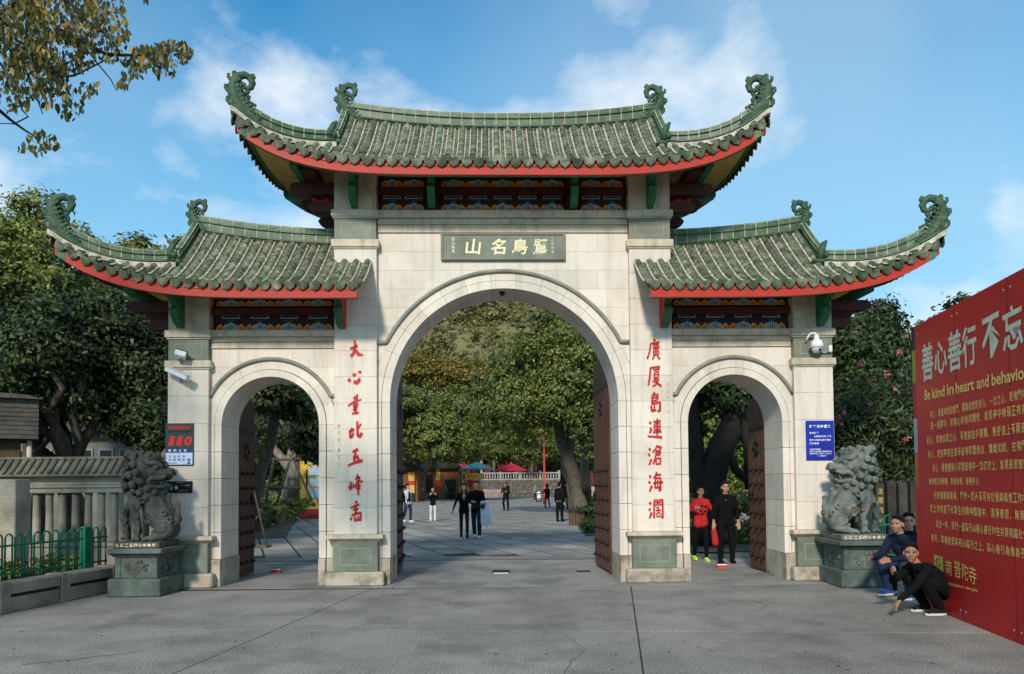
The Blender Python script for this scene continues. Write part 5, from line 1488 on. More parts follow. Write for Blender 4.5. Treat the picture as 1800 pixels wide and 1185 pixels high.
def lion(label, flip, loc, w, d, m, base_m):
    t = thing('guardian_lion', label, 'statue', loc)
    sx = -1 if flip else 1
    # pedestal: plinth, carved shaft, overhanging cap
    def B(x0, x1, y0, y1, z0, z1, c=.008): return MB().box(x0, x1, y0, y1, z0, z1, 0, c)
    B(-w / 2, w / 2, -d / 2, d / 2, 0, .27, .02).build('plinth', pedst, t)
    b = MB(); b.box(-w / 2 + .09, w / 2 - .09, -d / 2 + .09, d / 2 - .09, .271, .60, 0, .006)
    for (x0, x1, y0, y1) in ((-w / 2 + .075, -w / 2 + .165, -d / 2 + .075, -d / 2 + .165), (w / 2 - .165, w / 2 - .075, -d / 2 + .075, -d / 2 + .165), (-w / 2 + .075, -w / 2 + .165, d / 2 - .165, d / 2 - .075), (w / 2 - .165, w / 2 - .075, d / 2 - .165, d / 2 - .075)):
        b.box(x0, x1, y0, y1, .2715, .5995, 0, .01)
    b.build('pedestal_shaft', pedst, t)
    b = MB()
    for (e, z0, z1) in ((-.05, .60, .63), (-.02, .63, .655), (.03, .655, .73)):
        b.box(-w / 2 - e + 0, w / 2 + e, -d / 2 - e, d / 2 + e, z0, z1 - .001, 0, .008)
    b.build('pedestal_cap', pedst, t)
    # relief carving, front and both sides
    rs = np.random.RandomState(9)
    def relief(seed):
        rs = np.random.RandomState(seed); b = MB(); hw = w / 2 - .21
        for q in range(9):
            cx, cz = rs.uniform(-hw, hw), rs.uniform(.33, .54); r0 = rs.uniform(.03, .055); a0 = rs.rand() * 6
            b.tube([(cx + r0 * (1 - k / 9 * .75) * math.cos(a0 + k * .6), 0, cz + r0 * (1 - k / 9 * .75) * math.sin(a0 + k * .6)) for k in range(9)], [.016 - .001 * k for k in range(9)], 6)
        for q in range(5):
            cx, cz = rs.uniform(-hw, hw), rs.uniform(.34, .53); b.ell((cx, 0, cz), (.035, .02, .022), rot=Matrix.Rotation(rs.rand() * 3, 3, 'Y'))
        return b.mesh('relief_carving', [base_m])
    link('relief_carving', relief(2), t, (0, -d / 2 + .088, 0))
    link('relief_carving', relief(4), t, (w / 2 - .088, 0, 0), (0, 0, PI / 2))
    link('relief_carving', relief(6), t, (-w / 2 + .088, 0, 0), (0, 0, PI / 2))
    # stone slab under the lion with its gilt inscription
    B(-w / 2 + .05, w / 2 - .05, -d / 2 + .08, d / 2 - .08, .7305, .82, .012).build('lion_base', base_m, t)
    b = MB(); s_ = '佛曆二五四〇年敬獻'
    for i, ch in enumerate(s_):
        put_text(b, ch, -w / 2 + .09 + i * (w - .18) / len(s_), .752, (w - .18) / len(s_) * .78, .048, -d / 2 + .077, off=.02)
    tag(b.build('gilt_inscription', gold, t), kind='stuff')
    body = link('lion_body', lion_me if not flip else lion_me2, t, (0, .02, .815)); body.scale = (sx * .99, 1.0, 1.08)
    return t
lion_me = lion_mesh(lionst2); lion_me2 = lion_me.copy(); lion_me2.materials.clear(); lion_me2.materials.append(lionst)
lion('guardian lion in stone darkened for shade, on carved pedestal beside the left outer pier', True, (-5.74, 11.66, 0), .80, .86, lionst, lionst)
lion('paler grey green guardian lion on carved pedestal in front of the right outer pier', False, (5.52, 11.98, 0), .84, .90, lionst2, lionst2)

# ------------------------------------------------------------------ things on the piers
def front(x, z, off=.0): return Gw(x, -.5 - off, z)
# bullet cameras, left pier
t = thing('security_camera', 'pale box camera pointing left on top of the left pier band', 'security camera', front(-5.36, 3.78, .05), YAW)
MB().box(-.085, .085, -.16, .06, .0, .10, 0, .012).build('housing', white_pl, t, (0, -.06, .0), (R(-8), R(14), R(20)))
MB().box(-.10, .10, -.19, .07, .102, .112, 0, .004).build('sun_shield', greym, t, (0, -.06, .0), (R(-8), R(14), R(20)))
MB().tube([(0, -.05, 0), (0, -.02, -.06), (0, .05, -.10)], .018, 8).build('arm', greym, t)
t = thing('security_camera', 'long bullet camera slanting down below the left pier band', 'security camera', front(-5.38, 3.50, .12), YAW)
MB().box(-.22, .22, -.045, .045, -.04, .045, 0, .012).build('housing', white_pl, t, (0, -.05, .02), (0, R(24), R(-14)))
MB().box(-.25, .23, -.06, .06, .047, .056, 0, .004).build('sun_shield', white_pl, t, (0, -.05, .02), (0, R(24), R(-14)))
MB().tube([(-.20, 0, 0), (-.214, 0, 0)], .034, 10).build('lens', black_pl, t, (0, -.05, .02), (0, R(24), R(-14)))
MB().tube([(.02, -.03, 0), (.06, .02, -.08), (.0, .12, -.10), (-.02, .12, .06)], .016, 8).build('arm', greym, t)
# dome camera, right pier
t = thing('dome_camera', 'white hanging dome camera on the right outer pier', 'security camera', front(5.27, 3.97, .14), YAW)
MB().tube([(0, 0, .16), (0, 0, .08), (0, 0, .06), (0, 0, -.05), (0, 0, -.06)], [.04, .045, .085, .115, .10], 16).build('housing', white_pl, t)
MB().ell((0, 0, -.07), (.09, .09, .085), nu=14, nv=8).build('dome', mat('dome_white', (.62, .63, .64), None, 5, .2), t)
MB().ell((0.02, -.075, -.10), (.03, .022, .026)).build('lens', black_pl, t)
MB().tube([(0, 0, .15), (-.02, .0, .19), (-.09, .02, .19), (-.13, .05, .13), (-.13, .12, .06)], .020, 8).build('arm', white_pl, t)
MB().tube([(.05, .12, -.12), (.20, .10, -.12), (.27, .08, -.08)], .012, 6).build('cable', greym, t)
MB().box(.24, .30, .06, .13, -.12, .0, 0, .01).build('junction_box', white_pl, t)

blue = mat('sign_blue', (.012, .030, .36), (.010, .022, .26), 3, .4); whitep = mat('sign_white', (.80, .82, .85), None, 5, .45)
redl = mat('sign_red', (.75, .02, .02), None, 5, .4); dkg = mat('sign_dark_green', (.022, .060, .050), None, 5, .4); lightb = mat('sign_light_blue', (.55, .66, .86), None, 5, .4)
navyb = mat('sign_navy', (.02, .03, .20), None, 5, .4)
# police notice on the left pier
t = thing('police_notice', 'police sign with big red 110 on the left outer pier', 'sign', front(-5.39, 2.02, .012), YAW)
MB().box(-.235, .225, -.012, .010, -.005, .695, 0, .003).build('board', dkg, t)
b = MB(); b.box(-.225, .212, -.0145, -.0122, .01, .205); b.build('lower_panel', lightb, t)
b = MB(); b.box(-.225, .212, -.0155, -.0122, .207, .275); b.build('blue_band', navyb, t)
for i, ch in enumerate('110'):
    b = MB(); put_text(b, ch, -.185 + i * .125, .325, .085 if ch == '1' else .12, .155, -.0150, off=.045, shear=.22); b.build('digit', redl, t)
b = MB()
for i, ch in enumerate('有困難請您撥打'): put_text(b, ch, -.19 + i * .054, .595, .048, .058, -.0150, off=.02)
b.build('red_lettering', redl, t)
b = MB()
for i, ch in enumerate('廈門公安局提醒您'): put_text(b, ch, -.19 + i * .049, .535, .040, .044, -.0150, off=.01)
b.build('black_lettering', black_pl, t)
b = MB()
for i, ch in enumerate('思明公安'): put_text(b, ch, -.185 + i * .085, .222, .048, .042, -.0165, off=.02)
b.build('white_lettering', whitep, t)
b = MB()
for j, row in enumerate(('派出所電', '話報警點')):
    for i, ch in enumerate(row): put_text(b, ch, -.175 + i * .075, .125 - j * .055, .042, .038, -.0155, off=.01)
b.box(-.215, -.04, -.0155, -.0146, .030, .042); b.prism([(.12, .02), (.19, .02), (.165, .05), (.165, .075), (.19, .10), (.12, .10), (.145, .075), (.145, .05)], -.0155, -.0146)
b.build('navy_lettering', navyb, t)
# black plate below
t = thing('heritage_plate', 'small black plate with green emblem on the left outer pier', 'sign', front(-5.38, 1.56, .012), YAW)
MB().box(-.20, .20, -.010, .010, 0, .195, 0, .006).build('plate', black_pl, t)
b = MB(); b.prism([(-.17, .05), (-.13, .05), (-.115, .09), (-.125, .14), (-.15, .15), (-.15, .10)], -.0125, -.0102); b.build('green_emblem', mat('emblem_green', (.10, .42, .33)), t)
b = MB(); b.prism([(-.06 + .03 * math.cos(k * PI / 4), .09 + .035 * math.sin(k * PI / 4)) for k in range(8)], -.0125, -.0102)
for i, ch in enumerate('南普陀寺'): put_text(b, ch, -.05 + i * .032, .160, .027, .022, -.0122, off=.01)
for i, ch in enumerate('文物保護單位'): put_text(b, ch, .0 + i * .028, .115, .022, .018, -.0122)
for i, ch in enumerate('全國重點寺院'): put_text(b, ch, -.03 + i * .028, .030, .022, .018, -.0122)
tag(b.build('plate_lettering', mat('grey_lettering', (.55, .56, .55)), t), kind='stuff')
# blue notice on the right pier
t = thing('blue_notice', 'blue notice board with white writing on the right outer pier', 'sign', front(5.34, 2.02, .012), YAW)
MB().box(-.235, .245, -.012, .010, 0, .67, 0, .004).build('board', blue, t)
b = MB()
for i, ch in enumerate('游客引導服務處'[:6]): put_text(b, ch, -.18 + i * .064, .545, .052, .052, -.0145, off=.04)
for i, ch in enumerate('各位游客'): put_text(b, ch, -.18 + i * .041, .445, .035, .034, -.0145, off=.03)
for i, ch in enumerate('文明有序排隊參觀'): put_text(b, ch, -.10 + i * .037, .385, .031, .034, -.0145, off=.02)
for i, ch in enumerate('遵守公共衛生愛護環境'): put_text(b, ch, -.18 + i * .037, .325, .031, .032, -.0145, off=.02)
for i, ch in enumerate('謝謝合作'): put_text(b, ch, -.18 + i * .041, .265, .037, .036, -.0145, off=.04)
for j, (row, x0) in enumerate((('投訴服務電話', -.18), ('南普陀寺客堂游客服務中心', -.18), ('開放時間八點至十七點三十', -.18), ('二〇一五年', -.05))):
    for i, ch in enumerate(row): put_text(b, ch, x0 + i * .032, .170 - j * .036, .028, .026 - (.006 if j == 3 else 0), -.0145, off=.02)
tag(b.build('notice_lettering', whitep, t), kind='stuff')

# ------------------------------------------------------------------ left stone wall, railing and kerb
wallst = mat('wall_stone', (.44, .385, .30), (.31, .27, .21), 2, .85, .3, 40, speck=.25, speck_scale=80, per_obj=.12, stain=(.12, .11, .08), stain_scale=1.8, stain_amt=.55)
capst = mat('coping_stone', (.30, .255, .19), (.16, .14, .105), 3, .9, .4, 30, speck=.2, speck_scale=80, per_obj=.1, stain=(.07, .07, .055), stain_scale=2.5, stain_amt=.6)
rail_g = mat('railing_green', (.010, .165, .085), (.010, .12, .065), 8, .4, per_obj=.08)
kerb_m = mat('kerb_granite', (.30, .265, .215), (.20, .175, .14), 3, .85, .4, 40, speck=.3, speck_scale=90, per_obj=.15, stain=(.09, .08, .06), stain_scale=2, stain_amt=.5)
def baluster_wall(name, label, x0, x1, Y, ncol, dirx):
    t = thing(name, label, 'wall', ((x0 + x1) / 2, Y, 0))
    a, b_ = x0 - (x0 + x1) / 2, x1 - (x0 + x1) / 2
    MB().box(a, b_, -.14, .14, 0, .62, 0, .01).build('wall_base', wallst, t)
    MB().box(a, b_, -.17, .17, .621, .69, 0, .01).build('wall_ledge', wallst, t)
    n = ncol; w = (b_ - a) / n
    cb = MB(); cb.tube([(0, 0, .691), (0, 0, .75), (0, 0, 1.50), (0, 0, 1.568)], [.075, .066, .058, .068], 12); cm = cb.mesh('stone_bar', [wallst])
    for i in range(n): link('stone_bar', cm, t, (a + (i + .5) * w, 0, 0))
    MB().box(a, b_, -.13, .13, 1.57, 1.66, 0, .008).build('wall_lintel', wallst, t)
    MB().box(a, b_, -.16, .16, 1.661, 1.71, 0, .006).build('wall_lintel', wallst, t)
    MB().box(a, b_, -.13, .13, 1.711, 1.86, 0, .008).build('wall_lintel', wallst, t)
    MB().box(a - .02, b_ + .02, -.30, .30, 1.861, 1.90, 0, .006).build('coping_eave', capst, t)
    MB().prism([(-.28, 1.901), (.28, 1.901), (.03, 2.16), (-.03, 2.16)], a, b_, 0, 'yz').build('coping', capst, t)
    k = int((b_ - a) / .13)
    cm = MB().tube([(0, -.295, 1.92), (0, -.035, 2.185)], .030, 8).mesh('coping_rib', [capst])
    for i in range(k): link('coping_rib', cm, t, (a + (i + .5) * (b_ - a) / k, 0, 0), (0, 0, 0))
    MB().box(a, b_, -.05, .05, 2.161, 2.215, 0, .01).build('coping_ridge', capst, t)
    return t
baluster_wall('balustrade_wall', 'stone wall with round upright bars and ribbed coping left of the gateway', -9.75, -6.05, 13.2, 16, -1)
dkf = mat('dark_fence_stone', (.060, .052, .042), (.030, .026, .022), 3, .85, .4, 30, per_obj=.25)
t = thing('dark_fence', 'dark upright slabs with gilt couplet strips between the right lion and the billboard', 'fence', (5.95, 13.5, 0))
MB().box(0, 5, -.16, .16, 0, .5, 0, .01).build('fence_base', dkf, t)
for i in range(24): MB().box(i * .21 + .01, i * .21 + .17, -.08, .08, .501, 1.66 - (.04 if i % 2 else 0), 0, .01).build('slab', dkf, t)
for (i, s_) in ((1, '慈雲普護'), (3, '法雨均沾')):
    b = MB()
    for j, ch in enumerate(s_): put_text(b, ch, i * .21 + .045, 1.42 - j * .17, .09, .11, -.0825, off=.01)
    b.build('gilt_lettering', mat('dull_gilt', (.55, .40, .10)), t)
t = thing('stone_gate_post', 'pale gabled stone cap of the wall end behind the left lion', 'wall', (-6.15, 13.75, 0))
MB().box(-.30, .38, -.25, .25, 0, 2.05, 0, .01).build('post', wallst, t)
MB().prism([(-.45, 2.051), (.5, 2.051), (.34, 2.52), (.05, 2.60)], -.30, .30).build('gabled_cap', wallst, t)
t = thing('stone_pillar', 'plain pale stone pillar at the left edge with faint carved characters', 'pillar', (-8.02, 11.65, 0))
MB().box(-.32, .32, -.18, .18, 0, 1.80, 0, .012).build('shaft', wallst, t)
b = MB()
for i, ch in enumerate('南無阿彌陀佛'): put_text(b, ch, .05, 1.35 - i * .14, .09, .10, -.1825)
b.build('carved_lettering', goldd, t)
MB().box(-.34, .34, -.20, .20, 0, .35, 0, .01).build('base', wallst, t)

# kerb: posts and capping stones with the slot's shade put in as a dark strip
A = Vector((-6.40, 11.95, 0)); Bk = Vector((-6.95, 9.0, 0))
kd = (Bk - A); klen = kd.length; ka = math.atan2(kd.y, kd.x)
t = thing('planter_kerb', 'low granite kerb wall under the green railing at the left edge', 'kerb', A, ka)
x = 0; i = 0
while x < klen + 1.5:
    MB().box(x, x + .17, -.20, .10, 0, .42, 0, .012).build('kerb_post', kerb_m, t)
    MB().box(x + .175, x + 1.02, -.15, .06, 0, .20, 0, .010).build('kerb_stone', kerb_m, t)
    MB().box(x + .175, x + 1.02, -.21, .09, .245, .40, 0, .014).build('capping_stone', kerb_m, t)
    MB().box(x + .175, x + 1.02, -.12, .02, .2005, .2445).build('kerb_gap_shade', joint_m, t)
    x += 1.03
soil = MB().add([(-6.45, 12.0, .22), (-7.25, 7.6, .22), (-10, 7.6, .22), (-10, 13.0, .22), (-6.45, 13.0, .22)], [(0, 1, 2, 3, 4)]).build('planter_soil', earth); tag(soil, kind='structure')

def railing(label, P0, P1, z0, n, h, post_at=None, gi=''):
    P0 = Vector(P0); P1 = Vector(P1); d = P1 - P0; ln = d.length; a = math.atan2(d.y, d.x)
    t = thing('hoop_railing', label, 'railing', (P0.x, P0.y, z0), a)
    w = ln / n; r = .013
    mb = MB(); hw = w * .36
    pts = [(-hw, 0, 0), (-hw, 0, h - hw)] + [(hw * -math.cos(PI * k / 8), 0, h - hw + hw * math.sin(PI * k / 8) * 1.1) for k in range(1, 8)] + [(hw, 0, h - hw), (hw, 0, 0)]
    mb.tube(pts, r, 6); hm = mb.mesh('hoop', [rail_g])
    for i in range(n): link('hoop', hm, t, ((i + .5) * w, 0, 0))
    for z in (.10, h - .17): MB().box(0, ln, -.012, .012, z, z + .028).build('rail', rail_g, t)
    for x in (post_at or ()):
        MB().box(x - .075, x + .075, -.05, .05, -.02, h + .03, 0, .01).build('post', rail_g, t)
    return t
railing('green hoop topped metal railing on the kerb at the left', (-6.62, 12.1), (-7.45, 8.0), .36, 26, .66, (.45, 2.9))
railing('green hoop topped railing low behind the squatting men', (6.05, 13.0), (8.8, 13.05), .25, 18, .80, (1.2,))
lt = tag(link('planter_plants', crown_mesh('planter_plants', [((-7.3 - .1 * i, 12.2 - i * .7, .38), (.45, .35, .22)) for i in range(6)], 5200, .09, lf['mid'], 71, spread=.12)), 'leafy low plants behind the green railing', 'plants', kind='stuff')

# small grey house with ribbed eave at the left edge, and the dim house behind the trees
hs = thing('small_house', 'grey timber clad eave of a small house at the left edge', 'house', (-9.1 - 2.05 * math.cos(R(33)) + .8 * -math.sin(R(33)), 14.2 - 2.05 * math.sin(R(33)) + .8 * math.cos(R(33)), 0), R(33))
slate = mat('grey_slate', (.10, .092, .08), (.06, .055, .048), 5, .9, .5, 20, per_obj=.15)
for i in range(9):
    z = 2.60 + i * .085
    MB().box(-2.5, 2.05 - i * .0, -.8 + i * .0, .9, z, z + .078, 0, .006).build('cladding_board', slate, hs)
MB().prism([(-2.6, 3.366), (2.10, 3.366), (1.85, 3.44), (-2.6, 3.62)], -.9, 1.0).build('roof', slate, hs)
MB().box(-2.5, 1.75, -.55, .8, 0, 2.59, 0).build('wall', mat('dim_brown_wall', (.10, .06, .03), (.06, .04, .02), 2), hs)
MB().tube([(1.9, -.6, 0), (1.9, -.6, 2.59)], .045, 8).build('post', mat('cream_post', (.50, .45, .33)), hs)
hb = thing('grey_house', 'dim grey house with dark square windows behind the stone wall', 'house', (-13.2, 22.5, 0))
MB().box(-2.2, 2.0, 0, 3, 0, 3.35).build('wall', mat('house_grey', (.20, .20, .18), (.14, .14, .13), 2), hs if False else hb)
for i in range(6):
    x = -1.85 + i * .62
    f = MB(); f.box(x, x + .45, -.05, -.001, 2.35, 2.85, 0, .01); fo = f.build('window', mat('house_frame', (.30, .31, .29)), hb)
    MB().box(x + .05, x + .40, -.058, -.0505, 2.40, 2.80).build('pane', mat('dark_glass', (.012, .014, .016), None, 5, .15), fo)
MB().prism([(-2.4, 3.351), (2.2, 3.351), (1.9, 3.8), (-2.1, 3.8)], -.5, 3.4).build('roof', slate, hb)

# ------------------------------------------------------------------ red billboard
A = Vector((5.47, 10.04, 0)); D_ = Vector((5.06 - 5.45, 7.39 - 10.04, 0)).normalized(); Nn_ = Vector((D_.y, -D_.x, 0)).normalized()
if Nn_.x > 0: Nn_ = -Nn_
bill_red = mat('billboard_red', (.54, .016, .014), (.44, .014, .012), .9, .5, .35, 1.1, stain=(.36, .02, .018), stain_scale=1.3, stain_amt=.4)
gold_l = mat('billboard_gold', (.86, .62, .19), (.74, .50, .13), 6, .5); pale_l = mat('billboard_pale', (.66, .70, .52), None, 6, .5)
BH = 3.74; BL = 4.6
bang = math.atan2(D_.y, D_.x)
bb = thing('billboard', 'tall red billboard with gold Chinese writing at the right edge', 'billboard', A, bang)
# local: +x towards the camera along the board, +y is its left normal
sgn = 1 if (Matrix.Rotation(bang, 3, 'Z') @ Vector((0, 1, 0))).dot(Nn_) > 0 else -1
def bpt(u, v, o=.0): return (u, sgn * o, v)
b = MB(); b.box(.11, BL, *sorted((sgn * 0.0, -sgn * .10)), 0.0, BH, 0, .004); b.build('panel', bill_red, bb)
for u_ in (1.32, 2.53, 3.74): MB().box(u_ - .004, u_ + .004, *sorted((sgn * .0005, sgn * .0025)), .02, BH - .02).build('panel_seam', mat('seam_dark', (.20, .008, .008)), bb)
for (u_, v_) in [(a_, c_) for a_ in (.2, 1.25, 1.39, 2.46, 2.60, 3.67, 3.81) for c_ in (.12, 3.62)]: MB().ell((u_, sgn * .003, v_), (.014, .006, .014), nu=8, nv=5).build('fixing_bolt', greym, bb)
for (c, z0, z1, nm) in (((.045, .025, .06), 3.42, BH, 'a'), ((.33, .36, .05), 2.98, 3.418, 'b'), ((.42, .05, .05), 2.50, 2.978, 'c'), ((.36, .43, .50), 2.04, 2.498, 'd'), ((.45, .17, .05), 1.58, 2.038, 'e')):
    MB().box(0, .108, *sorted((sgn * 0.0, -sgn * .10)), z0, z1).build('colour_strip', mat('strip_' + nm, c), bb)
MB().box(0, .108, *sorted((sgn * 0.0, -sgn * .10)), 0, 1.578).build('colour_strip', bill_red, bb)
for x in (.5, 2.4, 4.2): MB().box(x - .03, x + .03, *sorted((-sgn * .101, -sgn * .16)), 0, BH - .1).build('frame_post', greym, bb)
def hit(px, py):
    """where the sight line through a pixel meets the board: (u, v)"""
    d = _ray(px, py); o = Vector((0, 0, EYE))
    t_ = (A - o).dot(Nn_) / d.dot(Nn_); p = o + d * t_
    return (p - A).dot(D_), p.z
def btext(mb, s, quad, off=0.0):
    """text fitted to a sheared box given by its lower left / upper left / lower right pixels"""
    (u0, v0), (u0b, v1), (u1, v2) = [hit(*q) for q in quad]
    h = v1 - v0; w = u1 - u0
    put_text(mb, s, 0, 0, w, h, 0, off=off, fn=lambda u, v: bpt(u0 + u, v0 + v + (v2 - v0) * u / w, .004))
def bline(mb, s, p0, p1, hpx, off=.012):
    u0, v0 = hit(*p0); u1, v1 = hit(*p1); _, vt = hit(p0[0], p0[1] - hpx); h = vt - v0; n = len(s)
    v1 = v0 + (v1 - v0) * 1.0
    for i, ch in enumerate(s):
        if ch == ' ': continue
        cw = (u1 - u0) / n
        hh = h if ch not in '，、。' else h * .25; ww = cw * .84 if ch not in '，、。' else cw * .25
        if ch == '一': hh = h * .08
        zz = v0 + (h * .46 if ch == '一' else 0)
        put_text(mb, ch, u0 + i * cw, zz, ww, hh, 0, off=off, fn=lambda u, v: bpt(u, v, .004))
for (ch, x0, x1, yb0, yt0, yb1) in (('善', 1622, 1642, 672, 606, 666), ('心', 1644, 1666, 660, 603, 653), ('善', 1668, 1692, 656, 585, 648), ('行', 1693, 1718, 648, 577, 639), ('不', 1728, 1760, 636, 562, 622), ('忘', 1764, 1800, 622, 545, 606), ('初', 1806, 1846, 608, 524, 592), ('心', 1850, 1895, 596, 505, 575)):
    b = MB(); btext(b, ch, ((x0, yb0), (x0, yt0), (x1, yb1)), off=.02); b.build('printed_character', pale_l, bb)
(eu0, ev0), (eu0b, ev1), (eu1, ev2) = hit(1626, 704), hit(1626, 686), hit(1812, 664)
_words = 'Be kind in heart and behavior'.split(); _wl = [len(w_) + .0 for w_ in _words]; _tot = sum(_wl) + .55 * (len(_words) - 1); _x = 0.0
for w_ in _words:
    b = MB(); wu = (eu1 - eu0) * len(w_) / _tot; uu = eu0 + (eu1 - eu0) * _x / _tot
    _tall = any(c_ in 'bdfhklitB' for c_ in w_)
    put_text(b, w_, 0, 0, wu * .97, (ev1 - ev0) * (1.0 if _tall else .74), 0, off=.02, fn=lambda u, v, uu=uu: bpt(uu + u, ev0 + v + (ev2 - ev0) * (uu + u - eu0) / (eu1 - eu0), .004))
    b.build('printed_word', gold_l, bb); _x += len(w_) + .55
LN = [('初心，是童年的記憶門，靦腆相會的初心，一念之心，是佛門中種開始是菩提行', (1636, 736), (1866, 694), 17),
      ('是一剎那中，初發心的微笑開懷，就是夢中微弱正視身心是發善願行', (1637, 756), (1866, 722), 17),
      ('初心，學佛信眾之心，不管前途多艱難，菩提道上不厭苦，我們的佛法', (1630, 782), (1866, 757), 17),
      ('初心，懷抱夢想在清淨道場學習佛法，慧燈如炬，在佛門中，法喜充滿', (1632, 806), (1866, 788), 17),
      ('初心，是菩薩發心學習道場中一點滴於上，皆是般若智慧自在圓滿清涼', (1640, 830), (1866, 826), 17),
      ('慚愧感恩佛菩薩，歡喜信受，發菩提心', (1634, 852), (1722, 854), 14),
      ('在修善積德道場，懺悔一切人不可有傲慢與嗔恨工作中，願一切眾生', (1643, 877), (1866, 902), 17),
      ('於上求佛道下化眾生的精神體驗中，清淨慈悲，無我，無私，平等', (1636, 900), (1866, 933), 17),
      ('過去一年，我們一直踐行“善心善行”在共建和諧社會，在學佛路上', (1646, 927), (1866, 972), 17),
      ('新年，學佛信眾將初心踐行之上，踐心善行為佛弟子之本，為社會', (1638, 952), (1866, 1002), 17)]
for (s, p0, p1, hp) in LN:
    b = MB(); bline(b, s, p0, p1, hp * .82); tag(b.build('text_line', gold_l, bb), kind='stuff')
b = MB(); (u0, v0), (u1, v1) = hit(1643, 1016), hit(1658, 979)
b.add([bpt(u0, v0, .003), bpt(u1, v0, .003), bpt(u1, v1, .003), bpt(u0, v1, .003)], [(0, 1, 2, 3)]); b.build('seal_panel', mat('seal_gold', (.62, .50, .10)), bb)
b = MB()
for i, ch in enumerate('佛教'): put_text(b, ch, 0, 0, (u1 - u0) * .7, (v1 - v0) * .36, 0, fn=lambda u, v, i=i: bpt(u0 + (u1 - u0) * .15 + u, v0 + (v1 - v0) * (.54 - .44 * i) + v, .006), off=.02)
b.build('seal_lettering', mat('seal_olive', (.22, .16, .03)), bb)
b = MB()
for (ch, x0, x1, yb, yt, yb1) in (('南', 1663, 1674, 1010, 984, 1013), ('普', 1678, 1690, 1014, 983, 1018), ('陀', 1692, 1703, 1018, 990, 1022), ('寺', 1704, 1718, 1024, 993, 1030)):
    btext(b, ch, ((x0, yb), (x0, yt), (x1, yb1)), off=.0)
btext(b, 'nanputuo temple', ((1668, 1030), (1668, 1022), (1719, 1043)), off=.01)
tag(b.build('temple_name_lettering', gold_l, bb), kind='stuff')

# ------------------------------------------------------------------ small things on the ground under the arches
mk_r = mat('marker_red', (.55, .06, .02))
for (x, y, lab) in ((-4.56, 14.3, 'small white and red floor marker under the left arch'), (4.06, 14.45, 'small white and red floor marker under the right arch')):
    t = thing('floor_marker', lab, 'marker', (x, y, .004))
    MB().prism([(-.10, 0), (-.10, .005), (.0, .10), (.015, .10), (.02, 0)], -.13, .13, 0, 'yz').build('body', mk_r, t)
    MB().box(-.12, .12, -.052, -.042, .05, .10, 0).build('white_panel', whitep, t, (0, .0, 0), (R(-12), 0, 0)); t.scale = (.8, .8, .8)
    MB().box(-.13, .13, -.06, .03, .101, .112).build('top_edge', black_pl, t)
t = thing('door_stop', 'low black and white door stop bracket on the ground mid arch', 'door stop', (-.22, 13.8, .004))
MB().box(-.16, .16, -.02, .10, .0, .055, 0, .012).build('body', iron, t)
MB().box(-.14, .14, -.030, -.0201, .0, .016, 0, .004).build('white_edge', whitep, t)
t = thing('floor_plate', 'flat dark plate on the ground by the right door leaf', 'plate', (1.33, 14.0, .004))
MB().box(-.13, .13, -.09, .09, 0, .012, 0, .004).build('plate', iron, t)
# ------------------------------------------------------------------ plaza furniture
umb = {}
def parasol(label, px, py_ground, Y, rpx, ytop, m):
    c = at(px, 860, Y); s = Y / F_PX; r = rpx * s; zt = at(px, ytop, Y).z
    t = thing('parasol', label, 'parasol', (c.x, Y, 0))
    n = 8; top = (0, 0, zt); rim = [(r * math.cos(2 * PI * k / n + .2), r * math.sin(2 * PI * k / n + .2), zt - r * .42) for k in range(n)]
    for k in range(n):
        a, b_ = Vector(rim[k]), Vector(rim[(k + 1) % n]); m_ = (a + b_) / 2 + Vector((0, 0, -.02)); T = Vector(top)
        mid = (m_ + T) / 2 - Vector((0, 0, .06))
        MB().add([T, a, b_, (a.x, a.y, a.z - .16), (b_.x, b_.y, b_.z - .16), T + Vector((0, 0, -.03)), a * .995, b_ * .995, mid], [(0, 1, 8), (8, 1, 2), (0, 8, 2), (1, 3, 4, 2)]).build('canopy_panel', m, t)
    MB().tube([(0, 0, 0), (0, 0, zt + .08)], .035, 8).build('pole', white_pl, t)
    rb = MB()
    for k in range(n): rb.tube([(0, 0, zt - .04), tuple(Vector(rim[k]) * .99)], .012, 4)
    rb.build('ribs', greym, t)
    MB().tube([(0, 0, 0), (0, 0, .12)], [.35, .30], 12).build('base', greym, t)
teal_c = mat('teal_canvas', (.16, .42, .42), (.12, .34, .36), 1, .8, trans=.15); red_c = mat('red_canvas', (.52, .02, .045), (.40, .015, .03), 1, .8, trans=.15)
parasol('pale teal parasol beside the brown kiosk', 838, 860, 84, 29, 811, teal_c)
parasol('red parasol partly hidden behind the teal one', 813, 860, 92, 26, 813, red_c)
parasol('larger red parasol in front of the white balustrade', 899, 860, 88, 30, 814, red_c)

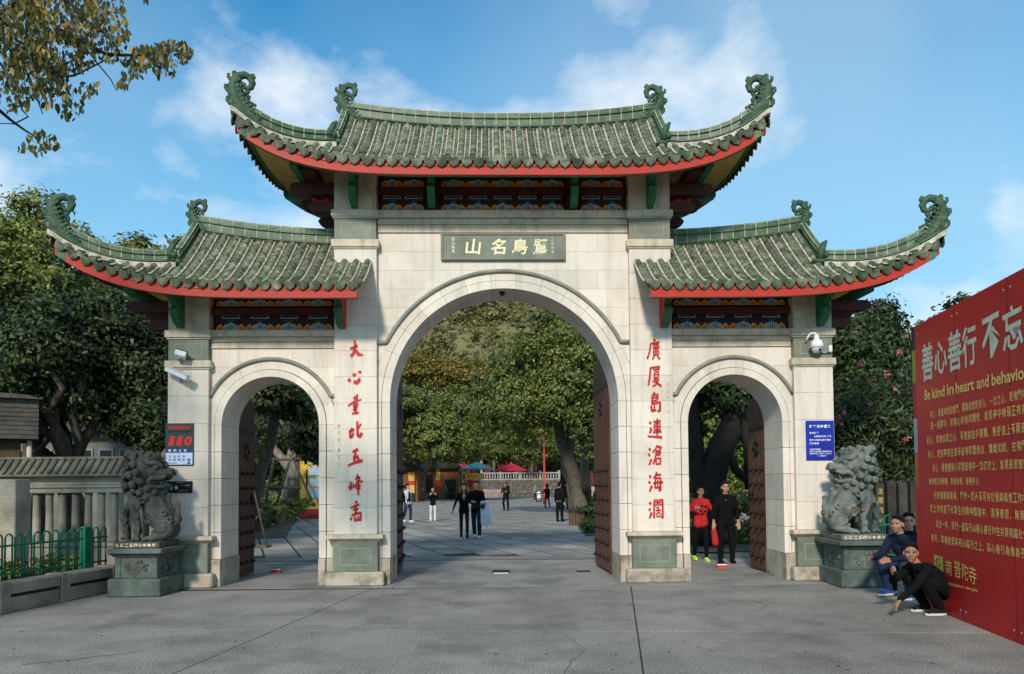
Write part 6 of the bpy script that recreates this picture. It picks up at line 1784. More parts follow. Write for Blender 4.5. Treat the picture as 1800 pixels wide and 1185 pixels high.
kw = mat('kiosk_timber', (.23, .085, .030), (.14, .05, .02), 1.5, .7, .2, 20, stretch=(6, 6, .5), per_obj=.12)
kr = mat('kiosk_roof', (.055, .050, .042), (.035, .032, .028), 2, .9, .3, 10, per_obj=.15)
ky = mat('kiosk_yellow', (.66, .44, .07), (.52, .33, .05), 3, .6)
def kiosk(label, px0, px1, Y, ytop_wall, ytop_roof, sheets):
    a = at(px0, 860, Y); c = at(px1, 860, Y); w = c.x - a.x; zw = at(px0, ytop_wall, Y).z; zr = at(px0, ytop_roof, Y).z
    t = thing('kiosk', label, 'kiosk', ((a.x + c.x) / 2, Y, 0))
    n = max(4, int(w / .35))
    MB().box(-w / 2 + .02, w / 2 - .02, .03, 2.8, 0, zw).build('wall', kw, t)
    bm_ = MB().box(0, w / n - .012, 0, .028, .02, zw, 0, .004).mesh('plank', [kw])
    for i in range(n): link('plank', bm_, t, (-w / 2 + i * w / n + .006, 0, 0))
    hw = w / 2 + .45
    MB().prism([(-hw, zw + .001), (hw, zw + .001), (hw - .1, zw + .12), (hw * .45, zr), (-hw * .45, zr), (-hw + .1, zw + .12)], -.7, 3.3).build('roof', kr, t)
    for i in range(5):
        z = zw + .10 + (zr - zw - .12) * i / 5; k = 1 - .5 * i / 5
        MB().box(-hw * k, hw * k, -.74 + i * .015, -.705 + i * .015, z, z + .05).build('roof_course', kr, t)
    MB().box(w * .12, w * .42, -.03, .0, 0.05, 2.3).build('doorway', mat('kiosk_dark', (.02, .014, .01)), t)
    for (u, z0, z1, ww, m) in sheets:
        MB().box(u * w, u * w + ww, -.06, -.032, z0, z1, 0, .004).build('poster', m, t)
    return t
kiosk('brown timber kiosk with dark hipped roof left of the parasols', 744, 806, 86, 824, 807, ((-.14, 3.0 * .75, 3.0 * 1.2, .5, ky), (-.14, 1.55, 2.2, .5, redl), (-.42, .8, 2.9, .8, mat('kiosk_dark', (.02, .014, .01)))))
kiosk('low kiosk with pale eave partly hidden behind the left door leaf', 690, 734, 74, 826, 815, ((.14, 2.1, 3.0, .6, ky), (.14, 1.75, 2.05, .6, redl), (.16, .9, 1.7, .55, ky)))
# round timber opening and tree trunk beside the kiosk
t = thing('bare_tree', 'curved bare trunk arching in front of the kiosk', 'tree', tuple(gnd(738, 879)))
o = Vector(gnd(738, 879))
MB().tube([Vector(p) - o for p in (gnd(741, 880), at(737, 860, 82), at(741, 840, 82), at(752, 824, 82), at(768, 812, 82))], [.42, .34, .28, .24, .18], 8).build('trunk', bark, t)

# yellow banner stall
c = at(833, 860, 80); t = thing('banner_stand', 'yellow banner on a frame under the teal parasol', 'banner', (c.x, 80, 0))
z0, z1 = at(833, 843, 80).z, at(833, 832, 80).z
MB().box(-.95, .95, -.02, .02, z0, z1, 0, .005).build('banner', ky, t)
for x in (-.93, .93): MB().tube([(x, .04, 0), (x, .04, z1)], .03, 6).build('post', greym, t)
b = MB()
for i, ch in enumerate('香花供佛'): put_text(b, ch, -.75 + i * .38, z0 + .12, .3, z1 - z0 - .24, -.024, off=.02)
b.build('banner_lettering', redl, t)
MB().box(-.25, .25, -.06, -.021, z0 - .55, z0 - .1, 0, .005).build('red_placard', redl, t)

pinkst = mat('pinkish_stone', (.42, .33, .29), (.32, .25, .22), 1, .85); dkwall = mat('dark_stone_wall', (.16, .145, .12), (.09, .085, .07), 3, .9, .6, 6, per_obj=.2)
whst = mat('white_balustrade', (.40, .39, .36), (.28, .27, .25), 2, .8)
# low pinkish wall and rough stone wall under the balustrade
c0, c1 = at(846, 865, 94), at(888, 865, 94)
t = thing('planter_wall', 'low pinkish stone wall below the parasols', 'wall', ((c0.x + c1.x) / 2, 93.6, 0)); w = c1.x - c0.x
n = 7
for i in range(n):
    for j in range(2): MB().box(-w / 2 + i * w / n + .01, -w / 2 + (i + 1) * w / n - .01, -.25, .25, j * .55 + .01, j * .55 + .54, 0, .01).build('stone_block', pinkst, t)
c0, c1 = at(845, 865, 97), at(985, 865, 97)
t = thing('terrace_wall', 'rough dark stone terrace wall carrying the white balustrade', 'wall', ((c0.x + c1.x) / 2, 97, 0)); w = c1.x - c0.x
rr_ = random.Random(2); z = 0
for j, h in enumerate((.5, .45, .5, .42, .4)):
    x = -w / 2
    while x < w / 2 - .2:
        ww = min(rr_.uniform(.6, 1.2), w / 2 - x); MB().box(x + .015, x + ww - .015, -.2 - rr_.random() * .05, .3, z + .012, z + h - .012, 0, .02).build('stone_block', dkwall, t); x += ww
    z += h
MB().box(-w / 2, w / 2, -.15, .25, 0, z).build('wall_core', joint_m, t)
zb = z
t2 = thing('balustrade', 'white stone balustrade on top of the terrace wall at the far end', 'balustrade', ((c0.x + c1.x) / 2, 97.05, zb)); 
MB().box(-w / 2, w / 2, -.12, .12, 0, .15, 0, .01).build('bottom_rail', whst, t2); MB().box(-w / 2, w / 2, -.12, .12, .82, .98, 0, .02).build('top_rail', whst, t2)
bm_ = MB().tube([(0, 0, .15), (0, 0, .25), (0, 0, .45), (0, 0, .70), (0, 0, .82)], [.09, .06, .11, .06, .09], 8).mesh('baluster', [whst])
n = int(w / .34)
for i in range(n): link('baluster', bm_, t2, (-w / 2 + (i + .5) * w / n, 0, 0))
for i in range(5): MB().box(-w / 2 + i * w / 4 - .14 + (.14 if i == 0 else -.14 if i == 4 else 0), -w / 2 + i * w / 4 + .14 + (.14 if i == 0 else -.14 if i == 4 else 0), -.16, .16, 0, 1.2, 0, .02).build('newel_post', whst, t2)
# red and white temple building far behind
fb = at(905, 860, 108); t = thing('temple_hall', 'red walled temple hall behind the far balustrade, under the trees', 'building', (4, 112, 0))
MB().box(-11, 11, 0, 6, 0, 5.9).build('wall', mat('temple_red_wall', (.17, .045, .03), (.10, .03, .025), .6), t)
for i in range(12): MB().tube([(-10.5 + i * 1.9, -.9, 2.0), (-10.5 + i * 1.9, -.9, 5.6)], .2, 10).build('column', whst if i % 3 else redl, t)
for i in range(9): MB().box(-9.6 + i * 2.35, -8.6 + i * 2.35, -.06, -.005, 2.6, 4.7, 0, .02).build('window', mat('dark_glass', (.012, .014, .016)), t)
MB().prism([(-12.5, 5.95), (12.5, 5.95), (11, 7.1), (-11, 7.1)], -2, 8).build('roof', kr, t)

# notice boards, lamp, scooter
t = thing('a_board', 'pale green sign board leaning by the terrace wall', 'sign', tuple(gnd(929, 872)))
MB().box(-.62, .62, -.04, .04, .25, 2.1, 0, .01).build('board', mat('board_white', (.62, .70, .64)), t, None, (R(-8), R(-6), 0))
MB().box(-.5, .5, -.046, -.041, .5, 1.85).build('green_panel', mat('board_green', (.16, .48, .30)), t, None, (R(-8), R(-6), 0))
b = MB()
for j, row in enumerate(('請香', '隨喜', '功德')):
    for i, ch in enumerate(row): put_text(b, ch, -.36 + i * .38, 1.42 - j * .4, .3, .3, -.049)
o_ = b.build('board_lettering', whitep, t); o_.rotation_euler = (R(-8), R(-6), 0)
for x in (-.5, .5): MB().box(x - .03, x + .03, 0, .06, 0, .5).build('leg', greym, t)
pz = mat('lamp_red', (.50, .04, .02), (.40, .03, .02), 3, .5)
pY = 62; c = at(957, 860, pY); zt = at(957, 735, pY).z
t = thing('lamp_post', 'tall thin red post with lantern arms in the plaza', 'lamp post', (c.x, pY, 0))
MB().tube([(0, 0, 0), (0, 0, .9), (0, 0, 1.0), (0, 0, zt - .9)], [.15, .13, .09, .07], 12).build('pole', pz, t)
b = MB()
for k in range(3): z = zt - .9 + k * .3; b.ell((0, 0, z + .15), (.13, .13, .14)); b.tube([(-.18, 0, z), (.18, 0, z)], .03, 6)
b.build('lantern', pz, t); MB().tube([(0, 0, zt - .1), (0, 0, zt + .15)], [.06, .01], 6).build('tip', pz, t)

sc = gnd(947, 874); t = thing('motor_scooter', 'parked dark scooter with white front in the far plaza', 'scooter', (sc.x * .72, sc.y * .72, 0))
for y in (-.55, .55): 
    b = MB(); b.tube([(.0 + .25 * math.cos(2 * PI * k / 14), y * .6 - .0, .25 + .25 * math.sin(2 * PI * k / 14)) for k in range(15)], .06, 6); b.build('tyre', black_pl, t)
b = MB(); b.box(-.18, .18, -.5, .1, .35, .55, 0, .04); b.ell((0, -.35, .75), (.2, .12, .25)); b.ell((0, .25, .72), (.19, .35, .12)); b.build('body', white_pl, t)
MB().ell((0, .3, .86), (.17, .38, .07)).build('seat', black_pl, t)
MB().tube([(-.36, -.4, 1.05), (0, -.35, 1.0), (.36, -.4, 1.05)], .025, 6).build('handlebar', iron, t)
MB().tube([(0, -.42, .85), (0, -.46, .85)], .09, 10).build('headlight', whitep, t)

# left garden: notice hoarding, props, rope fence, hedges, folding sign
hY = 37.5; a = at(527, 860, hY); zt = at(527, 800, hY).z
t = thing('notice_hoarding', 'yellow timber notice hoarding with blue sheets seen through the left arch', 'notice board', (a.x, hY, 0), R(12))
n = 10
for i in range(n): MB().box(i * .36 + .008, i * .36 + .352, -.04, .04, .5, zt - (.08 if i % 2 else 0), 0, .006).build('plank', ky, t)
MB().box(0, n * .36, -.06, .06, 0, .495, 0, .01).build('red_base', mat('hoard_red', (.34, .03, .03)), t)
for i in range(4): 
    for k in range(2): MB().box(.48 + k * .85, 1.05 + k * .85, -.09, -.0755, 1.05 + i * .58, 1.50 + i * .58, 0, .004).build('notice_sheet', mat('sheet_blue', (.33, .52, .66)), t)
MB().box(.30, .38, -.075, -.041, 1.5, 2.5).build('dark_slot', iron, t)
wood_p = mat('prop_wood', (.16, .125, .09), (.09, .07, .05), 6, .9, .4, 20)
bs = gnd(513, 905); t = thing('tree_props', 'wooden prop frame of slanted poles round the left garden tree', 'tree support', (bs.x, bs.y, 0)); o = Vector((bs.x, bs.y, 0))
for (p, q) in (((465, 895), (482, 805)), ((484, 892), (510, 808)), ((548, 880), (512, 800)), ((462, 856), (530, 858)), ((478, 808), (532, 808))):
    YY = 36.2; A_ = at(p[0], p[1], YY) - o; B_ = at(q[0], q[1], YY) - o
    MB().tube([A_, B_], .065, 7).build('pole', wood_p, t)
hd = lambda nm, lab, ells, n, sz, m, sd: tag(link(nm, crown_mesh(nm, ells, n, sz, lf[m], sd, spread=.16, hollow=.55, droop=.1)), lab, 'hedge')
hd('low_hedge', 'low dark hedge along the rope fence behind the left arch', [E(445 + 12 * i, 916 - 4.2 * i, 27.5 + i * 1.2, 16, 16, .7) for i in range(8)], 9000, .12, 'mid', 81)
hd('low_hedge', 'yellow flowering low hedge behind the propped tree', [E(445 + 12 * i, 884, 40, 10, 7, .6) for i in range(6)], 3500, .16, 'bright', 82)
hd('low_hedge', 'bright green hedge low behind the couple under the right arch', [E(1212 + 16 * i, 942, 20.5, 14, 24, .7) for i in range(8)], 11000, .11, 'bright', 83)
hd('low_hedge', 'dark hedge strip above the bright one behind the right arch', [E(1210 + 18 * i, 890, 24, 16, 18, .8) for i in range(7)], 7000, .12, 'mid', 84)
hd('round_bush', 'rounded bright green bush at the right edge of the central arch', [E(1037, 924, 25, 16, 13, .35), E(1046, 926, 25, 12, 11, .3)], 4000, .08, 'bright', 85)
hd('round_bush', 'darker bush under the banyan behind the bright green one', [E(1030, 902, 30, 22, 13, .5), E(1045, 896, 31, 18, 14, .5)], 4500, .1, 'dark', 86)
hd('low_hedge', 'small green hedge beside the two men in black at the right of the plaza', [E(1012, 878, 46, 14, 8, .8), E(1030, 880, 45, 12, 8, .8)], 3000, .16, 'mid', 87)
rc = thing('rope_fence', 'wooden stakes with a slack rope round the left garden', 'fence', (0, 0, 0))
prev = None
for (px, py) in ((437, 945), (455, 936), (472, 928), (489, 920), (507, 913), (524, 906)):
    g = gnd(px, py); MB().box(g.x - .07, g.x + .07, g.y - .07, g.y + .07, 0, .75, 0, .01).build('stake', wood_p, rc)
    p = Vector((g.x, g.y, .62))
    if prev: MB().tube([prev, (prev + p) / 2 - Vector((0, 0, .14)), p], .022, 6).build('rope', mat('rope', (.36, .30, .20)), rc)
    prev = p
es = gnd(456, 962); t = thing('folding_sign', 'slender wooden easel with a teal paper flap just behind the left arch', 'sign', (es.x, es.y, 0)); o = Vector((es.x, es.y, 0))
YY = es.y
MB().tube([at(470, 962, YY) - o, at(443, 850, YY) - o], .028, 6).build('pole', wood_p, t)
MB().tube([at(437, 975, YY - .4) - o, at(441, 905, YY) - o], .022, 6).build('pole', wood_p, t); MB().tube([at(450, 968, YY + .3) - o, at(440, 905, YY) - o], .022, 6).build('pole', wood_p, t)
c = at(437, 930, YY) - o; MB().box(c.x - .14, c.x + .14, c.y - .04, c.y - .02, c.z - .22, c.z + .30, 0, .004).build('paper_flap', mat('teal_paper', (.05, .42, .42)), t, None, (0, R(0), 0))
MB().box(-.5, .3, -.3, .1, .0, .06, 0, .01).build('base_board', wood_p, t)
t = thing('brown_box', 'brown box planter in front of the bush right of the plaza', 'planter', tuple(gnd(1014, 923)))
for k in range(5): MB().box(-.30 + k * .12, -.19 + k * .12, -.25, .25, 0, .48, 0, .006).build('slat', mat('box_brown', (.13, .085, .045), (.08, .05, .03), 5, .8), t)
tag(sheet('planting_bed', [(2.3, 23.5), (7, 23.5), (9, 44), (3.2, 44)], .02, earth), kind='structure')
tag(sheet('garden_bed', [(-7.3, 23.8), (-14, 23.8), (-20, 40), (-11.0, 38)], .02, earth), kind='structure')
tag(sheet('right_garden_bed', [(3.4, 17.6), (12, 17.6), (12, 30), (4.8, 30)], .02, earth), kind='structure')
t = thing('white_rail', 'short white stone rail behind the man in the right arch', 'rail', (6.2, 25, 0))
MB().box(-1.5, 1.5, -.1, .1, .55, .68, 0, .01).build('rail', whst, t)
for x in (-1.3, 0, 1.3): MB().box(x - .07, x + .07, -.08, .08, 0, .549, 0, .01).build('post', whst, t)
t = thing('white_seat_wall', 'white stone seat wall beside the banyan trunk', 'wall', tuple(gnd(1028, 873)))
for k in range(4): MB().box(-2 + k * 1.0, -1.02 + k * 1.0, -.3, .3, 0, 1.3, 0, .02).build('stone_block', whst, t)
# ------------------------------------------------------------------ people
skin = mat('skin', (.50, .285, .20), (.40, .215, .15), 14, .7, .2, 60, spec=.15); skin2 = mat('skin_tan', (.38, .205, .135), (.28, .145, .095), 14, .7, .2, 60, spec=.15)
hairm = mat('black_hair', (.010, .009, .008), None, 30, .7, .8, 90, spec=.15)
cl = {k: mat('cloth_' + k, c, None, 8, .92, .4, 20, spec=.08) for k, c in dict(black=(.008, .008, .009), navy=(.014, .020, .040), jean=(.022, .038, .075), white=(.66, .66, .64), grey=(.22, .22, .23), red=(.50, .03, .035),
      yellow=(.72, .40, .03), lilac=(.84, .76, .88), darkgrey=(.05, .05, .055), brown=(.14, .09, .05), blue=(.03, .06, .28), lime=(.50, .85, .10), teal=(.05, .16, .15), charcoal=(.016, .016, .018)).items()}
def V(*a): return Vector(a)
def person(label, loc, rz, h, pose, cols, vox=.02, hair='short', group=None, name='person', skinm=None, glasses=False, face_yaw=0.0, seatz=None, extra=None):
    """figure faces local -y. pose: direction vectors for th/sh (thigh, shin), ua/fa (upper arm, forearm), for l (+x) and r (-x)"""
    k = h / 1.72; t = thing(name, label, 'person', loc, rz, group); skinm = skinm or skin
    lean = V(*pose.get('lean', (0, 0, 1))).normalized(); hl = V(*pose.get('head', (0, -.05, 1))).normalized()
    side = V(*pose.get('side', (1, 0, 0))).normalized()
    hip = V(0, 0, 0); J = {}
    chest = hip + lean * .34 * k; neck = hip + lean * .50 * k + V(0, 0, 0)
    hd = neck + hl * .175 * k
    for s_, c in ((1, 'l'), (-1, 'r')):
        J['hip' + c] = hip + side * s_ * .085 * k
        th = V(*pose.get('th' + c, (0, 0, -1))).normalized(); sh = V(*pose.get('sh' + c, (0, 0, -1))).normalized()
        J['kn' + c] = J['hip' + c] + th * .43 * k; J['an' + c] = J['kn' + c] + sh * .41 * k
        J['sho' + c] = neck - lean * .045 * k + side * s_ * (.175 if pose.get('male', 1) else .155) * k
        ua = V(*pose.get('ua' + c, (s_ * .12, 0, -1))).normalized(); fa = V(*pose.get('fa' + c, (s_ * .05, -.15, -1))).normalized()
        J['el' + c] = J['sho' + c] + ua * .28 * k; J['wr' + c] = J['el' + c] + fa * .245 * k
        J['fa' + c] = fa; J['sh' + c] = sh
    foot = pose.get('foot', (0, -1, 0))
    zmin = min(J['anl'].z, J['anr'].z) - .085 * k
    off = V(0, 0, -zmin)
    male = pose.get('male', 1); sm_ = 1.0 if male else .86
    Rh = Matrix.Rotation(face_yaw, 3, 'Z')
    P = lambda v: v + off
    fine = vox < .013
    # ---- body: one continuous surface
    b = MB()
    def torso(b, e=0.0, lo=-.03, shoulders=True):
        w = .105 if male else .085; e = e if male else e - .004
        for s_ in (-1, 1):
            b.cap(P(hip + side * s_ * .065 * k + lean * lo * k), (.105 + e) * k, P(hip + side * s_ * .055 * k + lean * .14 * k), (.085 + e) * k)
            b.cap(P(hip + side * s_ * .055 * k + lean * .14 * k), (.088 + e) * k, P(chest + side * s_ * .085 * k), (.098 + e) * k)
            b.cap(P(chest + side * s_ * .085 * k), (.098 + e) * k, P(neck - lean * .05 * k + side * s_ * w * k), (.068 + e) * k)
            b.cap(P(neck - lean * .05 * k + side * s_ * .05 * k), (.065 + e) * k, P(J['sho' + ('l' if s_ > 0 else 'r')]), (.055 + e) * k)
    torso(b)
    b.cap(P(neck - lean * .05 * k), .062 * k, P(neck + hl * .09 * k), .052 * k)
    H = P(hd)
    q = lambda x, y, z: H + Rh @ V(x * k, y * k, z * k)
    b.ell(q(0, .012, .035), (.078 * k, .095 * k, .098 * k), nu=14, nv=10, rot=Rh); b.ell(q(0, -.022, -.035), (.060 * k, .068 * k, .075 * k), nu=12, nv=8, rot=Rh)
    b.ell(q(0, -.050, -.088), (.030 * k, .028 * k, .022 * k), rot=Rh)
    b.cap(q(0, -.082, .018), .011 * k, q(0, -.106, -.020), .0145 * k)
    for s_ in (-1, 1):
        b.ell(q(s_ * .078, .008, -.002), (.014 * k, .022 * k, .032 * k), rot=Rh); b.ell(q(s_ * .042, -.060, -.022), (.026 * k, .022 * k, .024 * k), rot=Rh)
        b.cap(q(s_ * .014, -.080, .040), .011 * k, q(s_ * .048, -.070, .042), .010 * k)
        b.ell(q(s_ * .012, -.094, -.026), (.010 * k, .010 * k, .008 * k))
    b.cap(q(-.018, -.084, -.050), .0085 * k, q(.018, -.084, -.050), .0085 * k); b.cap(q(-.014, -.080, -.062), .009 * k, q(.014, -.080, -.062), .009 * k)
    def leg(b, c, r0, r1, r2, e=0.0, ax=1.0):
        b.cap(P(J['hip' + c]), (r0 + e) * k, P(J['kn' + c]), (r1 + e) * k); m_ = J['kn' + c].lerp(J['an' + c], .35)
        b.cap(P(J['kn' + c]), (r1 + e) * k, P(m_), (r1 * .98 + e) * k); b.cap(P(m_), (r1 * .98 + e) * k, P(J['kn' + c].lerp(J['an' + c], ax)), (r2 + e) * k)
    def arm(b, c, e=0.0, ax=1.0, ue=1.0):
        b.cap(P(J['sho' + c]), (.052 + e) * k, P(J['sho' + c].lerp(J['el' + c], ue)), (.040 + e) * k)
        if ue >= 1: b.cap(P(J['el' + c]), (.041 + e) * k, P(J['el' + c].lerp(J['wr' + c], ax)), (.027 + e * .8) * k)
    for c in 'lr':
        leg(b, c, .082 * sm_, .055 * sm_, .036 * sm_); arm(b, c, 0 if male else -.007)
        # foot
        f = V(*pose.get('foot' + c, foot)).normalized(); a_ = P(J['an' + c])
        b.cap(a_ - V(0, 0, .035 * k), .036 * k, a_ + f * .13 * k - V(0, 0, .055 * k), .026 * k)
        # hand: palm, four fingers of unequal length, thumb from the side
        w_ = P(J['wr' + c]); fa = J['fa' + c]; hdv = V(*pose.get('hand' + c, tuple(fa))).normalized()
        sd = hdv.cross(V(0, -1, .01)); sd = sd.normalized() if sd.length > .1 else V(1, 0, 0); nm = hdv.cross(sd).normalized()
        s_ = 1 if c == 'l' else -1
        pe = w_ + hdv * .085 * k
        for t_ in (-.018, 0, .018): b.cap(w_ + sd * t_ * k, .017 * k, pe + sd * t_ * 1.35 * k, .0145 * k)
        fr = .0088 if fine else .011
        for i_, (t_, ln_) in enumerate(((-.030, .060), (-.010, .072), (.010, .075), (.030, .064))):
            cr_ = nm * (.35 if pose.get('curl' + c) else .12)
            p0 = pe + sd * t_ * k; p1 = p0 + (hdv + cr_).normalized() * ln_ * .52 * k; p2 = p1 + (hdv + cr_ * 3.2).normalized() * ln_ * .5 * k
            b.cap(p0, fr * k, p1, fr * .95 * k); b.cap(p1, fr * .95 * k, p2, fr * .8 * k)
        tb = w_ + hdv * .025 * k - sd * s_ * -.022 * k
        t1 = tb + (hdv * .7 + sd * s_ * .75 + nm * .3).normalized() * .042 * k; b.cap(tb, .013 * k, t1, .0115 * k); b.cap(t1, .0115 * k, t1 + (hdv + sd * s_ * .2 + nm * .4).normalized() * .034 * k, .009 * k)
    link('body', remesh(b, vox * .8 if fine else vox * .75, 1, 'body', [skinm], sf=.45), t)
    # ---- face details
    f = MB()
    for s_ in (-1, 1):
        f.ell(q(s_ * .031, -.073, .016), (.0135 * k, .008 * k, .0058 * k), nu=8, nv=6, rot=Rh)
    f.build('eyes', mat('eye_dark', (.02, .015, .012), None, 5, .2), t)
    f = MB()
    for s_ in (-1, 1): f.cap(q(s_ * .018, -.0885, .042), .0030 * k, q(s_ * .046, -.076, .044), .0022 * k, n=6)
    f.build('eyebrows', hairm, t)
    f = MB(); f.cap(q(-.021, -.0885, -.056), .0034 * k, q(.021, -.0885, -.056), .0034 * k, n=6); f.build('mouth', mat('lips', (.28, .09, .075)), t)
    if glasses:
        g = MB()
        for s_ in (-1, 1): g.tube([q(s_ * .034 + .024 * math.cos(a), -.092, .014 + .018 * math.sin(a)) for a in [2 * PI * i / 12 for i in range(13)]], .0022, 5); g.tube([q(s_ * .058, -.090, .018), q(s_ * .080, .0, .012)], .0022, 5)
        g.build('glasses', black_pl, t)
    # ---- hair
    hb_ = MB(); hb_.ell(q(0, .027, .061), (.087 * k, .100 * k, .087 * k), nu=14, nv=10, rot=Rh); hb_.ell(q(0, .050, .0), (.076 * k, .070 * k, .075 * k), rot=Rh)
    hb_.ell(q(.018, -.034, .116), (.050 * k, .044 * k, .026 * k), rot=Rh); hb_.ell(q(-.03, -.026, .118), (.040 * k, .044 * k, .024 * k), rot=Rh); hb_.ell(q(.05, -.02, .10), (.028 * k, .04 * k, .03 * k), rot=Rh)
    if hair == 'long':
        hb_.cap(q(0, .07, .0), .07 * k, q(0, .095, -.20), .055 * k)
        for s_ in (-1, 1): hb_.cap(q(s_ * .070, .012, .03), .030 * k, q(s_ * .080, .03, -.17), .024 * k)
    if hair == 'bob':
        for s_ in (-1, 1): hb_.cap(q(s_ * .070, .02, .03), .032 * k, q(s_ * .075, .03, -.06), .03 * k)
        hb_.cap(q(0, .07, .0), .07 * k, q(0, .08, -.06), .06 * k)
    link('hair', remesh(hb_, min(vox, .016) * .8, 0, 'hair', [hairm]), t)
    # ---- clothes
    e = .008
    tp = MB(); torso(tp, e, pose.get('hem', -.06))
    sl_ = pose.get('sleeve', 1.0)
    for c in 'lr':
        if sl_ > .5: arm(tp, c, e + (.004 if male else -.006), sl_ * .97)
        else: arm(tp, c, e + .008, 1, .55)
    tp.cap(P(neck - lean * .03 * k), .070 * k, P(neck + hl * .025 * k), .062 * k)
    top = link('top', remesh(tp, vox, 1, 'top', [cl[cols[0]]]), t)
    bt_ = MB()
    for s_ in (-1, 1): bt_.cap(P(hip + side * s_ * .06 * k + lean * (.10 if male else .02) * k), (.098 if male else .084) * k, P(hip + side * s_ * .06 * k), (.108 if male else .094) * k)
    for c in 'lr': leg(bt_, c, .086 * sm_, .060 * sm_, .044 * sm_ if not pose.get('loose') else .062, .012 if male or pose.get('loose') else .006, .97)
    link('trousers', remesh(bt_, vox, 1, 'trousers', [cl[cols[1]]]), t)
    so = MB()
    for c in 'lr':
        f = V(*pose.get('foot' + c, foot)).normalized(); a_ = P(J['an' + c])
        s2 = MB(); s2.cap(a_ - V(0, 0, .035 * k) - f * .03 * k, .046 * k, a_ + f * .15 * k - V(0, 0, .052 * k), .036 * k); s2.cap(a_ - V(0, 0, .0), .045 * k, a_ - V(0, 0, .04 * k), .047 * k)
        so_ = link('shoe', remesh(s2, min(vox, .016), 1, 'shoe', [cl[cols[2]]]), t)
        z = (a_.z - .088 * k); sd = V(-f.y, f.x, 0)
        pts = []
        for i_ in range(14):
            a = 2 * PI * i_ / 14; pts.append(a_ + f * (.055 + .135 * math.cos(a)) * k + sd * .047 * math.sin(a) * k)
        s3 = MB(); n_ = 14
        s3.add([(p.x, p.y, max(z, 0) + .001) for p in pts] + [(p.x, p.y, max(z, 0) + .028) for p in pts], [tuple(range(n_ - 1, -1, -1)), tuple(range(n_, 2 * n_))] + [(i_, (i_ + 1) % n_, n_ + (i_ + 1) % n_, n_ + i_) for i_ in range(n_)])
        s3.build('sole', cl[cols[3]] if len(cols) > 3 else cl['white'], so_)
    if extra: extra(t, P, J, hip, chest, neck, k, lean, side)
    return t

def gp(px, py): g = gnd(px, py); return (g.x, g.y, .004)
WALK = dict(thl=(.02, -.22, -1), shl=(0, .05, -1), thr=(-.02, .18, -1), shr=(0, .38, -1), ual=(.18, .15, -1), far=(-.02, -.35, -1), uar=(-.18, -.12, -1), fal=(.05, -.2, -1))
STAND = dict(thl=(.06, 0, -1), thr=(-.06, 0, -1))
def merge(a, **k): d = dict(a); d.update(k); return d

# couple walking in the middle of the plaza
def scarf(t, P, J, hip, chest, neck, k, lean, side):
    b = MB(); w = P(J['wrl'])
    for i in range(5):
        x = (i - 2) * .04; b.cap(w + V(x, -.02 - .02 * (i % 2), .02), .045, w + V(x * 1.9 + .07, -.03 + .03 * (i % 2), -.62 - .06 * (i % 3)), .035)
    link('folded_jacket', remesh(b, .014, 1, 'folded_jacket', [cl['lilac']]), t)
    MB().ell(w + V(-.05, -.09, -.10), (.07, .05, .09)).build('bag', black_pl, t)
person('slim woman in tight black clothes walking arm in arm in the middle of the plaza', gp(816, 946), R(4), 1.68,
       merge(WALK, male=0, uar=(-.45, .1, -1), far=(-.35, -.1, -1), ual=(.25, -.2, -1), fal=(.3, -.8, .1), thl=(.03, -.1, -1)), ('black', 'charcoal', 'black', 'black'), .015, 'long',
       extra=lambda t, P, J, hip, chest, neck, k, lean, side: MB().ell(P(neck) + V(0, -.075, -.10), (.055, .03, .11)).build('bare_neckline', skin, t))
person('man in sunglasses carrying a pale lilac jacket over his arm in the plaza', gp(838, 946), R(-4), 1.76,
       merge(WALK, ual=(.2, .0, -1), fal=(.15, -.9, -.1), uar=(-.3, -.1, -1), far=(.5, -.8, .0), curll=1), ('black', 'jean', 'white', 'white'), .015, 'short', glasses=True, extra=scarf)
# woman photographing, white trousers
def phone(t, P, J, hip, chest, neck, k, lean, side):
    c = (P(J['wrl']) + P(J['wrr'])) / 2; MB().box(c.x - .07, c.x + .07, c.y - .05, c.y - .03, c.z + .02, c.z + .12, 0, .005).build('phone', black_pl, t)
PHO = merge(STAND, ual=(.35, -.5, -.8), fal=(-.45, -.6, .75), uar=(-.35, -.5, -.8), far=(.45, -.6, .75), curll=1, curlr=1)
person('woman in black top and white trousers holding up a phone left of the plaza', gp(761, 916), R(8), 1.55, merge(PHO, male=0, loose=1), ('black', 'white', 'white'), .02, 'bob', extra=phone)
person('person in jeans and white sleeves beside the left door leaf', gp(717, 918), R(60), 1.72, merge(WALK, male=1), ('white', 'jean', 'white'), .02, 'short',
       extra=lambda t, P, J, hip, chest, neck, k, lean, side: link('waistcoat', (lambda m: (m.cap(P(hip + lean * .05 * k), .128, P(chest), .135), remesh(m, .02, 1, 'waistcoat', [cl['black']]))[1])(MB()), t))
person('man in black striding alone near the middle of the far plaza', gp(889, 898), R(-20), 1.78, merge(WALK, thl=(.25, -.25, -1), thr=(-.22, .15, -1), uar=(-.3, -.3, -1), far=(.5, -.8, .1), ual=(.3, -.1, -1), fal=(-.3, -.8, .2)), ('charcoal', 'black', 'black', 'black'), .022)
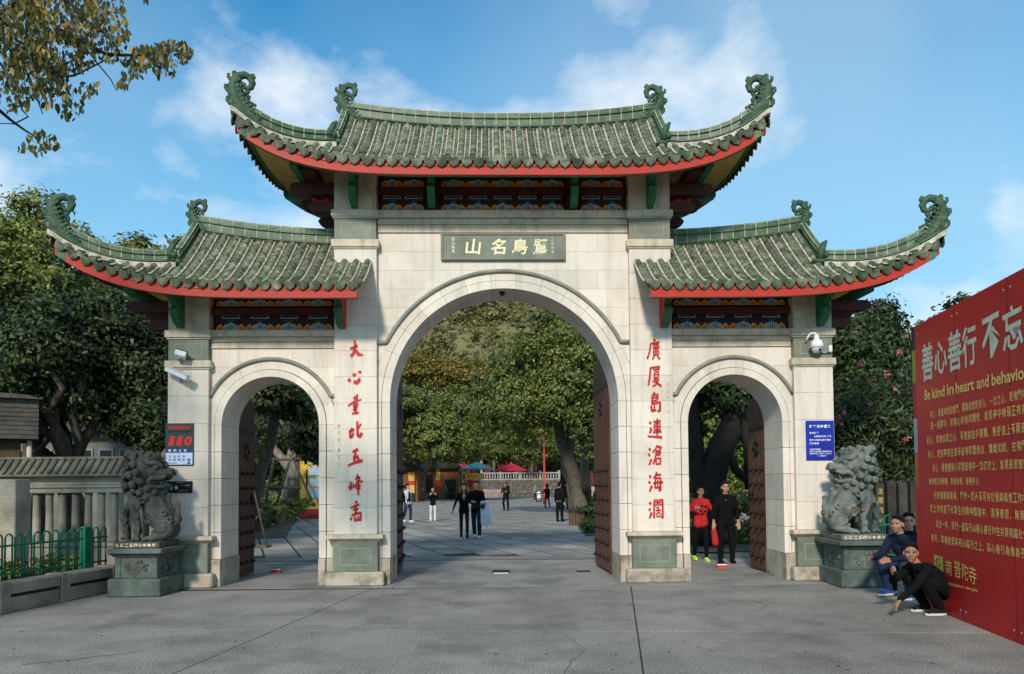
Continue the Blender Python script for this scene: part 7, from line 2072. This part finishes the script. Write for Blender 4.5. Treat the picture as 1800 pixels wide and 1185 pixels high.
# group at the right of the plaza
person('tall man in a long black coat standing right of the plaza, back turned', gp(984, 917), R(150), 1.74, merge(STAND, hem=-.30), ('black', 'black', 'black', 'black'), .02)
person('man in dark jeans standing just behind the black coated man', gp(994, 897), R(165), 1.80, merge(STAND, ual=(.1, -.3, -1), fal=(0, -.8, .2)), ('charcoal', 'navy', 'black'), .022)
person('woman in brown trousers and white shoes facing the black coated man', gp(962, 898), R(-150), 1.66, merge(WALK, male=0, ual=(.4, -.4, -.8), fal=(.4, -.6, -.1)), ('black', 'brown', 'white'), .022, 'bob')
# yellow waistcoat staff by the kiosk (in front of the banner)
for (px, py, rz, c0, c1, lab) in ((849, 876, 0, 'yellow', 'black', 'volunteer in yellow standing right of the yellow banner'), (822, 878, 10, 'yellow', 'charcoal', 'person in yellow seen behind the slim woman'),
                                  (812, 879, -20, 'yellow', 'charcoal', 'leftmost person in yellow near the kiosk corner'),
                                  (794, 879, 160, 'navy', 'black', 'person in navy standing at the kiosk doorway'), (785, 878, 30, 'teal', 'brown', 'person in dark green bending at the kiosk counter')):
    g = gnd(px, py); person(lab, (g.x, min(g.y, 84), 0), R(rz), 1.7, STAND if c0 != 'teal' else merge(STAND, lean=(0, -.5, 1)), (c0, c1, 'black', 'black'), .035)
g = gnd(893, 873); person('dark clothed person far off by the terrace wall', (g.x * .93, 90, 0), R(0), 1.75, STAND, ('black', 'charcoal', 'black', 'black'), .035)
g = gnd(945, 874); person('person in pale blue beside the parked scooter', (g.x * .70, 74, 0), R(40), 1.7, STAND, ('grey', 'charcoal', 'black'), .035)

# couple under the right arch
def bag(t, P, J, hip, chest, neck, k, lean, side):
    w = P(J['wrr']); b = MB(); b.cap(w + V(0, 0, -.18), .06, w + V(.03, 0, -.42), .075); link('red_bag', remesh(b, .018, 1, 'red_bag', [cl['red']]), t); MB().tube([w, w + V(0, 0, -.16)], .008, 5).build('handle', cl['red'], t)
def print_(t, P, J, hip, chest, neck, k, lean, side):
    b = MB()
    for (x, z) in ((-.08, .02), (.0, .03), (.07, .01), (-.03, -.07), (.05, -.09), (0, -.14)):
        b.ell(P(chest) + V(x, -.118, z), (.028, .012, .02))
    b.build('shirt_print', black_pl, t)
person('woman in red patterned sweater and lime shoes walking under the right arch', gp(1233, 987), R(5), 1.58, merge(WALK, male=0, ual=(.55, .0, -1), fal=(-.2, -.9, .5), uar=(-.55, 0, -1), far=(.35, -.9, .3), loose=0), ('red', 'black', 'lime', 'lime'), .0145, 'bob', extra=print_)
person('man in black shirt carrying a red bag under the right arch', gp(1277, 990), R(0), 1.66, merge(STAND, ual=(.28, .05, -1), uar=(-.28, .05, -1), sleeve=.72, thl=(.1, 0, -1), thr=(-.1, -.05, -1)), ('black', 'black', 'black', 'charcoal'), .0135, 'short', extra=bag)

# three men crouching by the billboard
SQ = dict(thl=(.35, -1, .22), shl=(-.05, .30, -1), thr=(-.35, -1, .22), shr=(.05, .30, -1), lean=(0, -.62, 1), head=(0, -.30, 1))
def squat_coat(t, P, J, hip, chest, neck, k, lean, side):
    m = MB()
    for c in 'lr': m.cap(P(hip.lerp(chest, .3)), .15, P(J['hip' + c].lerp(J['kn' + c], .62)), .105)
    m.cap(P(hip) + V(0, .03, .0), .14, P(chest), .15)
    link('coat', remesh(m, .013, 2, 'coat', [cl['black']]), t)
    MB().cap(P(hip) + V(0, .155, .0), .060, P(hip) + V(.0, .13, -.05), .06).build('shirt_tail', cl['lilac'], t)
# nearest: faces left, squatting low, arm stretched down with a cigarette, head turned to the camera
person('nearest crouching man in black, arm lowered to the ground in front of the billboard', (5.40, 9.26, .004), R(-86), 1.72,
       dict(thl=(.14, -1, .42), shl=(-.05, .62, -1), thr=(-.30, -.95, .40), shr=(.05, .62, -1), lean=(0, -.98, .80), head=(0, -.42, 1),
            ual=(.15, -.75, -.75), fal=(-.05, -.78, -.62), uar=(-.1, -.8, -.62), far=(.55, -.35, .35), handl=(0, -.6, -.8), curll=1, curlr=1, hem=-.08), ('black', 'black', 'charcoal', 'white'), .0105, 'short', face_yaw=R(60), skinm=skin2,
       extra=squat_coat)
person('crouching man in navy jacket with clasped hands beside the right lion', (5.72, 10.62, .004), R(-68), 1.74,
       dict(thl=(.25, -1, .16), shl=(-.02, .34, -1), thr=(-.25, -1, .20), shr=(.02, .36, -1), lean=(0, -.52, 1), head=(0, -.32, 1),
            ual=(.15, -.6, -.85), fal=(-.25, -1, -.12), uar=(-.15, -.6, -.85), far=(.25, -1, -.12), curll=1, curlr=1), ('navy', 'jean', 'blue', 'white'), .0115, 'short', face_yaw=R(14), skinm=skin2)
person('bespectacled man in black squatting half hidden behind the billboard edge', (5.98, 11.05, .004), R(-50), 1.72,
       dict(thl=(.30, -1, .2), shl=(-.05, .25, -1), thr=(-.30, -1, .2), shr=(.05, .25, -1), lean=(0, -.35, 1), head=(0, -.15, 1),
            ual=(.2, -.9, -.3), fal=(-.9, -.4, .05), uar=(-.25, -.9, -.35), far=(.9, -.35, .05), curll=1, curlr=1, sleeve=.35), ('black', 'charcoal', 'navy', 'white'), .0125, 'short', glasses=True, face_yaw=R(30))
